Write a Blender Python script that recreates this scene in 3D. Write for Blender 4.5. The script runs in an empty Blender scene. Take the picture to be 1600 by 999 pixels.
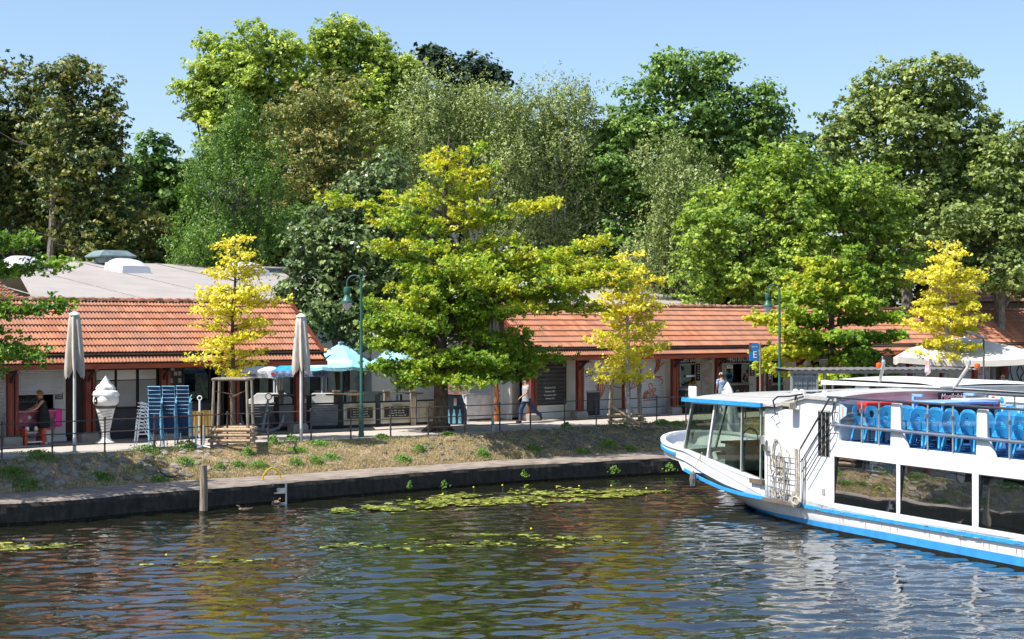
import bpy, math, random
import numpy as np
from mathutils import Vector, Matrix
R = math.radians
rng = np.random.default_rng(7)
random.seed(7)
C = bpy.context.scene.collection
SC = bpy.context.scene

# ------------------------------------------------------------------ camera, sky, sun, exposure
CAMZ = 3.75            # eye height above the promenade (z = 0)
WATER = -1.46
LEDGE = -0.83
FPX = 2600.0
HOR = 510.0
cam_d = bpy.data.cameras.new('camera')
cam = bpy.data.objects.new('camera', cam_d); C.objects.link(cam)
cam.location = (0, 0, CAMZ); cam.rotation_euler = (R(90), 0, 0)
cam_d.sensor_width = 36; cam_d.lens = 36 * FPX / 1600; cam_d.shift_y = 10.5 / 1600
cam_d.clip_start = 0.5; cam_d.clip_end = 3000
SC.camera = cam

ELEV = R(56)
SUNH = Vector((-0.90, -0.436)).normalized()        # where the sun stands, seen from the scene
world = bpy.data.worlds.new('World'); SC.world = world; world.use_nodes = True
nt = world.node_tree; nt.nodes.clear()
sky = nt.nodes.new('ShaderNodeTexSky'); sky.sky_type = 'NISHITA'; sky.sun_disc = False
sky.sun_elevation = ELEV; sky.sun_rotation = math.atan2(SUNH.x, SUNH.y)
sky.air_density = 1.0; sky.dust_density = 1.1; sky.ozone_density = 3.4
bg = nt.nodes.new('ShaderNodeBackground'); bg.inputs[1].default_value = 0.116
wo = nt.nodes.new('ShaderNodeOutputWorld')
nt.links.new(sky.outputs[0], bg.inputs[0]); nt.links.new(bg.outputs[0], wo.inputs[0])
sun_d = bpy.data.lights.new('sun', 'SUN'); sun_d.energy = 4.8; sun_d.angle = R(0.53); sun_d.color = (1, .955, .88)
sun = bpy.data.objects.new('sun', sun_d); C.objects.link(sun)
sdir = Vector((SUNH.x * math.cos(ELEV), SUNH.y * math.cos(ELEV), math.sin(ELEV)))
sun.rotation_euler = sdir.to_track_quat('Z', 'Y').to_euler()
SC.view_settings.view_transform = 'Standard'; SC.view_settings.look = 'None'
SC.view_settings.gamma = 1; SC.view_settings.exposure = 0.75
SC.render.engine = 'CYCLES'
SC.cycles.max_bounces = 6; SC.cycles.diffuse_bounces = 3; SC.cycles.glossy_bounces = 3
SC.cycles.transmission_bounces = 4; SC.cycles.transparent_max_bounces = 24
SC.cycles.caustics_reflective = False; SC.cycles.caustics_refractive = False
SC.cycles.sample_clamp_indirect = 6

# ------------------------------------------------------------------ photo measurements -> metres
def gp(px, py, z=0.0):
    Y = (CAMZ - z) * FPX / (py - HOR)
    return Vector(((px - 800) / FPX * Y, Y, z))
def wp(px, py, Y):
    return Vector(((px - 800) / FPX * Y, Y, CAMZ - (py - HOR) / FPX * Y))
def hz(py, Y): return CAMZ - (py - HOR) / FPX * Y
TH = R(40)
cT, sT = math.cos(TH), math.sin(TH)
AX, AY = -13.75, 53.9                               # the row's frame: u along the row, v towards the water
def uv(u, v, z=0.0): return Vector((AX + cT * u + sT * v, AY + sT * u - cT * v, z))
def u_at(px, v=0.0):
    k = (px - 800) / FPX
    return (k * (AY - cT * v) - AX - sT * v) / (cT - sT * k)
def z_at(px, py, v=0.0):
    u = u_at(px, v); return hz(py, AY + sT * u - cT * v)

# ------------------------------------------------------------------ materials
MATS = {}
def _n(nt, t, **kw):
    n = nt.nodes.new(t)
    for k, v in kw.items(): setattr(n, k, v)
    return n
def mat(name, col, rough=0.6, metal=0.0, var=0.12, scale=3.0, bump=0.0, bscale=30.0, spec=0.4, col2=None, alpha=None,
        streak=None, rnd=0.0, emit=None, trans=0.0, ior=1.45):
    if name in MATS: return MATS[name]
    m = bpy.data.materials.new(name); m.use_nodes = True; nt = m.node_tree; b = nt.nodes['Principled BSDF']
    b.inputs['Roughness'].default_value = rough; b.inputs['Metallic'].default_value = metal
    b.inputs['Specular IOR Level'].default_value = spec; b.inputs['IOR'].default_value = ior
    tc = _n(nt, 'ShaderNodeNewGeometry')
    mp = _n(nt, 'ShaderNodeMapping'); nt.links.new(tc.outputs['Position'], mp.inputs[0])
    if streak: mp.inputs['Scale'].default_value = streak
    no = _n(nt, 'ShaderNodeTexNoise'); no.inputs['Scale'].default_value = scale; no.inputs['Detail'].default_value = 5
    nt.links.new(mp.outputs[0], no.inputs['Vector'])
    rp = _n(nt, 'ShaderNodeValToRGB'); c = Vector(col[:3]); c2 = Vector(col2) if col2 else c * (1 - 2.2 * var)
    rp.color_ramp.elements[0].position = 0.33; rp.color_ramp.elements[1].position = 0.62
    rp.color_ramp.elements[0].color = (*c2, 1); rp.color_ramp.elements[1].color = (*(c * (1 + var * .6) if not col2 else c), 1)
    nt.links.new(no.outputs['Fac'], rp.inputs[0])
    out = rp.outputs[0]
    if rnd:
        oi = _n(nt, 'ShaderNodeObjectInfo'); ml = _n(nt, 'ShaderNodeMath', operation='MULTIPLY_ADD')
        nt.links.new(oi.outputs['Random'], ml.inputs[0]); ml.inputs[1].default_value = 2 * rnd; ml.inputs[2].default_value = 1 - rnd
        mx = _n(nt, 'ShaderNodeVectorMath', operation='SCALE'); nt.links.new(out, mx.inputs[0]); nt.links.new(ml.outputs[0], mx.inputs['Scale'])
        out = mx.outputs[0]
    nt.links.new(out, b.inputs['Base Color'])
    if bump:
        n2 = _n(nt, 'ShaderNodeTexNoise'); n2.inputs['Scale'].default_value = bscale; n2.inputs['Detail'].default_value = 4
        nt.links.new(mp.outputs[0], n2.inputs['Vector'])
        bp = _n(nt, 'ShaderNodeBump'); bp.inputs['Strength'].default_value = bump; bp.inputs['Distance'].default_value = 0.03
        nt.links.new(n2.outputs['Fac'], bp.inputs['Height']); nt.links.new(bp.outputs[0], b.inputs['Normal'])
    if emit:
        b.inputs['Emission Color'].default_value = (*emit[:3], 1); b.inputs['Emission Strength'].default_value = emit[3]
    if trans:
        b.inputs['Transmission Weight'].default_value = trans
    if alpha is not None: b.inputs['Alpha'].default_value = alpha
    MATS[name] = m
    return m

def glass_mat(name, tint=(.8, .87, .86), clear=0.6, rough=0.02, refl=.85):
    if name in MATS: return MATS[name]
    m = bpy.data.materials.new(name); m.use_nodes = True; nt = m.node_tree; nt.nodes.clear()
    o = _n(nt, 'ShaderNodeOutputMaterial'); g = _n(nt, 'ShaderNodeBsdfGlossy'); g.inputs['Roughness'].default_value = rough
    t = _n(nt, 'ShaderNodeBsdfTransparent'); t.inputs[0].default_value = (tint[0] * clear, tint[1] * clear, tint[2] * clear, 1)
    fr = _n(nt, 'ShaderNodeLayerWeight'); fr.inputs[0].default_value = .5
    pw = _n(nt, 'ShaderNodeMath', operation='POWER'); pw.inputs[1].default_value = 3.2; nt.links.new(fr.outputs['Facing'], pw.inputs[0])
    ma = _n(nt, 'ShaderNodeMath', operation='MULTIPLY_ADD'); ma.inputs[1].default_value = refl; ma.inputs[2].default_value = 0.06
    nt.links.new(pw.outputs[0], ma.inputs[0])
    x = _n(nt, 'ShaderNodeMixShader'); nt.links.new(ma.outputs[0], x.inputs[0]); nt.links.new(t.outputs[0], x.inputs[1]); nt.links.new(g.outputs[0], x.inputs[2])
    nt.links.new(x.outputs[0], o.inputs[0]); MATS[name] = m
    return m

def leaf_mat(name, dark, mid, light, trans=0.35, gain=1.0, rough=0.45):
    """colour from the per-leaf tint attribute plus a slow noise; light passes through the blades"""
    m = bpy.data.materials.new(name); m.use_nodes = True; nt = m.node_tree; b = nt.nodes['Principled BSDF']
    b.inputs['Roughness'].default_value = rough; b.inputs['Specular IOR Level'].default_value = 0.35
    dark, mid, light = [tuple(min(.9, c * gain) for c in q) for q in (dark, mid, light)]
    at = _n(nt, 'ShaderNodeAttribute'); at.attribute_name = 'tint'
    rp = _n(nt, 'ShaderNodeValToRGB'); e = rp.color_ramp.elements
    e[0].position = 0.0; e[0].color = (*dark, 1); e[1].position = 1.0; e[1].color = (*light, 1)
    k = e.new(0.5); k.color = (*mid, 1)
    nt.links.new(at.outputs['Fac'], rp.inputs[0])
    nt.links.new(rp.outputs[0], b.inputs['Base Color'])
    tr = _n(nt, 'ShaderNodeBsdfTranslucent')
    hs = _n(nt, 'ShaderNodeHueSaturation'); hs.inputs['Saturation'].default_value = 1.1; hs.inputs['Value'].default_value = 1.25
    nt.links.new(rp.outputs[0], hs.inputs['Color']); nt.links.new(hs.outputs[0], tr.inputs[0])
    mx = _n(nt, 'ShaderNodeMixShader'); mx.inputs[0].default_value = trans
    nt.links.new(b.outputs[0], mx.inputs[1]); nt.links.new(tr.outputs[0], mx.inputs[2])
    nt.links.new(mx.outputs[0], nt.nodes['Material Output'].inputs[0])
    return m

# ------------------------------------------------------------------ mesh helpers
class MB:
    def __init__(s): s.v = []; s.f = []; s.m = []
    def add(s, vs, fs, mi=0):
        o = len(s.v); s.v += [tuple(p) for p in vs]; s.f += [tuple(i + o for i in f) for f in fs]; s.m += [mi] * len(fs)
    def box(s, x0, x1, y0, y1, z0, z1, mi=0):
        s.add([(x0,y0,z0),(x1,y0,z0),(x1,y1,z0),(x0,y1,z0),(x0,y0,z1),(x1,y0,z1),(x1,y1,z1),(x0,y1,z1)],
              [(3,2,1,0),(4,5,6,7),(0,1,5,4),(1,2,6,5),(2,3,7,6),(3,0,4,7)], mi); return s
    def bar(s, a, b, w, h=None, mi=0, up=(0,0,1)):
        a = Vector(a); b = Vector(b); h = h or w; d = (b - a).normalized(); up = Vector(up)
        if abs(d.dot(up)) > .98: up = Vector((1, 0, 0))
        r = d.cross(up).normalized() * w / 2; t = r.cross(d).normalized() * h / 2
        s.add([a - r - t, a + r - t, a + r + t, a - r + t, b - r - t, b + r - t, b + r + t, b - r + t],
              [(0,1,2,3),(7,6,5,4),(0,4,5,1),(1,5,6,2),(2,6,7,3),(3,7,4,0)], mi); return s
    def tube(s, pts, r, n=8, mi=0, cap=True):
        pts = [Vector(p) for p in pts]; k = len(pts)
        rr = r if hasattr(r, '__len__') else [r] * k
        o = len(s.v); ref = None
        for i, p in enumerate(pts):
            d = (pts[min(i + 1, k - 1)] - pts[max(i - 1, 0)]).normalized()
            if ref is None: ref = Vector((0, 0, 1)) if abs(d.z) < .9 else Vector((1, 0, 0))
            a = d.cross(ref).normalized(); b = d.cross(a).normalized(); ref = -b if False else a.cross(d).normalized()
            for j in range(n):
                t = 2 * math.pi * j / n; s.v.append(tuple(p + (a * math.cos(t) + b * math.sin(t)) * rr[i]))
        for i in range(k - 1):
            for j in range(n):
                q = (j + 1) % n
                s.f.append((o + i*n + j, o + i*n + q, o + (i+1)*n + q, o + (i+1)*n + j)); s.m.append(mi)
        if cap:
            s.f.append(tuple(o + j for j in range(n))[::-1]); s.m.append(mi)
            s.f.append(tuple(o + (k-1)*n + j for j in range(n))); s.m.append(mi)
        return s
    def lathe(s, prof, n=24, c=(0,0,0), mi=0, mod=None, cap=True):
        o = len(s.v); k = len(prof)
        for i, (r, z) in enumerate(prof):
            for j in range(n):
                t = 2 * math.pi * j / n; q = r * (mod(t, i, z) if mod else 1)
                s.v.append((c[0] + q * math.cos(t), c[1] + q * math.sin(t), c[2] + z))
        for i in range(k - 1):
            for j in range(n):
                q = (j + 1) % n; s.f.append((o+i*n+j, o+i*n+q, o+(i+1)*n+q, o+(i+1)*n+j)); s.m.append(mi)
        if cap:
            s.f.append(tuple(o + j for j in range(n))[::-1]); s.m.append(mi)
            s.f.append(tuple(o + (k-1)*n + j for j in range(n))); s.m.append(mi)
        return s
    def prism(s, poly, axis, a, b, mi=0):
        """poly of 2-D points extruded along axis ('x','y','z') from a to b"""
        def P(p, t): return {'x': (t, p[0], p[1]), 'y': (p[0], t, p[1]), 'z': (p[0], p[1], t)}[axis]
        n = len(poly); vs = [P(p, a) for p in poly] + [P(p, b) for p in poly]
        s.add(vs, [tuple(range(n))[::-1], tuple(range(n, 2*n))] + [(i, (i+1) % n, n + (i+1) % n, n + i) for i in range(n)], mi); return s
    def grid(s, fn, nu, nv, mi=0):
        o = len(s.v)
        for i in range(nu + 1):
            for j in range(nv + 1): s.v.append(tuple(fn(i / nu, j / nv)))
        for i in range(nu):
            for j in range(nv):
                a = o + i * (nv + 1) + j; s.f.append((a, a + 1, a + nv + 2, a + nv + 1)); s.m.append(mi)
        return s
    def mesh(s, name, mats, smooth=False):
        me = bpy.data.meshes.new(name); me.from_pydata(s.v, [], s.f)
        for m in (mats if isinstance(mats, (list, tuple)) else [mats]): me.materials.append(m)
        if any(s.m): me.polygons.foreach_set('material_index', s.m)
        if smooth:
            me.polygons.foreach_set('use_smooth', [True] * len(me.polygons))
            try: me.set_sharp_from_angle(angle=R(40))
            except Exception: pass
        me.update(); return me
    def build(s, name, mats, parent=None, smooth=False, loc=None, bevel=0):
        o = bpy.data.objects.new(name, s.mesh(name, mats, smooth)); C.objects.link(o)
        if parent: o.parent = parent
        if loc is not None: o.location = loc
        if bevel:
            b = o.modifiers.new('bevel', 'BEVEL'); b.width = bevel; b.segments = 2; b.limit_method = 'ANGLE'; b.angle_limit = R(40)
        return o

def tag(o, label, cat, group=None, kind=None):
    o['label'] = label
    if cat: o['category'] = cat
    if group: o['group'] = group
    if kind: o['kind'] = kind
    return o
def thing(name, label, cat, loc=(0,0,0), rz=0.0, group=None):
    o = bpy.data.objects.new(name, None); C.objects.link(o); o.empty_display_size = .2
    o.location = loc; o.rotation_euler = (0, 0, rz); return tag(o, label, cat, group)
def struct(o, label=None):
    o['kind'] = 'structure'
    if label: o['label'] = label
    return o
def kids(o): return [c for c in bpy.data.objects if c.parent == o]
def dup(root, loc, rz=None, label=None, group=None, scale=None, children=None):
    r = root.copy(); C.objects.link(r); r.location = loc
    if rz is not None: r.rotation_euler = (0, 0, rz)
    if scale: r.scale = scale
    if label: r['label'] = label
    if group: r['group'] = group
    for ch, gs in (children if children is not None else tree_of(root)):
        c = ch.copy(); C.objects.link(c); c.parent = r
        for g in gs:
            d = g.copy(); C.objects.link(d); d.parent = c
    return r
def tree_of(root): return [(c, kids(c)) for c in kids(root)]
def text(s, size, m, parent, loc, rot, name='lettering', ext=0.003, align='CENTER', xs=1.0, shear=0):
    c = bpy.data.curves.new(name, 'FONT'); c.body = s; c.size = size; c.extrude = ext; c.align_x = align; c.align_y = 'CENTER'
    c.shear = shear; t = bpy.data.objects.new('t', c); C.objects.link(t); me = bpy.data.meshes.new_from_object(t.evaluated_get(bpy.context.evaluated_depsgraph_get()))
    bpy.data.objects.remove(t); bpy.data.curves.remove(c); me.materials.clear(); me.materials.append(m); o = bpy.data.objects.new(name, me); C.objects.link(o); o.parent = parent
    o.location = loc; o.rotation_euler = rot; o.scale = (xs, 1, 1); return o
def stroke(mb, pts, w, y, mi=0, seg=5):
    """a flat painted line in the x-z plane at depth y"""
    P = [Vector((p[0], 0, p[1])) for p in pts]; Q = []
    for i in range(len(P) - 1):
        p0, p1, p2, p3 = P[max(i-1,0)], P[i], P[i+1], P[min(i+2, len(P)-1)]
        for k in range(seg):
            t = k / seg; Q.append(.5 * ((2*p1) + (p2-p0)*t + (2*p0-5*p1+4*p2-p3)*t*t + (3*p1-p0-3*p2+p3)*t**3))
    Q.append(P[-1]); o = len(mb.v)
    for i, p in enumerate(Q):
        d = (Q[min(i+1, len(Q)-1)] - Q[max(i-1, 0)]).normalized(); nrm = Vector((-d.z, 0, d.x)) * w / 2
        mb.v.append((p.x + nrm.x, y, p.z + nrm.z)); mb.v.append((p.x - nrm.x, y, p.z - nrm.z))
    for i in range(len(Q) - 1):
        mb.f.append((o+2*i, o+2*i+1, o+2*i+3, o+2*i+2)); mb.m.append(mi)

# ------------------------------------------------------------------ palette
white_paint = mat('white_paint', (.80, .80, .79), .35, var=.03, scale=1.3, spec=.5)
boat_white = mat('boat_white', (.80, .81, .82), .28, var=.05, scale=1.1, spec=.5, streak=(3, 3, .5), bump=.05, bscale=6)
hull_white = mat('hull_white', (.74, .75, .75), .35, var=.05, scale=1.2, spec=.5)
boat_blue = mat('boat_blue', (.035, .33, .72), .4, var=.12, scale=6, col2=(.03, .24, .56))
grey_paint = mat('grey_paint', (.38, .39, .39), .5, var=.06)
steel = mat('steel', (.55, .55, .55), .28, metal=.9, var=.08)
galv = mat('galvanised', (.42, .43, .44), .45, metal=.6, var=.1, scale=8)
rail_paint = mat('rail_paint', (.07, .075, .08), .45, var=.3, scale=7, col2=(.10, .06, .045))
black = mat('black_paint', (.015, .015, .016), .4, var=.05)
dark_wood = mat('dark_wood', (.045, .028, .022), .6, var=.2, streak=(6, 6, 1))
red_wood = mat('red_brown_wood', (.20, .045, .028), .55, var=.2, streak=(7, 7, .8), scale=2)
red_fascia = mat('red_fascia', (.33, .07, .035), .55, var=.12, streak=(.6, .6, 6))
raw_wood = mat('raw_wood', (.50, .36, .23), .75, var=.16, streak=(5, 5, 5), bump=.2, bscale=14)
old_wood = mat('weathered_wood', (.33, .28, .22), .85, var=.25, streak=(8, 8, .8), bump=.4)
concrete = mat('concrete', (.34, .31, .28), .9, var=.15, scale=2.5, bump=.3, bscale=12)
stone_mat = mat('field_stone', (.25, .215, .175), .9, var=.2, scale=3, bump=.4, bscale=14, rnd=.3)
wall_pale = mat('pale_render', (.52, .49, .43), .8, var=.06, scale=1.5, bump=.1)
wall_white = mat('white_render', (.72, .70, .66), .8, var=.05, scale=1.2, bump=.1)
shutter_m = mat('shutter_metal', (.62, .63, .63), .45, var=.06, scale=1.8, streak=(1, 1, .3))
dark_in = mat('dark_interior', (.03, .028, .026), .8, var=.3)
glass = glass_mat('window_glass', (.75, .85, .85), .45)
glass_clear = glass_mat('clear_glass', (.9, .97, .97), .9)
lamp_green = mat('lamp_green', (.035, .12, .095), .4, var=.1)
blue_frame = mat('blue_frame', (.02, .09, .17), .5, var=.15, rnd=.2)
beige_cloth = mat('beige_canvas', (.60, .54, .47), .9, var=.1, scale=5, streak=(3, 3, .6), bump=.15)
sun_cloth = mat('cream_canvas', (.66, .62, .55), .85, var=.05)
bark = mat('bark', (.14, .105, .075), .95, var=.3, scale=5, streak=(3, 3, .7), bump=.7, bscale=9)
bark_pale = mat('pale_bark', (.50, .47, .42), .9, var=.2, scale=6, bump=.3)
bark_grey = mat('grey_bark', (.20, .175, .15), .95, var=.3, scale=5, streak=(3, 3, .7), bump=.6, bscale=9)
# ================================================================== the setting
def poly(pts, z):
    return [gp(px, py, z) for px, py in pts]
fence_line = poly([(-160, 729), (-60, 722.5), (2, 717.5), (81, 712.7), (163, 708), (312, 698.5), (419, 692), (548, 687), (669, 681), (781, 675.6), (882, 669), (978, 663.5), (1072, 659)], 0)
inner = poly([(-160, 781), (-60, 776), (0, 771), (100, 765.5), (200, 757), (300, 750), (450, 742), (550, 734), (700, 725), (800, 717.5), (900, 711), (1000, 706), (1040, 704)], LEDGE)
outer = poly([(-160, 793), (-60, 789), (0, 785), (100, 780), (200, 771), (300, 763.5), (450, 752), (550, 744.5), (700, 733), (800, 726), (900, 720.7), (1000, 715.5), (1060, 713)], LEDGE)
def extend(P, d0=60, d1=330):
    a = (P[0] - P[1]).normalized(); 
    Q = [P[0] + Vector((-cT, -sT * .2, 0)) * d0] + P
    Q.append(P[-1] + Vector((cT, sT, 0)) * d1); return Q
fence_x = extend(fence_line); inner_x = extend(inner); outer_x = extend(outer)
def cum(P):
    c = [0]
    for i in range(1, len(P)): c.append(c[-1] + (P[i] - P[i-1]).length)
    return c
class Line:
    """a polyline that can be read by its X coordinate"""
    def __init__(s, P): s.x = [p.x for p in P]; s.y = [p.y for p in P]; s.z = P[0].z
    def at(s, x): return Vector((x, float(np.interp(x, s.x, s.y)), s.z))
FL, IL, OL = Line(fence_x), Line(inner_x), Line(outer_x)
def hnoise(x, y, s=1.0, seed=0.0):
    from mathutils import noise
    return noise.noise(Vector((x * s + seed, y * s, seed * 1.7)))

def bank_pt(px, t):
    """px: photo column, t 0 at the fence foot and 1 at the ledge"""
    k = (px - 800) / FPX
    return None
def bank_xy(xf, t):
    """point of the slope: xf is X at the fence line, t runs down to the ledge"""
    a = FL.at(xf); b = IL.at(xf + .52 * (1)) ; p = a.lerp(b, t)
    z = LEDGE * (t ** 1.12) + .03 * math.sin(t * 3.1)
    return Vector((p.x, p.y, z))

# --- bank sheet
soil = bpy.data.materials.new('dry_bank_soil'); soil.use_nodes = True
def setup_soil(m):
    nt = m.node_tree; b = nt.nodes['Principled BSDF']; b.inputs['Roughness'].default_value = .95; b.inputs['Specular IOR Level'].default_value = .1
    g = _n(nt, 'ShaderNodeNewGeometry')
    n1 = _n(nt, 'ShaderNodeTexNoise'); n1.inputs['Scale'].default_value = 1.6; n1.inputs['Detail'].default_value = 8; n1.inputs['Roughness'].default_value = .7
    n2 = _n(nt, 'ShaderNodeTexNoise'); n2.inputs['Scale'].default_value = 11; n2.inputs['Detail'].default_value = 6
    nt.links.new(g.outputs['Position'], n1.inputs[0]); nt.links.new(g.outputs['Position'], n2.inputs[0])
    r1 = _n(nt, 'ShaderNodeValToRGB'); e = r1.color_ramp.elements
    e[0].position = .34; e[0].color = (.19, .15, .10, 1); e[1].position = .66; e[1].color = (.47, .37, .25, 1)
    k = e.new(.5); k.color = (.34, .265, .175, 1)
    r2 = _n(nt, 'ShaderNodeValToRGB'); r2.color_ramp.elements[0].position = .3; r2.color_ramp.elements[0].color = (.45, .42, .38, 1); r2.color_ramp.elements[1].position = .7; r2.color_ramp.elements[1].color = (1.25, 1.2, 1.1, 1)
    nt.links.new(n1.outputs['Fac'], r1.inputs[0]); nt.links.new(n2.outputs['Fac'], r2.inputs[0])
    mx = _n(nt, 'ShaderNodeMix', data_type='RGBA', blend_type='MULTIPLY'); mx.inputs[0].default_value = 1
    nt.links.new(r1.outputs[0], mx.inputs[6]); nt.links.new(r2.outputs[0], mx.inputs[7]); nt.links.new(mx.outputs[2], b.inputs['Base Color'])
    bp = _n(nt, 'ShaderNodeBump'); bp.inputs['Strength'].default_value = .8; bp.inputs['Distance'].default_value = .04
    nt.links.new(n2.outputs['Fac'], bp.inputs['Height']); nt.links.new(bp.outputs[0], b.inputs['Normal'])
setup_soil(soil)
mb = MB(); xs = [-60, -40] + list(np.arange(-24, 16, .16)) + [20, 30, 45, 100, 220]
NT = 14
for x in xs:
    for j in range(NT + 1):
        p = bank_xy(x, j / NT)
        d = hnoise(p.x, p.y, 2.2) * .05 + hnoise(p.x, p.y, 7, 3) * .02
        if 0 < j < NT: p.z += d
        if j == 0: p.z = 0.004
        if j == NT: p.z -= .03
        mb.v.append(tuple(p))
for i in range(len(xs) - 1):
    for j in range(NT):
        a = i * (NT + 1) + j; mb.f.append((a, a + 1, a + NT + 2, a + NT + 1)); mb.m.append(0)
bank = struct(mb.build('bank', soil, smooth=True))

# --- promenade, ground, quay ledge and wall
path_m = mat('path_asphalt', (.43, .38, .335), .9, var=.07, scale=.9, bump=.25, bscale=40)
kerb_m = mat('kerb_stone', (.40, .38, .34), .9, var=.15, scale=4, bump=.3)
ground_m = mat('forest_floor', (.14, .13, .08), .95, var=.3, scale=.6)
ledge_m = mat('quay_concrete', (.30, .245, .205), .95, var=.2, scale=2.2, bump=.35, bscale=18, col2=(.17, .14, .115))
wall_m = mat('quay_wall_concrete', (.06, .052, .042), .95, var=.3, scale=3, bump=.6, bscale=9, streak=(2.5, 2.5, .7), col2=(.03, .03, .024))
mb = MB()
far = 900
P = [Vector((p.x, p.y, 0)) for p in fence_x]
top = [Vector((-far, P[0].y, -.02)), *[Vector((p.x, p.y + .12, -.02)) for p in P], Vector((far, P[-1].y, -.02)), Vector((far, far, -.02)), Vector((-far, far, -.02))]
mb.add(top, [tuple(range(len(top)))[::-1]])
struct(mb.build('ground', ground_m))
mb = MB()
for i in range(len(P) - 1):                         # promenade between kerb and shop fronts
    a, b = P[i], P[i+1]
    def back(p):
        r = Vector((p.x - AX, p.y - AY)); u = r.x * cT + r.y * sT; return uv(u, -1.2, 0) if u > -30 else Vector((p.x - 8, p.y + 8, 0))
    mb.add([a + Vector((0, .16, 0)), b + Vector((0, .16, 0)), back(b), back(a)], [(0, 1, 2, 3)])
struct(mb.build('promenade', path_m))
mb = MB()
for i in range(len(P) - 1):                         # kerb stones, one by one where they can be seen
    a, b = P[i], P[i+1]; L = (b - a).length; n = max(1, int(L / 1.0)) if L < 30 else 1
    for k in range(n):
        p = a.lerp(b, k / n); q = a.lerp(b, (k + 1) / n - (.012 / L)); d = (q - p).normalized(); s = Vector((-d.y, d.x, 0))
        dz = random.uniform(-.008, .008)
        mb.add([p - s*.02, q - s*.02, q + s*.16, p + s*.16] + [v + Vector((0, 0, .03 + dz)) for v in (p - s*.02, q - s*.02, q + s*.16, p + s*.16)],
               [(4,5,6,7),(0,1,5,4),(2,3,7,6),(1,2,6,5),(3,0,4,7)])
kerb = mb.build('kerb', kerb_m); struct(kerb)
mb = MB()
qx = [-75, -50, -30] + list(np.arange(-20, 14, .12)) + [20, 35, 55, 110, 230]
for x in qx:
    a = IL.at(x); b = OL.at(x + .45); n1 = hnoise(x, 0, 2.5, 5) * .05 + hnoise(x, 0, 9, 9) * .02
    pts = [(a.x, a.y + .3, LEDGE - .01), (a.x, a.y, LEDGE), ((a.x + b.x)/2, (a.y + b.y)/2, LEDGE + .01 + n1 * .2), (b.x, b.y + .1, LEDGE + n1 * .15), (b.x, b.y + n1, LEDGE - .05 + n1 * .3)]
    for h in (-.15, -.3, -.45, -.55): pts.append((b.x + .02, b.y - .02 + hnoise(x, h * 5, 4, 2) * .04, LEDGE + h))
    pts += [(b.x, b.y + .09, LEDGE - .56), (b.x, b.y + .09, WATER - .6)]
    mb.v += pts
k = 11
for i in range(len(qx) - 1):
    for j in range(k - 1):
        a = i * k + j; mb.f.append((a, a + 1, a + k + 1, a + k)); mb.m.append(0 if j < 4 else 1)
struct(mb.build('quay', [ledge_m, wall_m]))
# sheet-piling joints under the coping
mb = MB()
for x in np.arange(-19, 12, .9):
    b = OL.at(x + .45); mb.box(b.x - .03, b.x + .03, b.y + .02, b.y + .12, WATER - .4, LEDGE - .55)
struct(mb.build('quay_piling', wall_m)); bpy.data.objects['quay_piling']['kind'] = 'structure'
# --- river bed and water
mb = MB(); mb.box(-far, far, -60, 400, -4.2, -4.0); struct(mb.build('riverbed', mat('riverbed', (.03, .03, .02), .9)))

def waves(X, Y):
    Z = np.zeros_like(X); rs = np.random.default_rng(3)
    for lam, amp, n in ((3.6, .007, 6), (1.7, .010, 12), (.95, .0118, 26), (.55, .0072, 26), (.34, .0028, 18)):
        for _ in range(n):
            th = rs.normal(math.pi / 2 + .12, .52); l = lam * rs.uniform(.75, 1.3); kx, ky = math.cos(th) / l, math.sin(th) / l
            ph = rs.uniform(0, 6.28); wv = .18 * np.sin(X * .31 * rs.uniform(.5, 1.5) + ph) 
            Z += amp / math.sqrt(n) * 1.2 * np.sin(2 * math.pi * (kx * X + ky * Y + wv) + ph)
    # patches: calmer near the quay
    calm = .55 + .45 * np.clip((52 - Y) / 14, 0, 1) * (0.8 + .35 * np.sin(X * .4 + Y * .23))
    return Z * calm
gx = np.concatenate([[-900, -300, -100, -50, -30], np.arange(-20, 18, .105), [25, 35, 60, 120, 300, 900]])
gy = np.concatenate([[-60, -20, 5, 15, 22], np.arange(25, 61, .06), [66, 75, 90, 120]])
GX, GY = np.meshgrid(gx, gy, indexing='ij'); GZ = waves(GX, GY)
edge = (np.abs(GX) > 22) | (GY < 24.9) | (GY > 62.5); GZ[edge] *= .3
co = np.stack([GX, GY, GZ + WATER], -1).reshape(-1, 3)
nx, ny = len(gx), len(gy); I = (np.arange(nx - 1)[:, None] * ny + np.arange(ny - 1)[None, :]).ravel()
F = np.stack([I, I + ny, I + ny + 1, I + 1], -1)
def np_mesh(name, co, F, mats, smooth=True):
    me = bpy.data.meshes.new(name); me.vertices.add(len(co)); me.vertices.foreach_set('co', co.astype(np.float32).ravel())
    n = F.shape[1]; me.loops.add(F.size); me.loops.foreach_set('vertex_index', F.astype(np.int32).ravel())
    me.polygons.add(len(F)); me.polygons.foreach_set('loop_start', np.arange(0, F.size, n, dtype=np.int32)); 
    me.polygons.foreach_set('loop_total', np.full(len(F), n, np.int32))
    if smooth: me.polygons.foreach_set('use_smooth', np.ones(len(F), bool))
    for m in mats: me.materials.append(m)
    me.update(calc_edges=True); return me
wm = bpy.data.materials.new('river_water'); wm.use_nodes = True
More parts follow.
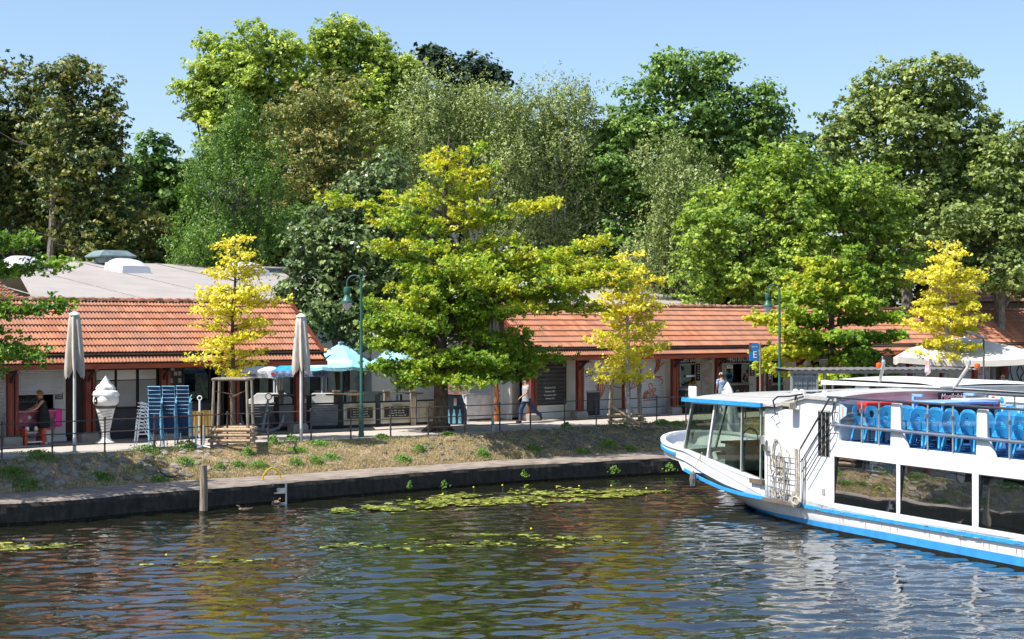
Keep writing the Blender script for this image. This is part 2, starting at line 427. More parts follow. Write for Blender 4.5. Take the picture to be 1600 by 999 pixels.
def setup_water(m):
    nt = m.node_tree; b = nt.nodes['Principled BSDF']
    b.inputs['Base Color'].default_value = (.012, .013, .007, 1); b.inputs['Roughness'].default_value = .02; b.inputs['IOR'].default_value = 2.3
    b.inputs['Specular IOR Level'].default_value = .95
    g = _n(nt, 'ShaderNodeNewGeometry'); mp = _n(nt, 'ShaderNodeMapping'); mp.inputs['Scale'].default_value = (1.6, 4.2, 1)
    n = _n(nt, 'ShaderNodeTexNoise'); n.inputs['Scale'].default_value = 1.9; n.inputs['Detail'].default_value = 3; n.inputs['Distortion'].default_value = .6
    nt.links.new(g.outputs['Position'], mp.inputs[0]); nt.links.new(mp.outputs[0], n.inputs[0])
    bp = _n(nt, 'ShaderNodeBump'); bp.inputs['Strength'].default_value = .16; bp.inputs['Distance'].default_value = .02
    nt.links.new(n.outputs['Fac'], bp.inputs['Height']); nt.links.new(bp.outputs[0], b.inputs['Normal'])
setup_water(wm)
water = bpy.data.objects.new('water', np_mesh('water', co, F, [wm])); C.objects.link(water); struct(water)

# --- stones set into the slope
def stone_mesh(seed, setts=False):
    r = random.Random(seed); mb = MB(); n = 7; a, b = (.15, .11)
    prof = [(1.0, -.03), (.98, .015), (.82, .045), (.4, .058)]
    rad = [r.uniform(.82, 1.15) for _ in range(n)]
    for q, h in prof:
        for j in range(n):
            t = 2 * math.pi * j / n; mb.v.append((a * q * rad[j] * math.cos(t), b * q * rad[j] * math.sin(t), h + r.uniform(-.005, .005)))
    for i in range(3):
        for j in range(n): k = (j + 1) % n; mb.f.append((i*n+j, i*n+k, (i+1)*n+k, (i+1)*n+j)); mb.m.append(0)
    mb.f.append(tuple(3*n + j for j in range(n))); mb.m.append(0)
    return mb.mesh('stone', stone_mat, True)
def sett_mesh(seed):
    r = random.Random(seed); mb = MB(); w, d = .085, .07
    def c(sx, sy, q, z): return (sx * w * q + r.uniform(-.006, .006), sy * d * q + r.uniform(-.006, .006), z + r.uniform(-.006, .006))
    V = [c(sx, sy, q, z) for q, z in ((1, -.03), (1, .02), (.78, .042)) for sx, sy in ((-1,-1),(1,-1),(1,1),(-1,1))]
    F_ = [(8,9,10,11)] + [(i*4+j, i*4+(j+1)%4, i*4+4+(j+1)%4, i*4+4+j) for i in (0,1) for j in range(4)]
    mb.add(V, F_); return mb.mesh('stone', stone_mat, True)
stones = [stone_mesh(i) for i in range(6)]; setts = [sett_mesh(i) for i in range(5)]
def slope_frame(x, t):
    p = bank_xy(x, t); q = bank_xy(x, min(1, t + .05)); s = bank_xy(x + .1, t)
    dn = (q - p).normalized(); al = (s - p).normalized(); nr = al.cross(-dn).normalized()
    if nr.z < 0: nr = -nr
    return p, al, nr
cand = []
for x in np.arange(-18.5, -9.2, .30):                       # rubble facing on the left
    for t in np.arange(.10, .88, .095):
        if random.random() < .66 - .5 * max(0, t - .6): cand.append((x + random.uniform(-.1, .1), t + random.uniform(-.025, .025), 0, random.uniform(.75, 1.25)))
for x in np.arange(-9.2, -3.4, .36):
    for t in np.arange(.10, .9, .11):
        if random.random() < .30: cand.append((x + random.uniform(-.1, .1), t + random.uniform(-.03, .03), 0, random.uniform(.5, .85)))
near = sorted(cand, key=lambda c: -c[3] / bank_xy(c[0], c[1]).y)
def place(mesh, x, t, sc, rz, sink):
    p, al, nr = slope_frame(x, t); M = Matrix((al, nr.cross(al), nr)).transposed().to_4x4()
    return Matrix.Translation(p + nr * sink) @ M @ Matrix.Rotation(rz, 4, 'Z') @ Matrix.Scale(sc, 4)
stuff_mb = MB()
for i, (x, t, kind, sc) in enumerate(near):
    me = stones[i % 6]; M = place(me, x, t, sc, random.uniform(-.5, .5), -.012)
    if i < 300 and -18.2 < x < -6:
        o = bpy.data.objects.new('stone', me); C.objects.link(o); o.parent = bank; o.matrix_local = M
    else:
        stuff_mb.add([M @ v.co for v in me.vertices], [tuple(pp.vertices) for pp in me.polygons])
for x in np.arange(-3.4, 9.5, .19):                         # worn setts, in rows across the slope
    for j, t in enumerate(np.arange(.05, .93, .075)):
        xx = x + (j % 2) * .095
        dens = .25 + .7 * math.exp(-((xx - 2.8) / 3.2) ** 2)
        if random.random() < dens * (1 - .5 * max(0, t - .7) / .3):
            me = setts[random.randrange(5)]; M = place(me, xx, t, random.uniform(.85, 1.1), random.uniform(-.12, .12), random.uniform(-.012, .008))
            stuff_mb.add([M @ v.co for v in me.vertices], [tuple(pp.vertices) for pp in me.polygons])
sb = stuff_mb.build('stone_setts', stone_mat, bank, smooth=True); sb['kind'] = 'stuff'

# --- dry grass over the slope, green tufts, plants
def blades(n_, xf, tf, hgt, wid, green):
    """thin upright blades: returns co, F, tint"""
    V = []; T = []
    for _ in range(n_):
        x, t = xf(), tf(); p, al, nr = slope_frame(x, min(max(t, 0), 1)); h = hgt * random.uniform(.5, 1.3)
        d = Vector((random.uniform(-.6, .6), random.uniform(-.6, .6), 1)).normalized()
        s = Vector((random.uniform(-1, 1), random.uniform(-1, 1), 0)).normalized() * wid
        V += [p - s, p + s, p + d * h + s * .2, p + d * h * .98 - s * .2]; T.append(green())
    return V, T
grass_m = leaf_mat('grass', (.16, .24, .05), (.34, .30, .13), (.60, .48, .29), trans=.3, rough=.8)
def leaf_obj(name, V, T, m, parent=None):
    V = np.array([tuple(v) for v in V]) if not isinstance(V, np.ndarray) else V
    n = len(V) // 4; F = np.arange(n * 4).reshape(-1, 4)
    me = np_mesh(name, V, F, [m], smooth=False); a = me.attributes.new('tint', 'FLOAT', 'FACE'); a.data.foreach_set('value', np.asarray(T, np.float32))
    o = bpy.data.objects.new(name, me); C.objects.link(o)
    if parent: o.parent = parent
    return o
def dryx():
    while True:
        x = random.uniform(-19, 12)
        if random.random() < (.35 if x < -10 or 1 < x < 7 else 1): return x
V, T = blades(42000, dryx, lambda: random.uniform(0, 1.0), .06, .011, lambda: min(1, max(0, random.gauss(.78, .2))))
V3, T3 = [], []
for _ in range(110):
    cx_, ct_ = random.uniform(-18.5, 11), random.random() * .95; q_ = random.uniform(.12, .5); gg = random.uniform(.0, .45)
    a_, b_ = blades(int(70 * q_ / .3), lambda: random.gauss(cx_, q_), lambda: min(1, max(0, random.gauss(ct_, q_ * .22))), random.uniform(.06, .13), .012, lambda: min(1, max(0, random.gauss(gg, .14))))
    V3 += a_; T3 += b_
V2, T2 = blades(8000, dryx, lambda: random.betavariate(5, 1.1), .08, .012, lambda: min(1, max(0, random.gauss(.8, .2))))
g = leaf_obj('grass', V + V2 + V3, T + T2 + T3, grass_m); tag(g, 'dry straw coloured grass growing between the stones of the bank', 'grass', kind='stuff')
weed_m = leaf_mat('weed_leaves', (.05, .14, .02), (.13, .28, .035), (.28, .42, .06), trans=.35)
def gauss_tuft(p, al, nr, n_, r_, h_, lw):
    V = []; T = []
    for _ in range(n_):
        a = random.gauss(0, .45) * r_; b = random.gauss(0, .45) * r_; base = p + al * a + nr.cross(al) * b * .7
        up = max(.15, 1 - (a*a + b*b) / (r_*r_)) * h_ * random.uniform(.4, 1.1)
        c = base + Vector((0, 0, up)) ; n = Vector((random.gauss(-.2, .6), random.gauss(-.5, .6), random.uniform(.2, 1))).normalized()
        u = n.orthogonal().normalized(); w = n.cross(u); L = lw * random.uniform(.7, 1.3)
        V += [c - u * L, c + w * L * .45, c + u * L, c - w * L * .45]; T.append(min(1, max(0, random.gauss(.5, .25))))
    return V, T
tufts = [(1095,665,.35,.16),(230,697,.5,.12),(292,700,.5,.2),(455,690,.28,.26),(427,695,.28,.3),(388,712,.28,.25),(372,728,.28,.14),(345,733,.2,.2),(405,730,.42,.16),(462,726,.35,.18),(494,724,.32,.2),
         (498,695,.45,.12),(465,706,.4,.14),(518,716,.4,.13),(655,706,.28,.26),(630,720,.4,.16),(597,683,.35,.12),(755,712,.4,.2),(1003,662,.28,.28),(1035,663,.5,.18),(1058,664,.35,.15),(950,701,.55,.3),(985,703,.3,.15),
         (885,663,.3,.2),(60,703+10,.6,.15),(20,745,.55,.22),(45,760,.5,.15),(160,748,.45,.12),(290,724,.4,.16),(250,752,.4,.1),(1065,700,.6,.3),(1085,690,.5,.3),(975,660,.35,.22),(700,665+9,.3,.1),(835,703,.4,.15),(910,707,.4,.12)]
def bank_from_px(px, py):
    """march the view ray through the slope surface"""
    best = None
    for i in range(61):
        t = i / 60
        x = 0
        lo = -25; hi = 20
        for _ in range(26):
            mid = (lo + hi) / 2; p = bank_xy(mid, t)
            if (p.x / p.y) * FPX + 800 < px: lo = mid
            else: hi = mid
        p = bank_xy(mid, t); yy = HOR + (CAMZ - p.z) * FPX / p.y
        if best is None or abs(yy - py) < best[0]: best = (abs(yy - py), mid, t)
    return best[1], best[2]
ordn = ['leftmost', 'second', 'third', 'fourth', 'fifth', 'sixth', 'seventh', 'eighth']
near_px = ((35, 'in the shade at the left edge'), (165, 'below the ice cream cone'), (260, 'below the stacked blue chairs'), (318, 'by the mooring post'), (360, 'below the left staked tree'), (425, 'above the yellow hoop'),
        (470, 'below the second closed parasol'), (565, 'below the green lamp post'), (655, 'left of the big oak trunk'), (760, 'right of the big oak trunk'), (880, 'in the shade of the big oak'), (960, 'below the right staked tree'), (1050, 'close to the boat bow'))
def near_of(px): return min((abs(px - q), nme) for q, nme in near_px)[1]
tufts.sort(); byn = {}
for tt_ in tufts: byn.setdefault(near_of(tt_[0]), []).append(tt_)
for px, py, r_, h_ in tufts:
    x, t = bank_from_px(px, py); p, al, nr = slope_frame(x, t); g_ = byn[near_of(px)]; k_ = g_.index((px, py, r_, h_))
    lab = f'green weed on the bank {near_of(px)}' if len(g_) == 1 else (f'leftmost of the green weeds on the bank {near_of(px)}' if k_ == 0 else (f'rightmost of the green weeds on the bank {near_of(px)}' if k_ == len(g_) - 1 else f'green weed {near_of(px)}, {ordn[k_]} from the left there'))
    o = thing('weed', lab, 'weed', p, 0, 'green weeds growing on the bank')
    V, T = gauss_tuft(Vector(), al, nr, int(260 * r_ / .3), r_, h_, .035)
    leaf_obj('leaves', V, T, weed_m, o)
# weeds rooted in the quay wall
for px, py, r_, side in ((552+142, 761, .14, 'below the big oak'), (640, 762, .08, 'left of the pale wall crack'), (818, 744, .12, 'right of the pale crack'), (960, 737, .20, 'largest one, near the boat'), (1046, 733, .2, 'just under the bow of the boat')):
    Y = 2600 * 4.9 / (py - HOR); p = wp(px, py, OL.at((px - 800) / FPX * 55).y - .12)
    o = thing('weed', f'leafy weed growing from the dark quay wall, {side}', 'weed', p, 0, 'weeds growing out of the quay wall')
    V, T = gauss_tuft(Vector(), Vector((1,0,0)), Vector((0,-.5,.8)), 90, r_, .2, .04); leaf_obj('leaves', V, T, weed_m, o)

# --- floating leaves
pad_m = leaf_mat('lily_pad_leaf', (.10, .10, .02), (.20, .25, .045), (.42, .44, .10), trans=.05, rough=.35)
def pads(name, label, spec, seed, low=.012, tm=.6):
    r = random.Random(seed); mb = MB(); T = []
    for (x0, x1, y0, y1, n_, thick) in spec:
        for _ in range(n_):
            s = r.random(); px = x0 + (x1 - x0) * s; py = (y0 + (y1 - y0) * s) + r.gauss(0, .42) * thick * math.sin(math.pi * min(1, max(.12, s)))
            if hnoise(px * .03, py * .22, 1, 4) < -.10: continue
            p = gp(px, py, WATER); R_ = r.uniform(.05, .13); a0 = r.random() * 6.28; n = 9; o = len(mb.v)
            zc = low + r.random() * .014; tl = r.uniform(-.24, .24); tl2 = r.uniform(-.3, .2)
            mb.v.append((p.x, p.y, WATER + zc))
            for j in range(n):
                t = a0 + .25 + (6.283 - .5) * j / (n - 1); c, q = math.cos(t) * R_, math.sin(t) * R_ * .85
                mb.v.append((p.x + c, p.y + q, WATER + zc + c * tl * .5 + q * tl2 * .5 + r.uniform(0, .008)))
            tt = min(1, max(0, r.gauss(tm, .36)))
            for j in range(n - 1): mb.f.append((o, o + 1 + j, o + 2 + j)); mb.m.append(0); T.append(tt)
    o = mb.build(name, pad_m); a = o.data.attributes.new('tint', 'FLOAT', 'FACE'); a.data.foreach_set('value', np.array(T, np.float32))
    return tag(o, label, 'lily pads', kind='stuff')
pads('lily_pads', 'long dense bed of yellow green lily pads along the quay wall', [(520, 820, 799, 782, 1250, 10), (650, 1045, 780, 769, 2000, 12), (700, 1010, 788, 772, 900, 11)], 1)
pads('lily_pads', 'sparse bands of lily pads floating mid river in front of the dense bed', [(500, 840, 853, 848, 480, 9), (700, 1000, 836, 846, 480, 10), (820, 980, 852, 843, 180, 7)], 2, -.012, .42)
pads('lily_pads', 'patch of lily pads by the left edge of the picture', [(-60, 125, 858, 852, 420, 7)], 3, .0, .55)
pads('lily_pads', 'thin half sunken band of lily pads below the wooden mooring post', [(180, 450, 884, 873, 260, 8)], 4, -.016, .42)
# yellow water-lily buds on stalks
mb = MB(); stalk = mat('lily_stalk', (.12, .2, .04), .6); bud = mat('lily_bud', (.75, .62, .05), .5)
for kb, (px, py) in enumerate(sorted(((566,770),(692,776),(785,765),(820,763),(870,765),(905,765),(955,763),(985,765),(1010,764),(830,834),(1040,768),(880,845),(37,848),(260,879),(640,785),(740,768)))):
    p = gp(px, py + 5, WATER); h = random.uniform(.1, .22); mb = MB(); mb.tube([(0,0,-.1),(.02,0,h)], .006, 5); mb.lathe([(.006,h-.01),(.028,h+.01),(.022,h+.035),(.004,h+.045)], 8, mi=1)
    o = mb.build('lily_bud', [stalk, bud], loc=p); tag(o, ('leftmost' if kb == 0 else 'rightmost' if kb == 15 else ['', 'second', 'third', 'fourth', 'fifth', 'sixth', 'seventh', 'eighth', 'ninth', 'tenth', 'eleventh', 'twelfth', 'thirteenth', 'fourteenth', 'fifteenth'][kb]) + ' yellow water lily bud' + (' from the left' if 0 < kb < 15 else '') + ' on a thin stalk', 'flower', 'water lily buds')
# ================================================================== trees
def unit(v): return v / np.maximum(1e-6, np.linalg.norm(v, axis=-1, keepdims=True))
def leaf_quads(c, n, L, W, tint, name, m, parent, droop=None, r=rng):
    """c centres, n normals, L half lengths; every leaf is one kite shaped face"""
    k = len(c); t = unit(np.cross(n, r.normal(size=(k, 3))))
    if droop is not None: t = unit(t * (1 - droop) + np.array([0, 0, -1.0]) * droop); 
    b = unit(np.cross(n, t)); L = np.asarray(L).reshape(-1, 1) * np.ones((k, 1)); Wd = L * W
    V = np.stack([c - t * L, c + b * Wd - t * L * .1, c + t * L, c - b * Wd - t * L * .1], 1).reshape(-1, 3)
    return leaf_obj(name, V, np.clip(tint, 0, 1), m, parent)
def blob_crown(parent, base, lobes, m, size=.13, dens=95, clump=.75, flat=.6, droop=None, tint0=.5, tvar=.22, W=.62, seed=1, patch=None, stretch=(1, 1), rag=.18, fill=.12):
    """lobes: (cx, cy, cz, rx, ry, rz) in metres. Leaves sit in clumps spread over each lobe."""
    r = np.random.default_rng(seed); CC = []; NN = []; TT = []
    for (cx, cy, cz, rx, ry, rz_) in lobes:
        rm = (rx * ry * rz_) ** (1/3); area = 4 * math.pi * rm * rm
        nc = max(6, int(area / (clump * clump) * 1.35))
        d = unit(r.normal(size=(nc, 3))); d = d[(d[:, 1] < .25) | (r.random(nc) < .45)]; nc = len(d)
        q = 1 + r.normal(0, rag, nc); q = np.where(r.random(nc) < fill, r.uniform(.35, .8, nc), q)
        p = d * np.array([rx, ry, rz_]) * q[:, None] + np.array([cx, cy, cz])
        cr = clump * r.uniform(.45, 1.25, nc); ct = r.normal(0, tvar, nc)
        per = np.maximum(4, (dens * clump * clump * (cr / clump) ** 2 * r.uniform(.5, 1.3, nc)).astype(int))
        idx = np.repeat(np.arange(nc), per); k = len(idx)
        nt_ = np.maximum(2, per // 7); st_ = np.concatenate([[0], np.cumsum(nt_)[:-1]]); tot = int(nt_.sum()); tw = st_[idx] + (r.random(k) * nt_[idx]).astype(int)
        toff = r.normal(size=(tot, 3)); toff = unit(toff) * (r.random(tot) ** .4)[:, None]; tj = r.normal(0, .13, tot)
        off = toff[tw] * cr[idx][:, None] * np.array([1, 1, flat]) + r.normal(0, 1, (k, 3)) * size * np.array([.8, .8, .5 if flat < 1 else 1.6])
        c = p[idx] + off
        out = unit(off / np.array([1, 1, flat]) + 0.45 * d[idx])
        n = unit(out * .75 + np.array([0, 0, .55]) + r.normal(0, .45, (k, 3)))
        CC.append(c); NN.append(n); TT.append(tint0 + ct[idx] + tj[tw] + r.normal(0, tvar * .7, k) + (patch(c) if patch else 0))
    c = np.concatenate(CC); n = np.concatenate(NN); t = np.concatenate(TT)
    sz = size * np.random.default_rng(seed + 5).uniform(.65, 1.25, len(c))
    o = leaf_quads(c - np.array(base), n, sz, W, t, 'crown', m, parent, droop=droop, r=np.random.default_rng(seed + 9)); return o
def limb(mb, a, b, r0, r1, sag=.1, n=6, seg=6, jit=.08, rr=random):
    a = Vector(a); b = Vector(b); L = (b - a).length; pts = []
    ph = Vector((rr.uniform(-1, 1), rr.uniform(-1, 1), 0)) * L * jit
    for i in range(seg + 1):
        t = i / seg; p = a.lerp(b, t) + ph * math.sin(math.pi * t) + Vector((0, 0, -sag * L * math.sin(math.pi * t)))
        p += Vector((rr.uniform(-1, 1), rr.uniform(-1, 1), rr.uniform(-1, 1))) * L * jit * .18 * (0 < i < seg); pts.append(p)
    mb.tube(pts, [r0 + (r1 - r0) * (i / seg) for i in range(seg + 1)], n); return pts

def bg_tree(name, label, cat, Y, lob, m, base_px=None, trunk=.28, bk=None, seed=1, group='tall trees behind the market halls', nknob=6, nlimb=3, **kw):
    """lob: (px, py, rpx, rpy[, dy]) lobes in photo pixels at distance Y"""
    r = random.Random(seed); L = []
    for q in lob:
        px, py, a, b = q[:4]; dy = q[4] if len(q) > 4 else r.uniform(-.45, .35) * a / FPX * Y
        p = wp(px, py, Y); rx = a / FPX * Y; L.append((p.x, Y + dy, p.z, rx, rx * .95, b / FPX * Y))
    L2 = []
    for (cx, cy, cz, rx, ry, rz_) in L:                      # break every lobe into a core and knobs
        L2.append((cx, cy, cz, rx * .78, ry * .78, rz_ * .78))
        for _ in range(nknob):
            d = Vector((r.gauss(0, 1), r.gauss(-.35, 1), r.gauss(.15, 1))).normalized(); q = r.uniform(.28, .5)
            L2.append((cx + d.x * rx * (1.02 - q * .5), cy + d.y * ry * (1.02 - q * .5), cz + d.z * rz_ * (1.02 - q * .5), rx * q, ry * q, rz_ * q * .85))
    bx = base_px if base_px is not None else sum(q[0] for q in lob) / len(lob)
    B = Vector(((bx - 800) / FPX * Y, Y, 0)); o = thing(name, label, cat, B, 0, group)
    mb = MB(); topz = max(l[2] for l in L); main = Vector((r.uniform(-.5, .5), 0, topz * .62))
    limb(mb, (0, 0, -.1), main, trunk, trunk * .6, 0, 8, 8, .03, r)
    for l in L:
        st = main * r.uniform(.45, 1.0); e = Vector((l[0], l[1], l[2])) - B
        P_ = limb(mb, st, e, trunk * .45, .04, -.05, 6, 6, .08, r)
        for _ in range(nlimb):
            a = P_[r.randrange(2, 6)]; d = Vector((r.gauss(0, .6), r.gauss(-.3, .5), r.uniform(.1, .9))); d = Vector((d.x * l[3], d.y * l[4], d.z * l[5]))
            limb(mb, a, a + d, .07, .012, 0, 5, 5, .1, r)
    mb.build('trunk', bk or bark_grey, o, smooth=True)
    blob_crown(o, B, L2, m, seed=seed, **kw); return o

L_dark = leaf_mat('leaves_dark_oak', (.025, .045, .013), (.06, .088, .022), (.19, .18, .045), .25, gain=1.75)
L_yg = leaf_mat('leaves_yellow_green', (.08, .125, .025), (.19, .255, .045), (.36, .40, .08), .38, gain=1.75)
L_conif = leaf_mat('leaves_bright_conifer', (.02, .055, .012), (.06, .12, .018), (.15, .23, .035), .3, gain=1.75)
L_loc = leaf_mat('leaves_locust', (.06, .08, .02), (.12, .15, .038), (.25, .19, .06), .25, gain=1.75)
L_cat = leaf_mat('leaves_catalpa', (.03, .055, .02), (.08, .12, .04), (.19, .24, .09), .25, rough=.35, gain=1.75)
L_birch = leaf_mat('leaves_birch', (.08, .11, .03), (.16, .20, .06), (.28, .31, .12), .25, gain=1.75)
L_oak = leaf_mat('leaves_green_oak', (.04, .085, .02), (.10, .17, .035), (.19, .27, .06), .3, gain=1.75)
L_bright = leaf_mat('leaves_bright_green', (.055, .11, .018), (.155, .225, .035), (.31, .37, .065), .38, gain=1.75)
L_chest = leaf_mat('leaves_chestnut', (.045, .075, .02), (.13, .17, .045), (.25, .29, .085), .3, gain=1.75)
L_sil = leaf_mat('leaves_very_dark', (.02, .04, .025), (.035, .07, .035), (.07, .12, .05), .2)

# far wood that closes the gaps low down
def wood():
    r = np.random.default_rng(77); lobes = []
    for i in range(30):
        px = -120 + i * 62 + r.uniform(-15, 15); Y = 116 + r.uniform(-3, 5)
        top = np.interp(px, [-100, 150, 210, 290, 400, 600, 900, 1200, 1300, 1700], [170, 215, 265, 265, 140, 140, 190, 190, 235, 215])
        for py in np.arange(top + 60, 500, 75):
            p = wp(px + r.uniform(-15, 15), py, Y); a = 58 / FPX * Y; lobes.append((p.x, Y + r.uniform(-2, 2), max(1.5, p.z), a, a, a * .9))
    e = bpy.data.objects.new('woodland', None); C.objects.link(e)
    o = blob_crown(None, (0, 0, 0), lobes, L_dark, size=.26, dens=26, clump=1.4, tint0=.35, seed=70, fill=.2)
    bpy.data.objects.remove(e); o.name = 'woodland'; tag(o, 'dark wood closing the gaps between the tall trees', 'woodland', kind='stuff')
wood()
T = bg_tree
T('broadleaf_tree', 'dark tall broadleaf with brown tinged leaves at the left edge, two grey trunks below', 'tree', 90,
  [(-60,200,75,90),(10,150,62,66),(60,205,60,80),(-10,270,80,80),(60,290,60,70),(0,360,70,60),(80,370,55,55)], L_dark, base_px=30, seed=1, tint0=.48, tvar=.26, size=.125, dens=85, clump=.7)
T('broadleaf_tree', 'dark rusty brown topped broadleaf, right half of the dark left group', 'tree', 87,
  [(120,140,58,52),(150,190,45,60),(110,230,60,65),(165,265,40,60),(120,320,60,60),(185,330,45,50),(150,380,60,45)], L_dark, base_px=90, seed=2, tint0=.52, tvar=.28, size=.125, dens=85, clump=.7)
T('broadleaf_tree', 'lower dark round tree in the sky gap right of the left group', 'tree', 104,
  [(245,265,42,42),(275,300,45,50),(225,320,45,50),(250,380,60,50)], L_oak, seed=3, tint0=.25, size=.2, dens=60, clump=1.0)
T('broadleaf_tree', 'tall yellow green maple with its top left of the highest crown', 'tree', 100,
  [(345,95,42,38),(405,78,46,36),(440,110,50,46),(330,150,42,40),(385,150,55,50),(350,200,50,50),(430,190,50,50),(310,140,28,16)], L_yg, seed=4, tint0=.5, tvar=.2, size=.125, dens=120, clump=.8, rag=.22)
T('broadleaf_tree', 'highest yellow green maple crown of the row, its top above all others', 'tree', 102,
  [(545,70,48,38),(500,95,42,40),(590,105,40,46),(625,125,32,38),(545,140,60,55),(490,170,50,50),(590,190,60,60)], L_yg, seed=5, tint0=.46, tvar=.2, size=.125, dens=120, clump=.8, rag=.22)
T('broadleaf_tree', 'dark airy tree whose clumped top shows against the sky above the birches', 'tree', 106,
  [(670,88,20,16),(640,120,24,22),(700,115,26,22),(745,110,34,24),(775,130,22,18),(720,150,45,40),(610,170,50,55),(600,240,60,60)], L_sil, seed=6, tint0=.45, size=.2, dens=55, clump=.7, rag=.3)
T('conifer_tree', 'feathery bright green conifer left of centre behind the grey roof', 'tree', 84,
  [(375,190,28,42),(345,245,42,42),(405,250,40,45),(365,300,62,45),(310,330,38,45),(420,320,40,50),(340,370,62,42),(400,380,50,40),(300,400,40,35)], L_conif, base_px=378, seed=7, tint0=.5, tvar=.24, size=.075, dens=200, clump=.5, flat=1.1, W=.35, droop=.4, rag=.28)
T('locust_tree', 'olive brown feathery locust standing between the conifer and the birches', 'tree', 92,
  [(500,150,60,42),(460,190,52,45),(545,200,58,50),(500,240,70,50),(450,280,55,50),(560,280,62,50),(500,330,75,50),(600,330,45,50)], L_loc, base_px=500, seed=8, tint0=.45, tvar=.25, size=.12, dens=62, clump=.75, flat=.45, W=.4)
T('birch_tree', 'grey green weeping birch, left one of the pair in the middle', 'tree', 93,
  [(690,160,50,38),(750,180,62,40),(660,210,50,60),(720,240,62,62),(790,250,50,65),(680,290,55,55),(750,320,60,60),(820,330,40,50)], L_birch, base_px=745, seed=9, bk=bark_pale, tint0=.45, tvar=.2, size=.085, dens=130, clump=.75, flat=1.8, W=.45, droop=.35, rag=.2, nlimb=6)
T('birch_tree', 'grey green weeping birch, right one of the pair, left of the green oak', 'tree', 95,
  [(880,160,46,34),(830,200,45,50),(900,210,42,50),(860,260,55,60),(910,290,42,55),(850,330,60,60),(900,380,50,50)], L_birch, base_px=880, seed=10, bk=bark_pale, tint0=.42, tvar=.2, size=.085, dens=130, clump=.75, flat=1.8, W=.45, droop=.35, rag=.2, nlimb=6)
T('oak_tree', 'broad green oak with an open crown against the sky right of the birches', 'tree', 96,
  [(1050,120,50,32),(1110,115,38,28),(1010,160,46,40),(1085,165,55,45),(1150,170,46,34),(1205,165,38,34),(975,205,48,46),(1050,225,60,50),(1130,220,58,46),(1190,215,40,30),(940,270,46,55),(1010,290,55,55),(960,350,52,50),(920,410,50,50)], L_oak, base_px=1075, seed=11, tint0=.5, tvar=.22, size=.125, dens=85, clump=.8, rag=.24)
T('birch_tree', 'low weeping birch with hanging olive twigs in front of the green oak', 'tree', 88,
  [(1080,290,52,40),(1040,340,46,50),(1110,330,42,48),(1060,400,50,50),(1010,420,38,45),(1030,250,40,25)], L_birch, base_px=1060, seed=12, tint0=.36, tvar=.2, size=.085, dens=130, clump=.7, flat=2.0, W=.45, droop=.4)
T('broadleaf_tree', 'bright fresh green tree right of centre behind the long tiled roof', 'tree', 84,
  [(1225,250,42,32),(1190,290,52,40),(1260,290,46,42),(1130,320,52,40),(1210,340,60,50),(1100,370,48,45),(1160,400,60,50),(1250,390,60,50),(1080,430,50,40),(1180,450,60,35)], L_bright, base_px=1190, seed=13, tint0=.5, tvar=.22, size=.105, dens=105, clump=.65, rag=.24)
T('broadleaf_tree', 'bright fresh green tree just left of the great chestnut, its lower half hidden', 'tree', 85,
  [(1345,290,52,34),(1310,330,50,42),(1385,320,38,38),(1340,370,62,45),(1390,390,44,45),(1300,420,55,45),(1370,440,55,35)], L_bright, base_px=1345, seed=14, tint0=.42, tvar=.22, size=.105, dens=105, clump=.65, rag=.24)
T('chestnut_tree', 'great olive green chestnut with a high domed crown on the right', 'tree', 95,
  [(1400,130,60,34),(1460,125,52,32),(1345,175,56,42),(1420,185,70,50),(1500,175,52,44),(1535,215,42,42),(1310,215,42,42),(1370,250,70,52),(1460,260,72,56),(1530,280,46,50),(1430,320,76,50)], L_chest, base_px=1425, seed=15, tint0=.5, tvar=.2, size=.14, dens=72, clump=.85, flat=.5, rag=.2, trunk=.4)
T('chestnut_tree', 'olive green chestnut at the right edge, lower than the great one', 'tree', 88,
  [(1590,235,48,42),(1560,290,46,42),(1620,300,55,60),(1500,350,60,42),(1575,360,60,46),(1470,400,52,40),(1550,420,62,40),(1620,420,45,45)], L_chest, base_px=1560, seed=16, tint0=.46, tvar=.22, size=.13, dens=90, clump=.75, flat=.5, rag=.2)
T('broadleaf_tree', 'dark low tree filling in below the locust tree', 'tree', 90,
  [(455,360,50,40),(520,380,60,45),(430,420,45,35),(590,400,50,45),(640,400,40,40)], L_oak, seed=18, tint0=.2, size=.16, dens=80, clump=.8)
T('broadleaf_tree', 'dull green undergrowth tree at the back of the grey roof, below the left group', 'tree', 92,
  [(230,370,50,35),(180,400,55,30),(270,400,45,30),(60,410,60,30),(120,410,50,30)], L_dark, seed=19, tint0=.6, size=.14, dens=85, clump=.7)
# glossy dark tree standing on the terrace
T('catalpa_tree', 'dark glossy leaved tree on the terrace beside the light blue parasol', 'tree', 65.2,
  [(600,270,36,32),(560,310,40,36),(620,330,52,42),(520,350,40,34),(560,385,58,42),(480,390,38,32),(500,430,52,38),(600,440,60,45),(460,440,34,28),(530,480,52,32),(480,480,38,34),(500,512,44,24),(570,520,50,28),(455,470,22,22),(595,490,50,36),(640,420,40,50)],
  L_cat, base_px=535, bk=bark, seed=20, group=None, tint0=.5, tvar=.22, size=.10, dens=120, clump=.42, flat=.8, droop=.3, rag=.22)

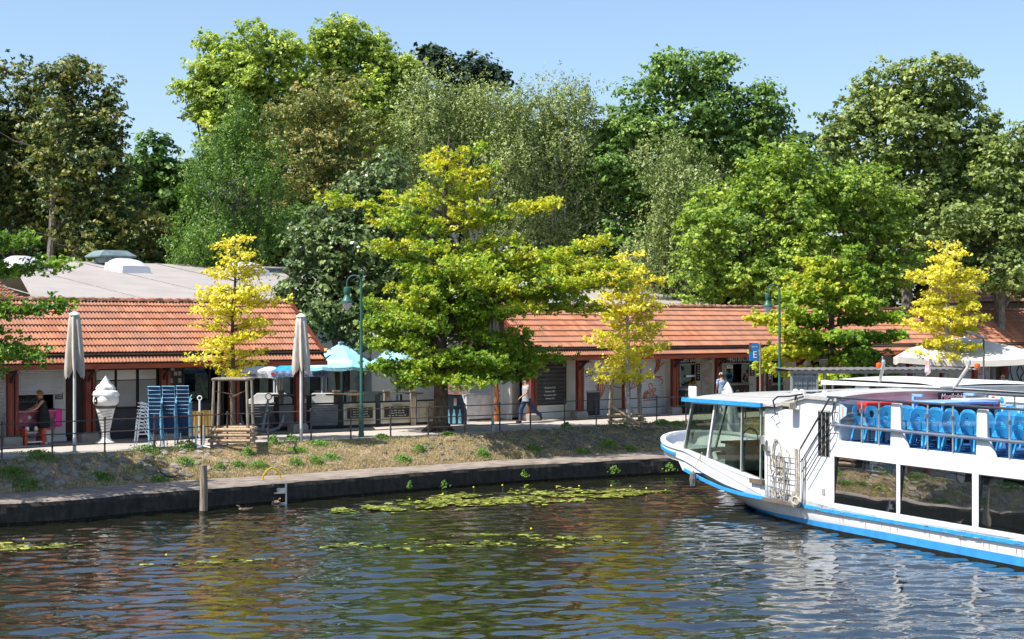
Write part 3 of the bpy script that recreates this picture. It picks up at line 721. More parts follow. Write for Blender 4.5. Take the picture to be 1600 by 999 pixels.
# --- layered oaks of the promenade: limbs with flat sprays of leaves
def spray_tree(name, label, base, branches, m, trunk_r, height, bk, seed, patch, size=.085, dens=1.0, group=None, cat='tree', lean=0.0, spray=.8, thick=.2, up=.12, root=True, trunk_top=.02, sub=9):
    """branches: (height, azimuth in degrees, length, rise[, start]) ; azimuth 0 = +X, 90 = away from the water side"""
    r = random.Random(seed); nr = np.random.default_rng(seed); o = thing(name, label, cat, base, 0, group); mb = MB()
    tp = [Vector((lean * (i / 10) ** 2 + r.uniform(-.03, .03) * (0 < i), r.uniform(-.03, .03) * (0 < i), height * i / 10)) for i in range(11)]
    mb.tube(tp, [trunk_r * (1 - i / 10) ** .8 + trunk_top for i in range(11)], 10)
    if root:
        for a in range(5):
            t = a * 1.257 + r.random(); mb.tube([(0, 0, trunk_r * 1.6), (math.cos(t) * trunk_r * 1.05, math.sin(t) * trunk_r * 1.05, trunk_r * .75), (math.cos(t) * trunk_r * 2.0, math.sin(t) * trunk_r * 2.0, .06), (math.cos(t) * trunk_r * 2.8, math.sin(t) * trunk_r * 2.8, -.1)], [trunk_r * .6, trunk_r * .5, trunk_r * .3, .05], 8)
    CC = []; NN = []; TT = []
    def at_trunk(h): 
        k = min(9.999, max(0, h / height * 10)); i = int(k); return tp[i].lerp(tp[i+1], k - i)
    def leafs(c, n, rad, th, tn):
        k_ = max(1, n // 7); tc_ = nr.normal(size=(k_, 3)); tc_ = unit(tc_) * (nr.random(k_) ** .5)[:, None] * np.array([rad * 1.15, rad * 1.15, th])
        q = tc_[nr.integers(0, k_, n)] + nr.normal(0, 1, (n, 3)) * np.array([.062, .062, .04])
        CC.append(np.array(c) + q); NN.append(unit(np.array([-.15, -.35, .6]) + nr.normal(0, .6, (n, 3)))); TT.append(np.full(n, tn) + nr.normal(0, .13, n))
    for br in branches:
        h, az, ln, rise = br[:4]; st = at_trunk(h); a = R(az); d = Vector((math.cos(a), math.sin(a), rise)); e = st + d * ln
        r0 = max(.018, trunk_r * .28 * min(1, ln / 3)); P_ = limb(mb, st, e, r0, .01, -.03 if rise >= 0 else .04, 6, 8, .05, r)
        s0 = br[4] if len(br) > 4 else .22
        ns = max(3, int(ln * sub))
        for k in range(ns):
            t = s0 + (1.02 - s0) * (k + r.random()) / ns; i = min(7, int(t * 8)); p = P_[i].lerp(P_[i+1], min(1, t * 8 - i))
            side = r.choice((-1, 1)); w = (.25 + .75 * math.sin(math.pi * min(1, (1.08 - t) * .9 + .1))) * spray * min(1.3, ln * .34 + .25)
            da = a + side * r.uniform(.4, 1.3); L2 = w * r.uniform(.4, 1.15); q = p + Vector((math.cos(da), math.sin(da), r.uniform(-.12, .25) + up)) * L2
            if L2 > .3 and r.random() < .75: limb(mb, p, q, .014, .005, 0, 4, 3, .08, r)
            tn = r.gauss(0, .1); nl = max(4, int(46 * dens * (L2 + .2)))
            for f in (.45, .8, 1.05): leafs(p.lerp(q, f), int(nl / 3), .20 + .10 * L2, thick * r.uniform(.6, 1.2), tn)
    c = np.concatenate(CC); n = np.concatenate(NN); t = np.concatenate(TT) + patch(c)
    mb.build('trunk', bk, o, smooth=True)
    leaf_quads(c, n, size * nr.uniform(.6, 1.25, len(c)), .62, t, 'crown', m, o, r=nr); return o

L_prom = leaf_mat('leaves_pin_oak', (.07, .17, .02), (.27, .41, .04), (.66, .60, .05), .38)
L_gold = leaf_mat('leaves_golden_oak', (.46, .46, .04), (.76, .69, .08), (.88, .80, .14), .40)
def whorl(specs, seed, jh=.38):
    """specs: (height, left, right, back, front, rise) reach in metres around the trunk"""
    r = random.Random(seed); B = []
    for h, l, rt, bk_, fr, rise in specs:
        for a0, ln in ((180, l), (0, rt), (90, bk_), (270, fr), (225, (l + fr) / 2 * .95), (315, (rt + fr) / 2 * .95), (135, (l + bk_) / 2 * .9), (45, (rt + bk_) / 2 * .9)):
            if ln > .25: B.append((h + r.uniform(-jh, jh), a0 + r.uniform(-26, 26), ln * r.uniform(.72, 1.08), rise + r.uniform(-.13, .13)))
    return B
ob = gp(688, 674); ob.z = -.02
# tiers read off the photograph: 43 px to the metre at the trunk
ospec = [(2.0,2.2,4.4,2.0,2.0,-.06),(2.3,2.7,4.7,2.6,2.2,-.02),(2.5,3.0,4.2,2.6,2.4,.02),(3.1,3.1,3.4,2.8,2.4,.05),(3.7,2.8,2.8,2.6,2.3,.1),(4.2,2.2,4.8,2.4,1.6,.12),(4.7,1.8,6.1,2.2,1.5,.15),(5.1,1.8,6.2,2.2,1.5,.17),
         (5.5,1.9,3.6,2.2,1.5,.16),(6.2,2.5,2.9,1.8,1.4,.2),(6.9,3.1,2.6,1.6,1.2,.26),(7.5,2.6,2.4,1.3,1.0,.3),(8.4,1.0,1.9,.9,.8,.3),(9.1,.9,2.0,.8,.7,.3),(9.8,.8,1.3,.6,.5,.4)]
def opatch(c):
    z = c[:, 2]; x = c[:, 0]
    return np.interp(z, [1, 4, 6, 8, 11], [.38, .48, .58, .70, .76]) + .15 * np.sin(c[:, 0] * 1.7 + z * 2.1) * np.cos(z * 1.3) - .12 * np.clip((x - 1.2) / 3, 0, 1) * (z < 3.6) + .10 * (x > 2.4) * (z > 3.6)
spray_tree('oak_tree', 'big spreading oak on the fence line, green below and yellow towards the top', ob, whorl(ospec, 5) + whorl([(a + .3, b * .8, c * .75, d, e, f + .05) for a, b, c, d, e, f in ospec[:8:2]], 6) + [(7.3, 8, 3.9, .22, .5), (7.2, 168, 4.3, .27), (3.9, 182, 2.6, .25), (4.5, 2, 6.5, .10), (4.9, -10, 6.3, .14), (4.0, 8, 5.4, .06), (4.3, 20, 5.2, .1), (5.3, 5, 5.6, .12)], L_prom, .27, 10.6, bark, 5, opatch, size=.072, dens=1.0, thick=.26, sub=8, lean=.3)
def gspec(H, h0, w, n, seed, asym=0):
    r = random.Random(seed); S = []
    for i in range(n):
        f = i / (n - 1); h = h0 + (H - h0) * (f ** .92) * .96; rad = w * (math.sin(math.pi * min(1, .28 + .62 * f)) ** .8) * r.uniform(.75, 1.15) * (1.0 if f < .8 else .75)
        S.append((h + r.uniform(-.1,.1), rad * r.uniform(.7, 1.15) * (1 - asym), rad * r.uniform(.7, 1.15) * (1 + asym), rad * .75, rad * .75, .22))
    return S
yb = gp(363, 688)
spray_tree('young_oak', 'young yellow oak staked beside the blue chair stacks', yb, whorl(gspec(6.4, 2.35, 1.5, 10, 11), 11), L_gold, .075, 6.6, bark, 11, lambda c: .5 + .1 * np.sin(c[:, 2] * 3), size=.068, dens=.72, spray=.6, thick=.17, root=False, lean=.1, group='young yellow oaks along the promenade')
yb2 = gp(981, 665)
spray_tree('young_oak', 'young yellow oak in the wooden tree frame, against the right hand tiled roof', yb2, whorl(gspec(6.3, 1.9, 1.75, 10, 12), 12), L_gold, .085, 6.7, bark_pale, 12, lambda c: .45 + .12 * np.sin(c[:, 2] * 3), size=.07, dens=.85, spray=.65, thick=.2, root=False, group='young yellow oaks along the promenade')
yb3 = Vector((680 / FPX * 76, 76, 0))
spray_tree('young_oak', 'young yellow oak with a pale trunk in front of the big beige parasol', yb3, whorl(gspec(7.2, 2.2, 2.1, 8, 13), 13), L_gold, .11, 7.6, bark_pale, 13, lambda c: .42 + .1 * np.sin(c[:, 2] * 2), size=.08, dens=.9, spray=.75, thick=.2, root=False, group='young yellow oaks along the promenade')
yb4 = Vector((500 / FPX * 70, 70, 0))
g4 = [(1.8,2.9,2.2,2.,2.0,.05),(2.5,3.0,2.6,2.4,2.2,.1),(3.2,2.9,2.6,2.4,2.2,.15),(3.9,2.5,2.6,2.2,2.0,.22),(4.7,2.3,2.2,2.,1.7,.28),(5.4,1.9,1.8,1.6,1.4,.35),(6.1,1.3,1.2,1.,1.0,.4)]
spray_tree('oak_tree', 'bushy oak right of the second lamp post, yellow on its left side', yb4, whorl(g4, 14), L_prom, .2, 7.0, bark, 14, lambda c: .44 + .26 * np.clip(-c[:, 0] / 2 + .2, -.7, 1) + .16 * np.sin(c[:, 2] * 1.4 + c[:, 0]), size=.1, dens=1.25, thick=.26)
fb = gp(-128, 722)
spray_tree('oak_tree', 'dark green oak branch reaching in at the left edge over the kiosk', fb, whorl([(2.2,2.5,3.6,2.4,2.6,.03),(2.9,2.8,3.9,2.6,2.6,.05),(3.6,2.6,3.9,2.6,2.4,.06),(4.4,2.4,3.6,2.4,2.0,.1),(5.2,2.2,3.2,2.,1.8,.15),(5.9,1.8,2.2,1.6,1.4,.2)], 15), L_prom, .3, 7.0, bark, 15,
           lambda c: .24 + .10 * np.sin(c[:, 0] * 2 + c[:, 2]) + 0 * c[:, 0], size=.07, dens=1.2, thick=.22)

fb2 = Vector((-18.9, 44.6, -.4))
bg_tree('broadleaf_tree', 'green tree outside the left edge whose shade falls on the stone bank', 'tree', 44.6, [(-300,300,190,150,0),(-250,380,150,110,0),(-380,330,150,140,0)], L_oak, base_px=-300, seed=31, group=None, size=.12, dens=45, clump=.6, nknob=4)

bg_tree('broadleaf_tree', 'green broadleaf beyond the right edge of the picture', 'tree', 95, [(1760,260,80,90,0),(1700,360,80,80,0),(1820,360,80,80,0)], L_oak, base_px=1760, seed=41, size=.2, dens=30, clump=.9, nknob=4)
bg_tree('broadleaf_tree', 'lower bright broadleaf far beyond the right edge of the picture', 'tree', 100, [(1960,300,90,90,0),(1900,400,80,70,0),(2050,380,90,80,0)], L_bright, base_px=1960, seed=42, size=.2, dens=30, clump=.9, nknob=4)
# ================================================================== the market halls
def tile_shader(name, island):
    m = bpy.data.materials.new(name); m.use_nodes = True; nt = m.node_tree; b = nt.nodes['Principled BSDF']
    b.inputs['Roughness'].default_value = .75; b.inputs['Specular IOR Level'].default_value = .2
    g = _n(nt, 'ShaderNodeNewGeometry'); oi = _n(nt, 'ShaderNodeObjectInfo')
    rnd = g.outputs['Random Per Island'] if island else oi.outputs['Random']
    r = _n(nt, 'ShaderNodeValToRGB'); e = r.color_ramp.elements
    e[0].position = 0; e[0].color = (.34, .13, .07, 1); e[1].position = 1; e[1].color = (.50, .22, .125, 1); k = e.new(.5); k.color = (.42, .17, .092, 1)
    nt.links.new(rnd, r.inputs[0])
    n = _n(nt, 'ShaderNodeTexNoise'); n.inputs['Scale'].default_value = .55; n.inputs['Detail'].default_value = 6; n.inputs['Roughness'].default_value = .65
    nt.links.new(g.outputs['Position'], n.inputs[0])
    r2 = _n(nt, 'ShaderNodeValToRGB'); r2.color_ramp.elements[0].position = .40; r2.color_ramp.elements[0].color = (.08, .08, .08, 1); r2.color_ramp.elements[1].position = .66; r2.color_ramp.elements[1].color = (.9, .9, .9, 1)
    nt.links.new(n.outputs['Fac'], r2.inputs[0])
    mx = _n(nt, 'ShaderNodeMix', data_type='RGBA'); nt.links.new(r2.outputs[0], mx.inputs[0]); nt.links.new(r.outputs[0], mx.inputs[6]); mx.inputs[7].default_value = (.29, .155, .11, 1)
    nt.links.new(mx.outputs[2], b.inputs['Base Color'])
    n2 = _n(nt, 'ShaderNodeTexNoise'); n2.inputs['Scale'].default_value = 40; nt.links.new(g.outputs['Position'], n2.inputs[0])
    bp = _n(nt, 'ShaderNodeBump'); bp.inputs['Strength'].default_value = .15; bp.inputs['Distance'].default_value = .01; nt.links.new(n2.outputs['Fac'], bp.inputs['Height']); nt.links.new(bp.outputs[0], b.inputs['Normal'])
    return m
tile_one = tile_shader('clay_tile', False); tile_many = tile_shader('clay_tile_field', True)
TW, TG = .25, .345                                   # tile width and exposed length
def tile_geo(L=.42):
    """x across, y up the slope, z out of it"""
    mb = MB(); xs = [i * TW / 10 for i in range(11)]
    def h(x): return .036 * max(0, math.sin(2 * math.pi * (x / (TW / 2)) - .6)) ** .8 + .004
    for y, dz in ((0, .052), (L, 0)):
        for x in xs: mb.v.append((x, y, h(x) + dz))
    for x in xs: mb.v.append((x, 0, h(x) + .005))
    for i in range(10):
        mb.f.append((i, i + 1, 11 + i + 1, 11 + i)); mb.m.append(0)
        mb.f.append((22 + i, 22 + i + 1, i + 1, i)); mb.m.append(0)
    return mb
TGEO = tile_geo(); TMESH = TGEO.mesh('tile', tile_one, False)
EAVE_V, EAVE_Z = .32, 2.90
PITCH = R(39.5); RIDGE_V = -1.78; RIDGE_Z = EAVE_Z + (EAVE_V - RIDGE_V) * math.tan(PITCH)
def frame_mat(u, v, z, pitch):
    """hall frame (x=u, y=-v, z): a matrix whose y axis climbs the roof"""
    return Matrix.Translation((u, -v, z)) @ Matrix.Rotation(pitch, 4, 'X')
def hall(name, label, u0, u1, budget_from, ridge_n):
    o = thing(name, label, 'market hall', uv(0, 0, 0), TH)
    # roof deck (closed prism), two slopes, gables
    mb = MB(); rz = RIDGE_Z - .05; back = 2 * RIDGE_V - EAVE_V
    mb.prism([(-EAVE_V + .02, EAVE_Z - .05), (-RIDGE_V, rz), (-back, EAVE_Z - .05), (-back, EAVE_Z - .2), (-EAVE_V + .02, EAVE_Z - .13)], 'x', u0 + .03, u1 - .03)
    roof = mb.build('roof', mat('roof_deck', (.10, .045, .03), .9), o)
    rows = int((EAVE_V - RIDGE_V) / math.cos(PITCH) / TG) + 1
    L_ = (EAVE_V - RIDGE_V) / math.cos(PITCH); n = int((u1 - u0) / TW); field = MB(); cnt = 0
    for i in range(n):
        for j in range(rows):
            s = j * TG; hh = .42 if s + .42 < L_ - .02 else L_ - .02 - s
            if hh < .1: continue
            u = u0 + i * TW; z = EAVE_Z + s * math.sin(PITCH) - .02; v = EAVE_V - s * math.cos(PITCH)
            M = frame_mat(u + random.uniform(-.003, .003), v, z + random.uniform(-.003, .004), PITCH) @ Matrix.Scale(hh / .42, 4, (0, 1, 0))
            if u >= budget_from and cnt < 300:
                t = bpy.data.objects.new('tile', TMESH); C.objects.link(t); t.parent = roof; t.matrix_local = M; cnt += 1
            else: field.add([M @ Vector(p) for p in TGEO.v], TGEO.f)
    bks = int(L_ / TG / 2)
    for i in range(0, n, 1):                                   # rear slope, coarser
        M = Matrix.Translation((u0 + i * TW + TW, -back, EAVE_Z)) @ Matrix.Rotation(math.pi, 4, 'Z') @ Matrix.Rotation(PITCH, 4, 'X') @ Matrix.Scale(L_ / .42 * .98, 4, (0, 1, 0))
        field.add([M @ Vector(p) for p in TGEO.v], TGEO.f)
    fo = field.build('tile_field', tile_many, roof); fo['kind'] = 'stuff'
    # ridge caps
    cap = MB()
    for k in range(5):
        a = math.pi * k / 4
        cap.v.append((0, .11 * math.cos(a), .10 * math.sin(a) - .01)); cap.v.append((.38, .13 * math.cos(a), .115 * math.sin(a) + .012))
    for k in range(4): cap.f.append((2*k, 2*k+1, 2*k+3, 2*k+2)); cap.m.append(0)
    cap.f.append((1, 3, 5, 7, 9)); cap.m.append(0)
    cm = cap.mesh('ridge_tile', mat('ridge_clay', (.36, .17, .11), .85, var=.3, scale=5, rnd=.25)); m_ = int((u1 - u0) / .36)
    for k in range(m_):
        t = bpy.data.objects.new('ridge_tile', cm); C.objects.link(t); t.parent = roof; t.location = (u0 + k * .36, -RIDGE_V, RIDGE_Z - .02)
    # verge boards, gutter, skirt, fascia
    for u in (u0 - .04, u1 + .0):
        mb = MB(); mb.prism([(-EAVE_V, EAVE_Z - .13), (-RIDGE_V, RIDGE_Z - .12), (-back, EAVE_Z - .13), (-back, EAVE_Z + .02), (-RIDGE_V, RIDGE_Z + .03), (-EAVE_V, EAVE_Z + .02)], 'x', u, u + .05); mb.build('verge_board', red_wood, o)
    mb = MB(); k = 8; gz = EAVE_Z - .045; gy = -EAVE_V - .045; r_ = .062
    for e_, u in enumerate((u0 - .1, u1 + .1)):
        for i in range(k + 1): a = math.pi + math.pi * i / k; mb.v.append((u, gy + r_ * math.cos(a), gz + r_ * math.sin(a)))
    for i in range(k): mb.f.append((i, i + 1, k + 1 + i + 1, k + 1 + i)); mb.m.append(0)
    mb.tube([(u0 - .1, gy - r_, gz), (u1 + .1, gy - r_, gz)], .009, 6)
    mb.f.append(tuple(range(k + 1))); mb.m.append(0); mb.f.append(tuple(range(k + 1, 2*k + 2))); mb.m.append(0)
    for x in np.arange(u0 + .4, u1, 1.3): mb.box(x, x + .03, gy - r_ - .006, gy + r_ + .05, gz - .03, gz + .012)
    mb.build('gutter', mat('gutter_zinc', (.15, .13, .12), .5, metal=.3), o)
    sk = MB(); sp = R(50); M0 = None; n2 = int((u1 - u0) / TW)
    for i in range(n2):
        M = Matrix.Translation((u0 + i * TW, -.56, 2.555)) @ Matrix.Rotation(sp, 4, 'X') @ Matrix.Scale(.62, 4, (0, 1, 0)); sk.add([M @ Vector(p) for p in TGEO.v], TGEO.f)
    so = sk.build('eave_tiles', tile_many, o); so['kind'] = 'stuff'
    mb = MB(); mb.prism([(-.585, 2.535), (-.33, 2.83), (-.33, 2.4), (-.52, 2.4), (-.52, 2.535)], 'x', u0 + .02, u1 - .02); mb.build('soffit', dark_wood, o)
    mb = MB(); mb.box(u0, u1, -.605, -.52, 2.375, 2.53); mb.build('fascia', red_fascia, o)
    return o
post_mb = MB(); post_mb.box(-.09, .09, -.09, .09, .28, 2.4); POST = post_mb.mesh('column', red_wood)
post2 = MB(); post2.box(.16, .27, -.05, .10, .28, 2.4); POST2 = post2.mesh('column_batten', red_wood)
pl = MB(); pl.box(-.28, .34, -.2, .2, 0, .24); pl.prism([(-.2, .24), (.2, .24), (.15, .29), (-.15, .29)], 'x', -.24, .3); PLIN = pl.mesh('plinth', concrete)
br = MB(); br.bar((0, -.05, 1.98), (0, -.5, 2.36), .07, .09); br.prism([(-.75, 2.28), (-.05, 2.28), (-.05, 2.37), (-.68, 2.37)], 'x', -.045, .045); BRK = br.mesh('bracket', dark_wood)
def columns(o, us):
    for u in us:
        c = bpy.data.objects.new('column', POST); C.objects.link(c); c.parent = o; c.location = (u, 0, 0)
        for nme, me in (('batten', POST2), ('plinth', PLIN), ('bracket', BRK)):
            d = bpy.data.objects.new(nme, me); C.objects.link(d); d.parent = c
WV = -.72                                                  # wall plane
def U(px): return u_at(px, WV)
def Zw(px, py): return z_at(px, py, WV)
yW = -WV
def panel(o, name, px0, px1, z0, z1, m, d=.08, y=yW, **kw):
    mb = MB(); mb.box(U(px0), U(px1), y, y + d, z0, z1); return mb.build(name, m, o, **kw)
def shutter(o, px0, px1, z0, z1, m=shutter_m, y=yW - .02, pitch=.075):
    mb = MB(); a, b = U(px0), U(px1); n = max(3, int((z1 - z0) / pitch)); h = (z1 - z0) / n
    for i in range(n):
        z = z0 + i * h; mb.prism([(y, z), (y - .018, z + h * .3), (y - .018, z + h * .72), (y, z + h * .97), (y + .02, z + h * .97), (y + .02, z)], 'x', a, b)
    mb.box(a - .03, a, y - .03, y + .03, z0, z1); mb.box(b, b + .03, y - .03, y + .03, z0, z1); mb.box(a, b, y - .03, y + .01, z0 - .05, z0)
    return mb.build('roller_shutter', m, o)
def window(o, px0, px1, z0, z1, y=yW, fr=black, gm=glass, w=.035, n=1, sill=False):
    mb = MB(); a, b = U(px0), U(px1)
    mb.box(a, b, y - .05, y + .02, z1 - w, z1); mb.box(a, b, y - .05, y + .02, z0, z0 + w)
    for i in range(n + 1):
        x = a + (b - a - w) * i / n; mb.box(x, x + w, y - .048, y + .018, z0 + w, z1 - w)
    f = mb.build('window', fr, o)
    for i in range(n):
        x = a + (b - a - w) * i / n + w; x2 = a + (b - a - w) * (i + 1) / n
        p = MB(); p.box(x, x2, y - .02, y - .012, z0 + w, z1 - w); p.build('pane', gm, f)
    return f
# ---- left hall
uL1 = u_at(508, .45)
hl = hall('market_hall', 'left low hall with red clay tile roof, kiosk and shop windows under its eave', -9.0, uL1, -3.35, 0)
columns(hl, [-7.95, -5.3, -2.62, 0.0, 2.7, 5.35, 8.0])
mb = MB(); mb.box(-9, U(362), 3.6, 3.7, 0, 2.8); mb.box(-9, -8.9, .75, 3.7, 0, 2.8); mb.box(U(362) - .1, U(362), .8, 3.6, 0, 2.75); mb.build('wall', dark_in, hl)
mb = MB(); mb.box(-9, uL1, .78, 3.6, -.01, .015); mb.build('floor', mat('hall_floor', (.10, .095, .09), .8), hl)
mb = MB(); mb.box(-9, U(362), yW + .0, yW + .12, 2.36, 2.72); mb.build('lintel', wall_pale, hl)
zt = 2.36
shutter(hl, -60, 8, .05, zt)
shutter(hl, 22, 96, 1.60, zt, pitch=.055)
panel(hl, 'jamb', 96, 102.5, 0.0, zt, wall_white)
panel(hl, 'jamb', 84, 96, 0.0, 1.58, wall_white, d=.06)
panel(hl, 'counter_front', 14, 83, 0.02, 1.02, wall_white, d=.06)
mb = MB(); mb.box(U(14), U(101), yW - .04, yW + .45, 1.02, 1.06); mb.build('counter', grey_paint, hl)
mb = MB(); mb.box(U(22), U(84), 1.5, 1.55, .9, 2.3)
mb.build('back_panel', mat('kiosk_back', (.12, .12, .12), .7), hl)
mb = MB()
for k, z in enumerate((1.28, 1.52)): mb.box(U(22), U(84), 1.25, 1.5, z, z + .02)
for i in range(16):
    x = U(23) + i * (U(83) - U(23)) / 16; mb.lathe([(.03, 1.30), (.03, 1.4), (.012, 1.44), (.012, 1.47)], 6, (x, 1.35, 0), mi=1)
mb.build('bottle_shelf', [grey_paint, mat('bottles', (.30, .26, .2), .3, var=.3, scale=9)], hl)
bd = panel(hl, 'price_board', 86, 97.5, 1.38, 1.60, black, d=.02, y=yW - .03)
panel(hl, 'price_label', 85, 98, 1.34, 1.37, white_paint, d=.015, y=yW - .032)
text('SOFTEIS\nKAFFEE\nCREPES', .062, white_paint, bd, ((U(86) + U(97.5)) / 2, yW - .034, 1.49), (R(90), 0, 0))
panel(hl, 'kick_board', 14, 102, 0.02, .16, white_paint, d=.09, y=yW - .1)
# dark panelled bay
panel(hl, 'wood_panelling', 103, 146, 0, zt, dark_wood, d=.05, y=yW + .25)
# three tall panes over dark base
cb = mat('frosted_film', (.34, .34, .32), .55, var=.05)
win = window(hl, 147.5, 245, 1.02, 2.34, n=3, w=.05, fr=black)
for i, (a, b) in enumerate(((149, 178), (181, 213), (216.5, 244))):
    p = panel(hl, 'frosted_film', a, b, 1.06, 1.93 + .01 * i, cb, d=.008, y=yW - .036)
    panel(hl, 'blind', a, b, 1.97, 2.29, wall_white, d=.008, y=yW - .036)
panel(hl, 'base_panel', 147, 262, 0.0, 1.0, mat('charcoal_panel', (.05, .052, .06), .6), d=.06)
mb = MB(); mb.box(U(228), U(240), yW - .12, yW, 1.0, 1.03); mb.build('shelf', wall_white, hl)
# menu bay and bar window
mb_ = panel(hl, 'menu_board', 263, 285, .95, zt - .02, mat('menu_black', (.035, .035, .035), .6), d=.03, y=yW - .01)
pics = MB()
for i in range(3):
    for j in range(5):
        if (i * 7 + j * 3) % 4 == 0: continue
        x = U(265 + i * 6.5); pics.box(x, x + .12, yW - .02, yW - .01, 1.1 + j * .24, 1.1 + j * .24 + .15)
pics.build('menu_pictures', mat('menu_prints', (.42, .40, .36), .6, var=.35, scale=14), hl)
window(hl, 285, 327, 1.12, 2.34, n=1, w=.05); window(hl, 327, 343, 1.12, 2.34, n=1, w=.04)
panel(hl, 'base_panel', 262, 346, 0, 1.1, mat('charcoal_panel', (.05, .052, .06), .6), d=.06)
panel(hl, 'awning_cloth', 288, 325, 1.9, 2.28, white_paint, d=.02, y=yW + .9); panel(hl, 'awning_cloth', 288, 325, 1.78, 1.9, boat_blue, d=.02, y=yW + .9)
panel(hl, 'notice', 306, 317, 1.25, 1.62, mat('red_print', (.65, .04, .04), .5), d=.02, y=yW + .6)
mb = MB(); mb.box(U(346), U(350), yW, yW + .12, 0, zt); mb.build('jamb', dark_wood, hl)
panel(hl, 'poster', 342.5, 347.5, 1.85, 2.2, mat('poster_blue', (.55, .68, .85), .5), d=.015, y=yW - .14)

# ---- right hall
uR0 = u_at(827, .45); uR1 = u_at(1584, RIDGE_V) + 2.2
hr = hall('market_hall', 'long right hall with red clay tile roof, graffitied shutters and snack windows', uR0, uR1, uR0, 0)
cols = [u_at(p) for p in (904, 976, 1052)]
step = (cols[2] - cols[0]) / 2
columns(hr, [cols[0] - step + .2] + cols + [cols[2] + step * k for k in range(1, 10)])
mb = MB(); mb.box(uR0, uR1, 3.6, 3.7, 0, 2.8); mb.box(uR0 + .05, uR0 + .15, .78, 3.6, 0, 2.85); mb.box(uR1 - .15, uR1 - .05, .78, 3.6, 0, 2.85); mb.build('wall', wall_white, hr)
mb = MB(); mb.prism([(-.0 + .75, 2.7), (-RIDGE_V, RIDGE_Z - .25), (3.6, 2.7)], 'x', uR0 + .06, uR0 + .12); mb.build('gable', red_wood, hr)
mb = MB(); mb.box(uR0, uR1, .78, 3.6, -.01, .015); mb.build('floor', mat('hall_floor', (.10, .095, .09), .8), hr)
mb = MB(); mb.box(uR0, uR1, yW, yW + .12, 2.36, 2.72); mb.build('lintel', wall_pale, hr)
panel(hr, 'wall_panel', 818, 832, 0, zt, wall_white); 
menu = shutter(hr, 832, 883, .55, zt, m=mat('dark_menu_panel', (.06, .058, .06), .5, var=.1), pitch=.16)
for k, z in enumerate((1.25, 1.1, .95, .82)):
    text(('Bratwurst 3,50', 'Pommes 2,80', 'Currywurst 3,80', 'Bulette 2,50')[k], .1, white_paint, menu, ((U(840) + U(876)) / 2, yW - .05, z), (R(90), 0, 0), xs=.95)
panel(hr, 'base_panel', 832, 884, 0, .5, wall_white, y=yW - .03); panel(hr, 'sill', 832, 884, .5, .54, white_paint, y=yW - .08, d=.1)
panel(hr, 'wall_panel', 884, 912, 0, zt, wall_pale)
s1 = shutter(hr, 912, 949, .06, zt); panel(hr, 'wall_panel', 949, 984, 0, zt, wall_pale); s2 = shutter(hr, 985, 1039, .34, zt); panel(hr, 'base_panel', 984, 1040, 0, .3, wall_white, y=yW - .05, d=.1)
panel(hr, 'wall_panel', 1040, 1059, 0, zt, wall_pale)
orange = mat('orange_spray', (.50, .15, .05), .5); purple = mat('purple_spray', (.36, .05, .34), .5); blk = mat('black_spray', (.03, .03, .03), .5); pink = mat('pink_spray', (.52, .20, .22), .5)
def graf(o, m, polys, px0, px1, py0, py1, w=.035, y=yW - .045):
    """strokes given in a 0..1 box laid over the photographed spot"""
    mb = MB(); a, b = U(px0), U(px1); zt_, zb = Zw((px0 + px1) / 2, py0), Zw((px0 + px1) / 2, py1)
    for P_ in polys: stroke(mb, [(a + (b - a) * x, zt_ + (zb - zt_) * yy) for x, yy in P_], w, y)
    o2 = mb.build('graffiti', m, o); return o2
graf(s2, blk, [[(0,.05),(.35,0)],[(.18,0),(.16,.35)],[(.4,0),(.38,.3),(.55,.3)],[(.75,0),(.55,.05),(.58,.18),(.75,.2),(.55,.36)],[(.1,.55),(.3,.5),(.15,.7),(.35,.72),(.1,.95)],[(.42,.55),(.4,.95),(.6,.9)],[(.95,.2),(.6,.3)],[(.7,.5),(.65,.95)],[(.85,.5),(.7,.7),(.9,.95)]], 991, 1004, 569, 585, .028)
graf(s2, purple, [[(0,.15),(.45,.75)],[(.42,.1),(.05,.85),(-.05,1.0)],[(.5,.75),(.6,.15),(.72,.7),(.78,.1),(.7,.6)],[(.45,.5),(.85,.3)],[(.8,.0),(.9,.05),(.72,.95),(.95,.6),(.9,1.1)],[(.5,.35),(1.0,.12)]], 984, 1002, 586, 610, .04)
graf(s2, orange, [[(.05,1),(.15,.75),(0,.95),(.2,.9),(.12,1.0)],[(.25,.98),(.3,.72),(.2,.85),(.4,.8)],[(.45,1.0),(.42,.7),(.6,.72),(.5,.85),(.65,.98)],[(.7,.98),(.68,.68),(.9,.7),(.72,.83),(.95,.98)],[(0,1.05),(1.0,1.04)],[(.45,.66),(.4,.52),(.6,.5),(.66,.62)]], 1004, 1026, 577, 623, .05)
graf(s2, orange, [[(.1,.5),(.2,.62),(.45,.58),(.5,.42),(.95,.0)],[(.5,.55),(.62,.05),(.55,.5),(.72,.0),(.62,.46),(.85,.02),(.7,.45)],[(.25,.75),(.25,.68),(.9,.68)],[(.6,.68),(.95,.8),(.85,.92)],[(.45,.5),(1.05,.2)],[(.3,.65),(.75,.42)]], 1009, 1036, 556, 605, .045)
graf(s1, orange, [[(.4,1.0),(.35,.75),(.5,.2),(.6,.0),(.55,.7),(.45,.2)],[(.62,.65),(1.0,.15),(.8,.1),(.65,.6)],[(.0,.85),(.2,.78),(.05,.92),(.3,.95)],[(.5,.72),(.48,1.1)],[(.3,.3),(.5,.6)],[(.42,.1),(.42,.6)]], 922, 948, 585, 640, .055)
graf(s1, blk, [[(0,.6),(.3,.45),(.7,.6),(1,.9)],[(0,.0),(0,.35),(.15,.1),(.15,.35)],[(.3,.1),(.4,.35)],[(.5,.1),(.55,.35),(.7,.1)]], 914, 934, 577, 598, .025)
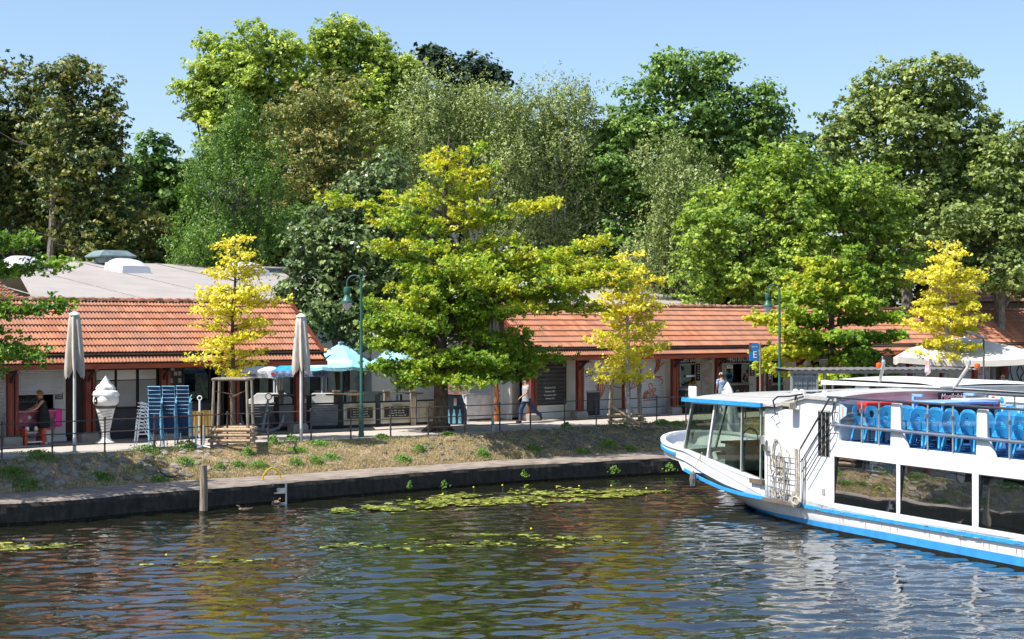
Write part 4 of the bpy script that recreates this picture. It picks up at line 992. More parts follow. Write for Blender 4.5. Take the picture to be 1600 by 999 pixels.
# snack windows
def snack(px0, px1, zs, zt2, sign=None):
    window(hr, px0, px1, zs, zt2, n=1, w=.05, fr=mat('alu_frame', (.35, .35, .35), .4, metal=.5)); panel(hr, 'counter_front', px0, px1, .02, zs - .05, mat('menu_black', (.035, .035, .035), .6), y=yW - .03)
    mb = MB(); mb.box(U(px0) - .05, U(px1) + .05, yW - .2, yW + .3, zs - .05, zs - .01); mb.build('counter', mat('counter_top', (.34, .28, .22), .5), hr)
    panel(hr, 'sign_board', px0, px1, zt2 + .01, zt - .0, black, y=yW - .03)
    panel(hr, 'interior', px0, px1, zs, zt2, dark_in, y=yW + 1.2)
snack(1061, 1086, 1.10, 2.12); snack(1131, 1170, 1.16, 2.10); snack(1197, 1223, 1.10, 2.2); snack(1262, 1300, 1.1, 2.2)
panel(hr, 'wall_panel', 1086, 1131, 0, zt, wall_pale); panel(hr, 'wall_panel', 1170, 1197, 0, zt, wall_pale); panel(hr, 'wall_panel', 1223, 1262, 0, zt, wall_pale)
panel(hr, 'wall_panel', 1300, 1345, 0, zt, wall_pale)
b1 = panel(hr, 'price_board', 1087, 1093, 1.35, 2.1, black, y=yW - .04, d=.03); b2 = panel(hr, 'price_board', 1171, 1178, 1.5, 2.2, black, y=yW - .04, d=.03)
for bb, a in ((b1, 1090), (b2, 1174.5)):
    for k in range(6): text(('Bier', 'Cola', 'Wein', 'Kaffee', 'Tee', 'Eis')[k], .07, white_paint, bb, (U(a), yW - .045, 2.02 - k * .11), (R(90), 0, 0))
hut = MB(); hut.box(U(1128), U(1171), yW - .26, yW - .2, Zw(1150, 567), Zw(1150, 556)); hs = hut.build('name_sign', black, hr)
text('HÜTTENZAUBER', .30, white_paint, hs, ((U(1134) + U(1170)) / 2 + .12, yW - .265, Zw(1150, 561.5)), (R(90), 0, 0), xs=.78)
text('SNACK BAR', .2, white_paint, hr, ((U(1062) + U(1085)) / 2, yW - .04, 2.24), (R(90), 0, 0), xs=.9)
disc = MB(); disc.lathe([(.11, -.01), (.11, .01)], 20); d = disc.build('round_badge', white_paint, hr); d.location = (U(1151), yW - .05, .78); d.rotation_euler = (R(90), 0, 0)
disc = MB(); disc.lathe([(.07, -.012), (.07, .015)], 20); d = disc.build('badge_centre', black, hr); d.location = (U(1151), yW - .055, .78); d.rotation_euler = (R(90), 0, 0)
tri = MB(); tri.prism([(-.09, 0), (.09, 0), (0, .14)], 'y', 0, .01); d = tri.build('arrow_badge', orange, hr); d.location = (U(1162), yW - .05, .75)
wp1 = panel(hr, 'door_panel', 1096, 1112, .02, 2.3, mat('door_pale', (.46, .43, .38), .7), d=.02, y=yW - .03)
graf(wp1, pink, [[(.1,.1),(.6,.0),(.2,.2),(.7,.18)],[(.3,.3),(.1,.4),(.6,.35),(.2,.5)],[(.8,.05),(.7,.45),(.95,.4)],[(0,.6),(.5,.45),(1,.55)],[(.1,.7),(.4,.65),(.2,.85),(.6,.8)],[(.7,.6),(.6,.9),(.9,.85)]], 1097, 1111, 577, 602, .018, y=yW - .034)
dv = MB(); dv.box(U(1189) , U(1195), yW - .4, yW - .36, .9, 2.3); dvo = dv.build('menu_banner', mat('banner_dark', (.09, .03, .03), .6), hr)
text('PIZZA', .2, white_paint, dvo, (U(1192), yW - .405, 1.6), (R(90), R(90), 0))
# far right: shutters and painted wall
for a, b in ((1346, 1395), (1400, 1440), (1494, 1545), (1552, 1608)): shutter(hr, a, b, .1, zt)
panel(hr, 'wall_panel', 1440, 1494, 0, zt, wall_pale); 
gw = [c for c in kids(hr) if c.name.startswith('roller_shutter')]
graf(gw[-1], blk, [[(.15,.0),(.45,.1),(.75,-.02),(.85,.3),(.75,.5),(.98,.95),(.8,1.1)],[(.15,.05),(.3,.5),(.2,.9),(.4,1.1)],[(.45,.1),(.4,.45),(.6,.9)],[(.9,.2),(1.1,.5),(.95,.7),(1.2,1.0)]], 1566, 1595, 560, 605, .11)
graf(gw[-2], mat('magenta_spray', (.5, .08, .30), .5), [[(0,.15),(.3,.05),(.25,.3),(.6,.1),(.8,.25),(.75,.5)],[(.05,.9),(.15,.55),(.4,.5),(.35,.9)],[(.5,1.0),(.55,.6),(.9,.65),(.85,1.0)],[(.95,.1),(1.1,.2),(.95,.45)]], 1500, 1542, 560, 603, .05)
graf(gw[-3], mat('brown_spray', (.2, .05, .05), .5), [[(0,.6),(.2,.1),(.4,.7)],[(.5,.8),(.6,.1),(.9,.3),(.7,.9)],[(.95,0),(1.2,.6)]], 1404, 1438, 556, 590, .05)

# ---- the big hall behind with its grey membrane roof
roofing = mat('roof_membrane', (.34, .31, .29), .85, var=.05, scale=.7, bump=.05)
o = thing('exhibition_hall', 'large hall behind with a wide pale grey roof, skylights and white walls', 'hall', uv(0, -9, 0), TH)
ua, ub = -1.9, 15.0   # in the frame of the hall
vE, vR = -7.0, -24.0
def hz_at(px, py, v): return z_at(px, py, v)
zE, zR_ = 4.55, z_at(200, 411, vR)
def L(u, v, z): return (u, -v - 9, z)
uRl = u_at(22, vR); uEl = u_at(62, vE); uRr = u_at(856, vR); uEr = uRr - 1
mb = MB(); vB = 2 * vR - vE
mb.add([L(uEl, vE, zE), L(uEr, vE, zE), L(uRr, vR, zR_), L(uRl, vR, zR_), L(uEl, vE, zE - .3), L(uEr, vE, zE - .3), L(uRr, vR, zR_ - .3), L(uRl, vR, zR_ - .3), L(uRl, vB, zE), L(uRr, vB, zE), L(uRl, vB, zE - .3), L(uRr, vB, zE - .3)],
       [(0,1,2,3), (3,2,9,8), (4,7,6,5), (7,10,11,6), (0,4,5,1), (0,3,7,4), (3,8,10,7), (1,5,6,2), (2,6,11,9), (8,9,11,10)])
rf = mb.build('roof', roofing, o)
mb = MB()
for k in range(9):
    u_ = uEl + 1.0 + k * 4.2
    if u_ > uEr: break
    mb.bar(L(u_, vE - .05, zE + .015), L(u_, vR + .1, zR_ + .015), .07, .02)
mb.build('roof_seam', mat('seam_grey', (.31, .285, .275), .85), rf)
mb = MB(); mb.box(uEl + .2, uEr - .2, -.85, -vR - 9, 0, zE - .3); 
hw = mb.build('wall', wall_white, o)
mb = MB(); mb.prism([(-vE - 9 + .4, 0), (-vR - 9, 0), (-vR - 9, zR_ - .35), (-vE - 9 + .4, zE - .35)], 'x', uEr - .45, uEr - .25); mb.build('end_wall', wall_white, o)
# white parapet box and downpipes by the right hall's gable
mb = MB(); mb.box(u_at(700, -4), u_at(786, -4) , -5.0, -4.8, 2.6, z_at(760, 474, -4)); mb.build('parapet', wall_white, o)
# terrace front of the hall: dark frames and pale panes
def TF(px): return u_at(px, -8.0)
mb = MB(); mb.box(TF(362), TF(585), -1.0, -.85, 0, 3.6); mb.build('terrace_front', mat('dark_render', (.055, .055, .06), .8), o)
for a, b, z0, z1 in ((405, 418, 1.0, 2.3), (424, 452, 1.0, 2.3), (458, 483, .2, 2.6), (500, 508, 1.0, 2.5), (512, 526, 1.0, 2.5), (546, 562, 1.1, 2.5)):
    mb = MB(); mb.box(TF(a), TF(b), -1.05, -1.02, z0, z1); mb.build('pane', mat('pale_pane', (.30, .36, .33), .25, var=.1), o)
mb = MB(); mb.box(TF(490), TF(566), -1.1, -1.03, .6, 1.1); mb.build('bench_back', mat('grey_board', (.30, .28, .26), .8), o)
mb = MB(); mb.box(TF(568), TF(592), -1.6, -.9, 0, 3.3); mb.box(TF(600), TF(690), -1.2, -.9, 0, 3.4); mb.build('pier', wall_white, o)
mb = MB(); mb.box(u_at(478, -8), u_at(600, -8), -1.5, -1.2, 2.4, z_at(540, 478, -8)); mb.build('upper_wall', wall_white, o)
# skylights
def skylight(px, py, label, w=1.5, d=1.8):
    # find v on the roof plane
    best = min(((abs(HOR + (CAMZ - (zE + (zR_ - zE) * (vE - v) / (vE - vR))) * FPX / uv(u_at(px, v), v).y - py), v) for v in np.linspace(vE, vR, 80)))
    v = best[1]; z = zE + (zR_ - zE) * (vE - v) / (vE - vR); s = thing('skylight', label, 'skylight', uv(u_at(px, v), v, z - .05), TH, 'skylights on the grey roof')
    sl = (zR_ - zE) / (vE - vR); mb = MB(); h = .33
    P_ = [(-w/2, 0), (w/2, 0), (w/2, d), (-w/2, d)]
    mb.add([(x, y, y * sl - .05) for x, y in P_] + [(x * .92, .06 + y * .95, y * sl + h) for x, y in P_], [(0,1,5,4),(1,2,6,5),(2,3,7,6),(3,0,4,7),(4,5,6,7)]); mb.build('curb', white_paint, s)
    mb = MB(); mb.box(-w/2 * .98, w/2 * .98, 0, 0, 0, 0); mb = MB()
    def f(a, b): x = (a - .5) * w * .9; y = .1 + b * d * .93; return (x, y, y * sl + h + .02 + .26 * (1 - (2*a-1)**4) * (1 - (2*b-1)**4) ** .7)
    mb.grid(f, 10, 10); mb.build('dome', mat('skylight_dome', (.62, .60, .72), .25, var=.03, spec=.6), s, smooth=True)
    return s
skylight(52, 424, 'pale domed skylight at the left end of the grey roof'); skylight(214, 427, 'domed skylight in the middle, right beside the roof ventilator'); skylight(402, 431, 'domed skylight half hidden behind the staked yellow tree')
skylight(560, 436, 'domed skylight hidden behind the crown of the glossy dark tree')
v_ = vR + 1.0; vt = thing('roof_ventilator', 'grey green metal ventilator with a flared cap on the grey roof', 'ventilator', uv(u_at(173, v_), v_, zR_ - .1), TH)
mb = MB(); mb.box(-.55, .55, -.5, .5, 0, .3); mb.build('box', mat('vent_metal', (.22, .30, .30), .5, metal=.3), vt)
mb = MB(); P0 = [(-.95, -.8), (.95, -.8), (.95, .8), (-.95, .8)]
mb.add([(x, y, .3) for x, y in P0] + [(x, y, .36) for x, y in P0] + [(x * .62, y * .62, .62) for x, y in P0], [(3,2,1,0),(0,1,5,4),(1,2,6,5),(2,3,7,6),(3,0,4,7),(4,5,9,8),(5,6,10,9),(6,7,11,10),(7,4,8,11),(8,9,10,11)]); mb.build('cap', mat('vent_metal', (.22, .30, .30), .5, metal=.3), vt)
# small tiled roofs: far left cross wing, and the two behind the right hall
def small_roof(label, px0, px1, py0, py1, Y, m, ang, cat='house', depth=6):
    a = wp(px0, py1, Y); b = wp(px1, py1, Y); zt_ = hz(py0, Y); s = thing('house', label, cat, (a.x, Y, 0), ang); W_ = (b - a).length
    mb = MB(); mb.box(.1, W_ - .1, .2, depth, 0, a.z); mb.build('wall', mat('brown_render', (.20, .15, .12), .8), s)
    rows = 10; run = depth / 2; ln = math.hypot(run, zt_ - a.z); pit = math.atan2(zt_ - a.z, run)
    mb = MB(); mb.prism([(-.1, a.z - .05), (run, zt_ - .04), (depth + .1, a.z - .05)], 'x', 0, W_); rf_ = mb.build('roof', mat('roof_deck', (.10, .045, .03), .9), s)
    mb = MB()
    for i in range(int(W_ / .3)):
        for j in range(int(ln / .36)):
            M = Matrix.Translation((i * .3, -.1 + j * .36 * math.cos(pit), a.z + j * .36 * math.sin(pit))) @ Matrix.Rotation(pit, 4, 'X') @ Matrix.Scale(1.15, 4); mb.add([M @ Vector(p) for p in TGEO.v], TGEO.f)
    q = mb.build('tile_field', m, rf_); q['kind'] = 'stuff'; return s
brown_t = tile_shader('brown_tile_field', True)
for n_ in brown_t.node_tree.nodes:
    if n_.type == 'VALTORGB' and len(n_.color_ramp.elements) == 3:
        for e_ in n_.color_ramp.elements: c_ = e_.color; e_.color = (.26 + .1 * e_.position, .16, .13, 1)
small_roof('small house with a brownish tiled roof behind the right hand hall', 940, 1030, 438, 480, 92, brown_t, 0)
small_roof('house with a dull red tiled roof showing between trees at the far right', 1500, 1660, 418, 472, 100, brown_t, R(8))
# far left cross wing, a hip that falls towards the viewer
s = thing('market_wing', 'tiled cross wing just showing behind the oak branch at the left edge', 'house', wp(-70, 560, 58) * 1.0, 0); s.location.z = 0
p0 = wp(-10, 440, 59); base = s.location
mb = MB()
A_ = [wp(-120, 440, 60), wp(-6, 440, 60), wp(48, 475, 57.6), wp(-120, 475, 57.6)]; mb.add([p - base for p in A_] + [p - base - Vector((0, -.1, .25)) for p in A_], [(3,2,1,0),(4,5,6,7),(0,1,5,4),(1,2,6,5),(2,3,7,6),(3,0,4,7)]); rfw = mb.build('roof', mat('roof_deck', (.10, .045, .03), .9), s)
mb = MB()
e1 = (A_[1] - A_[0]); dn = (A_[3] - A_[0]); n_ = 40
for i in range(42):
    for j in range(4):
        q = A_[3] - base + Vector((i * .09 * 1.0, 0, 0)) * 1.0
nrm = e1.cross(dn).normalized(); pitw = math.atan2(A_[0].z - A_[3].z, A_[0].y - A_[3].y)
for j in range(8):
    y = A_[3].y + j * .34 * math.cos(pitw)
    if y > 60: break
    z = A_[3].z + j * .34 * math.sin(pitw); xr = A_[2].x + (A_[1].x - A_[2].x) * (y - A_[3].y) / (60 - A_[3].y)
    for i in range(int((xr - A_[3].x) / TW)):
        M = Matrix.Translation((A_[3].x + i * TW - base.x, y - base.y, z - base.z)) @ Matrix.Rotation(pitw, 4, 'X'); mb.add([M @ Vector(p) for p in TGEO.v], TGEO.f)
q = mb.build('tile_field', tile_many, rfw); q['kind'] = 'stuff'
mb = MB(); mb.box(-3, 1.2, 1.2, 1.4, 0, 4.4); mb.build('wall', wall_white, s)
# ================================================================== the excursion boat
BA = R(-66.5); bc, bs = math.cos(BA), math.sin(BA)
BX, BY = 8.127, 42.0
def bw(x, y, h): return Vector((BX + bc * x - bs * y, BY + bs * x + bc * y, WATER + h))
def bx(px, y=0.0):
    k = (px - 800) / FPX; return (k * (BY + bc * y) - BX + bs * y) / (bc - bs * k)
def bh(px, py, y=0.0):
    x = bx(px, y); Y = BY + bs * x + bc * y; return CAMZ - (py - HOR) / FPX * Y - WATER
boat = thing('excursion_boat', 'large white excursion boat with blue rubbing strakes and an open seating deck', 'boat', (BX, BY, WATER), BA)
XT, XC, HB = -11.2, -7.7, 2.3
def beam(x): return HB if x >= XC else HB * max(0, 1 - ((XC - x) / (XC - XT)) ** 2.1) ** .5
def hg(x): return float(np.interp(x, [-11.2, -10, -8.8, -7.7, -5.6, -3.3, -1.5, 0, 14], [1.84, 1.70, 1.62, 1.56, 1.27, .98, .72, .62, .68]))
def keel(x): return float(np.interp(x, [-11.2, -10.6, -9.6, -8.4, -7.2, -6.2, -5], [1.55, 1.05, .62, .28, .02, -.2, -.4]))
def bwl(x): return float(np.interp(x, [-11.2, -9, -7.5, -6, -4.5, -3, -1, 1], [0, .05, .35, .95, 1.55, 1.95, 2.2, 2.26]))
hs_ = lambda x: float(np.interp(x, [-7.6, -6.6, -5.5, -4.4, -3.2, 0, 7, 14], [1.0, .80, .64, .57, .56, .53, .56, .58]))
sx = sorted(set([XT + .001] + list(np.linspace(XT, XC, 14)[1:]) + list(np.arange(-7.4, 1, .4)) + [2, 4, 7, 10, 14]))
ss_ = [0, .12, .25, .4, .55, .7, .85, 1.0]
mb = MB(); rows = []
for x in sx:
    k, g, b1, b0 = keel(x), hg(x), beam(x), bwl(x); row = []
    hk = g if x < -10.6 else float(np.interp(x, [-10.6, -7.6, -3], [g, min(g, hs_(x) + .25), hs_(x)]))
    for s in ss_:
        h = (k + (hk - k) * s / .7) if s <= .7 else hk + (g - hk) * (s - .7) / .3; fr = min(1, max(0, (h - max(k, 0)) / max(.05, hk - max(k, 0)))); q = b0 + (b1 - b0) * (fr ** .75) if h > 0 else b0 * (1 - .3 * min(1, -h / .4)); 
        if s == 0 and x < -5.5: q = 0.0
        row.append((x, q, h))
    rows.append(row)
for sgn in (-1, 1):
    o_ = len(mb.v)
    for row in rows: mb.v += [(x, HB + sgn * q, h) for x, q, h in row]
    n = len(ss_)
    for i in range(len(rows) - 1):
        for j in range(n - 1):
            a = o_ + i * n + j; f = (a, a + 1, a + n + 1, a + n) if sgn > 0 else (a, a + n, a + n + 1, a + 1); mb.f.append(f); mb.m.append(0)
hull = mb.build('hull', hull_white, boat, smooth=True)
# boot stripe (blue) just proud of the hull near the water
mb = MB()
for sgn in (-1, 1):
    o_ = len(mb.v); k = 0
    for x in [v for v in sx if v > -6.9]:
        g, kk = hg(x), keel(x)
        for h in (-.15, .0, .12, .24):
            top = float(np.interp(x, [-6.9, -4, 2, 14], [.08, .16, .25, .28])); hh = -.15 + (top + .15) * (h + .15) / .39
            fr = min(1, max(0, hh / max(.05, hs_(x)))); q = bwl(x) + (beam(x) - bwl(x)) * fr ** .75 if hh > 0 else bwl(x)
            mb.v.append((x, HB + sgn * (q + .012), hh))
        k += 1
    for i in range(k - 1):
        for j in range(3): a = o_ + i * 4 + j; mb.f.append((a, a + 1, a + 5, a + 4)); mb.m.append(0)
bm_ = mb.build('boot_stripe', mat('boot_blue', (.05, .32, .70), .35, var=.08), boat, smooth=True)
mb = MB()
for sgn in (-1, 1):
    o_ = len(mb.v); xs_b = [v for v in sx if v > -6.6]
    for x in xs_b:
        for h in (-.2, .02, .065):
            fr = min(1, max(0, h / max(.05, hs_(x)))); q = bwl(x) + (beam(x) - bwl(x)) * fr ** .75 if h > 0 else bwl(x); mb.v.append((x, HB + sgn * (q + .02), h))
    for i in range(len(xs_b) - 1):
        for j in range(2): a = o_ + i * 3 + j; mb.f.append((a, a + 1, a + 4, a + 3)); mb.m.append(0)
mb.build('waterline_band', mat('antifouling', (.012, .012, .010), .5, var=.3), boat, smooth=True)
def edge_tube(nm, m, x0, x1, hf, r0=.06, off=.05, n=30, sides=(-1, 1), h2=None):
    for sgn in sides:
        P_ = []
        for x in np.linspace(x0, x1, n): P_.append((x, HB + sgn * (beam(x) + off), hf(x)))
        mb = MB(); a = P_
        for i in range(len(a) - 1): mb.bar(a[i], Vector(a[i+1]) + (Vector(a[i+1]) - Vector(a[i])).normalized() * .004, r0 * 1.1, r0 * 2.0)
        mb.build(nm, m, boat)
hs_ = lambda x: float(np.interp(x, [-7.6, -6.6, -5.5, -4.4, -3.2, 0, 7, 14], [1.0, .80, .64, .57, .56, .53, .56, .58]))
edge_tube('rubbing_strake', boat_blue, -7.6, 14, hs_, .044, .03, 50)
edge_tube('bow_strake', boat_blue, XT + .02, -8.2, lambda x: hg(x) - .17, .04, .02, 26)
# gunwale cap round the bow
P_ = []
for x in np.linspace(-3.3, XT + .003, 60): P_.append((x, HB - beam(x) + .03, hg(x) + .02))
P2 = [(x, 2 * HB - y, h) for x, y, h in P_[::-1]]
mb = MB()
for a, b in zip((P_ + P2)[:-1], (P_ + P2)[1:]):
    if (Vector(a) - Vector(b)).length > 1e-4: mb.bar(a, Vector(b) + (Vector(b) - Vector(a)) * .03, .15, .07)
mb.build('gunwale', boat_white, boat)
mb = MB(); n = 0
for x in np.linspace(XT + .05, -3.2, 30):
    b_ = max(.02, beam(x) - .06); mb.v += [(x, HB - b_, hg(x) - .38 if x < -7.9 else .95), (x, HB + b_, hg(x) - .38 if x < -7.9 else .95), (x, HB - b_, hg(x)), (x, HB + b_, hg(x))]; n += 1
for i in range(n - 1): a = i * 4; mb.f += [(a, a + 4, a + 5, a + 1), (a, a + 2, a + 6, a + 4), (a + 1, a + 5, a + 7, a + 3)]; mb.m += [0, 1, 1]
mb.build('fore_deck', [mat('deck_paint', (.45, .50, .55), .6), boat_white], boat)
for k in range(5):   # bulwark knees
    x = -10.3 + k * .5; mb = MB(); b_ = beam(x) - .05; mb.prism([(HB + b_, hg(x)), (HB + b_ - .3, hg(x) - .36), (HB + b_, hg(x) - .36)], 'x', x, x + .03); mb.build('knee', boat_white, boat)
# ---- fore cabin: panes on the port side, windscreen, far side
sill = lambda x: hg(x) + .02
x1, x2, x3, x4 = bx(1068.5), bx(1105), bx(1158.7), bx(1188.5)
t1, t2, t3, t4 = bx(1082), bx(1118), bx(1160), bx(1190)
hb = [bh(1068.5, 704), bh(1105, 722), bh(1158.7, 741), bh(1188.5, 753)]
ht = [bh(1082, 629.5), bh(1118, 633), bh(1160, 636), bh(1190, 637)]
boat_glass = glass_mat('boat_glass', (.70, .80, .72), .78)
def pane(a, b, c, d, nm='pane', gm=boat_glass, par=boat, y=.02, sgn=1):
    mb = MB(); mb.add([(a[0], y, a[1]), (b[0], y, b[1]), (c[0], y, c[1]), (d[0], y, d[1])], [(0, 1, 2, 3)]); return mb.build(nm, gm, par)
xb = [x1, x2, x3, x4]; xt = [t1, t2, t3, t4]
for i in range(3): pane((xb[i], hb[i]), (xb[i+1], hb[i+1]), (xt[i+1], ht[i+1]), (xt[i], ht[i]), 'cabin_window', y=.03)
for i, w in enumerate((.05, .07, .06, .05)):
    mb = MB(); mb.bar((xb[i], 0, hb[i]), (xt[i], 0, ht[i]), w, w, up=(0, 1, 0)); mb.build('window_post', boat_white if i in (1,) else mat('frame_grey_green', (.36, .40, .36), .5), boat)
mb = MB(); mb.bar((x1, 0, hb[0]), (x2, 0, hb[1]), .06); mb.bar((x2, 0, hb[1]), (x4, 0, hb[3]), .06); mb.build('window_sill', boat_white, boat)
mb = MB(); mb.bar((t1 - .05, 0, ht[0] + .05), (t4, 0, ht[3] + .05), .07, .14); mb.build('window_head', boat_white, boat)
# coaming below the panes down to the gunwale
mb = MB(); mb.prism([(x1 - .15, hg(x1)), (x4, hg(x4) - .35), (x4, hb[3] - .01), (x3, hb[2] - .01), (x2, hb[1] - .01), (x1, hb[0] - .01)], 'y', -.02, .05); mb.build('coaming', boat_white, boat)
for i in range(2):
    xa, xbn = (x1 if i == 0 else x2), (x2 if i == 0 else x4)
# far side and windscreen
mb = MB(); mb.add([(x1, 4.57, hb[0]), (x4, 4.57, hb[3]), (t4, 4.57, ht[3]), (t1, 4.57, ht[0])], [(0, 1, 2, 3)]); mb.build('cabin_window', boat_glass, boat)
ws = [(x1, .05), (x1 - .55, 1.4), (x1 - .55, 3.2), (x1, 4.55)]; wt = [(t1, .05), (t1 - .35, 1.4), (t1 - .35, 3.2), (t1, 4.55)]
for i in range(3):
    mb = MB(); a, b, c, d = ws[i], ws[i+1], wt[i+1], wt[i]; mb.add([(a[0], a[1], hb[0]), (b[0], b[1], hb[0]), (c[0], c[1], ht[0]), (d[0], d[1], ht[0])], [(0, 1, 2, 3)]); mb.build('windscreen', boat_glass, boat)
    mb = MB(); mb.bar((a[0], a[1], hb[0]), (d[0], d[1], ht[0]), .06); mb.build('window_post', mat('frame_grey_green', (.36, .40, .36), .5), boat)
mb = MB(); P_ = ws
for i in range(3): mb.bar((ws[i][0], ws[i][1], hb[0] - .2), (ws[i+1][0], ws[i+1][1], hb[0] - .2), .06, .45)
mb.build('coaming', boat_white, boat)
# cabin inside: floor, dash, wheel, seat, rear bulkhead
pale_green = mat('cabin_cream', (.50, .52, .40), .6)
mb = MB(); mb.box(x1, -3.2, .1, 4.5, .90, .95); mb.build('cabin_floor', mat('cabin_floor', (.12, .12, .11), .7), boat)
mb = MB(); mb.box(-3.2, -3.1, .08, 4.5, .6, 2.9); mb.build('bulkhead', mat('bulkhead_dark', (.07, .07, .06), .6), boat)
mb = MB(); mb.box(x1 + .3, x1 + .9, 1.2, 4.2, .95, 1.75); mb.box(-5.2, -4.4, 3.2, 4.5, .95, 1.9); mb.build('console', pale_green, boat, bevel=.05)
mb = MB(); mb.box(x1 + .25, x1 + 1.0, 1.1, 4.3, 1.75, 1.82); mb.build('dashboard', dark_in, boat)
mb = MB(); mb.tube([(x1 + 1.1 , 1.6 + .26 * math.cos(a), 1.95 + .26 * math.sin(a)) for a in np.linspace(0, 6.283, 18)], .02, 6); mb.build('steering_wheel', black, boat, smooth=True)
mb = MB(); mb.box(-5.7, -5.2, 1.3, 1.9, 1.4, 1.5); mb.add([(-5.2,1.3,1.5),(-5.2,1.9,1.5),(-4.95,1.85,2.35),(-4.95,1.35,2.35),(-5.1,1.3,1.5),(-5.1,1.9,1.5),(-4.85,1.85,2.35),(-4.85,1.35,2.35)], [(0,1,2,3),(7,6,5,4),(0,4,5,1),(1,5,6,2),(2,6,7,3),(3,7,4,0)]); mb.tube([(-5.45,1.6,.95),(-5.45,1.6,1.4)], .05, 8); mb.build('helm_seat', mat('seat_dark', (.03, .035, .04), .5), boat)
mb = MB(); mb.tube([(x1 + .6, 1.0, 1.5), (x1 + .9, .5, 1.5), (x1 + 1.6, .2, 1.25)], .07, 8); mb.build('white_hose', boat_white, boat, smooth=True)
# ---- roof of the fore cabin and wheelhouse
def roof_edge(x): return float(np.interp(x, [bx(1076), bx(1197), bx(1205), bx(1262), bx(1310), 1.2], [bh(1076, 622.5), bh(1197, 631), bh(1203, 634), bh(1262, 617.5), bh(1310, 622), bh(1310, 622)]))
xr = list(np.linspace(bx(1074), bx(1262), 26)) + [bx(1285), bx(1311)]
mb = MB()
def rh(x, s): 
    cam_ = .17 * (1 - (2 * s - 1) ** 2) ** .8; return roof_edge(x) + cam_ * .8
nS = 14
for x in xr:
    for j in range(nS + 1): s = j / nS; mb.v.append((x, -.08 + s * 4.76, rh(x, s) + .0))
for i in range(len(xr) - 1):
    for j in range(nS): a = i * (nS + 1) + j; mb.f.append((a, a + nS + 1, a + nS + 2, a + 1)); mb.m.append(0)
o_ = len(mb.v)
for x in xr:
    for j in range(nS + 1): s = j / nS; mb.v.append((x, -.08 + s * 4.76, rh(x, s) - .09))
for i in range(len(xr) - 1):
    for j in range(nS): a = o_ + i * (nS + 1) + j; mb.f.append((a, a + 1, a + nS + 2, a + nS + 1)); mb.m.append(0)
for i in range(len(xr) - 1):
    for j in (0, nS): a = i * (nS + 1) + j; mb.f.append((a, a + nS + 1, o_ + a + nS + 1, o_ + a)); mb.m.append(0)
for i in (0, len(xr) - 1):
    for j in range(nS): a = i * (nS + 1) + j; mb.f.append((a, a + 1, o_ + a + 1, o_ + a)); mb.m.append(0)
mb.build('cabin_roof', mat('roof_paint', (.43, .42, .40), .55, var=.1, scale=1.6, streak=(1, 3, 1)), boat)
mb = MB(); mb.bar((bx(1072), -.12, roof_edge(bx(1076)) - .04), (bx(1196), -.12, roof_edge(bx(1196)) - .04), .08, .11); mb.build('roof_edge_strip', boat_blue, boat); mb = MB(); mb.bar((bx(1072) - .02, -.10, roof_edge(bx(1076)) - .03), (bx(1072) - .02, 4.7, roof_edge(bx(1076)) - .03), .07, .11); mb.build('roof_edge_strip', boat_blue, boat)
for k in range(3):
    mb = MB(); s = .2 + .22 * k; mb.bar((xr[1], -.08 + s * 4.76, rh(xr[1], s) + .012), (bx(1262), -.08 + s * 4.76, rh(bx(1262), s) + .012), .03, .02); mb.build('roof_batten', grey_paint, boat)
# ---- port side wall with the saloon windows
LW = [(bx(1303.5), bx(1400.5)), (bx(1406.5), bx(1519)), (bx(1529), bx(1529) + 2.35)]
while LW[-1][1] < 12.5: LW.append((LW[-1][1] + .2, LW[-1][1] + 2.55))
WH0, WH1, DK = .76, 1.93, 2.34
mb = MB()
for y0, y1 in ((0, .07), (4.53, 4.6)):
    mb.prism([(-3.25, .5), (LW[0][0], .45), (LW[0][0], DK + .0), (bx(1311), DK), (bx(1311), roof_edge(bx(1310)) - .0), (bx(1262), roof_edge(bx(1262)) - .01), (bx(1203), roof_edge(bx(1203)) - .01), (-3.25, bh(1191, 640))], 'y', y0, y1)
    mb.box(LW[0][0], 14, y0, y1, .45, WH0); mb.box(LW[0][0], 14, y0, y1, WH1, DK)
    for i, (a, b) in enumerate(LW): 
        n_ = LW[i+1][0] if i + 1 < len(LW) else 14
        mb.box(b, n_, y0, y1, WH0, WH1)
mb.box(13.9, 14, 0.07, 4.53, .3, DK)
mb.build('side_wall', boat_white, boat)
refl = bpy.data.materials.new('saloon_glass'); refl.use_nodes = True; b_ = refl.node_tree.nodes['Principled BSDF']; b_.inputs['Base Color'].default_value = (.015, .017, .016, 1); b_.inputs['Roughness'].default_value = .015; b_.inputs['Specular IOR Level'].default_value = 1.0; b_.inputs['IOR'].default_value = 3.4
nt_ = refl.node_tree; g_ = _n(nt_, 'ShaderNodeNewGeometry'); n_ = _n(nt_, 'ShaderNodeTexNoise'); n_.inputs['Scale'].default_value = .55; bp_ = _n(nt_, 'ShaderNodeBump'); bp_.inputs['Strength'].default_value = .12; bp_.inputs['Distance'].default_value = .06
nt_.links.new(g_.outputs['Position'], n_.inputs[0]); nt_.links.new(n_.outputs['Fac'], bp_.inputs['Height']); nt_.links.new(bp_.outputs[0], b_.inputs['Normal'])
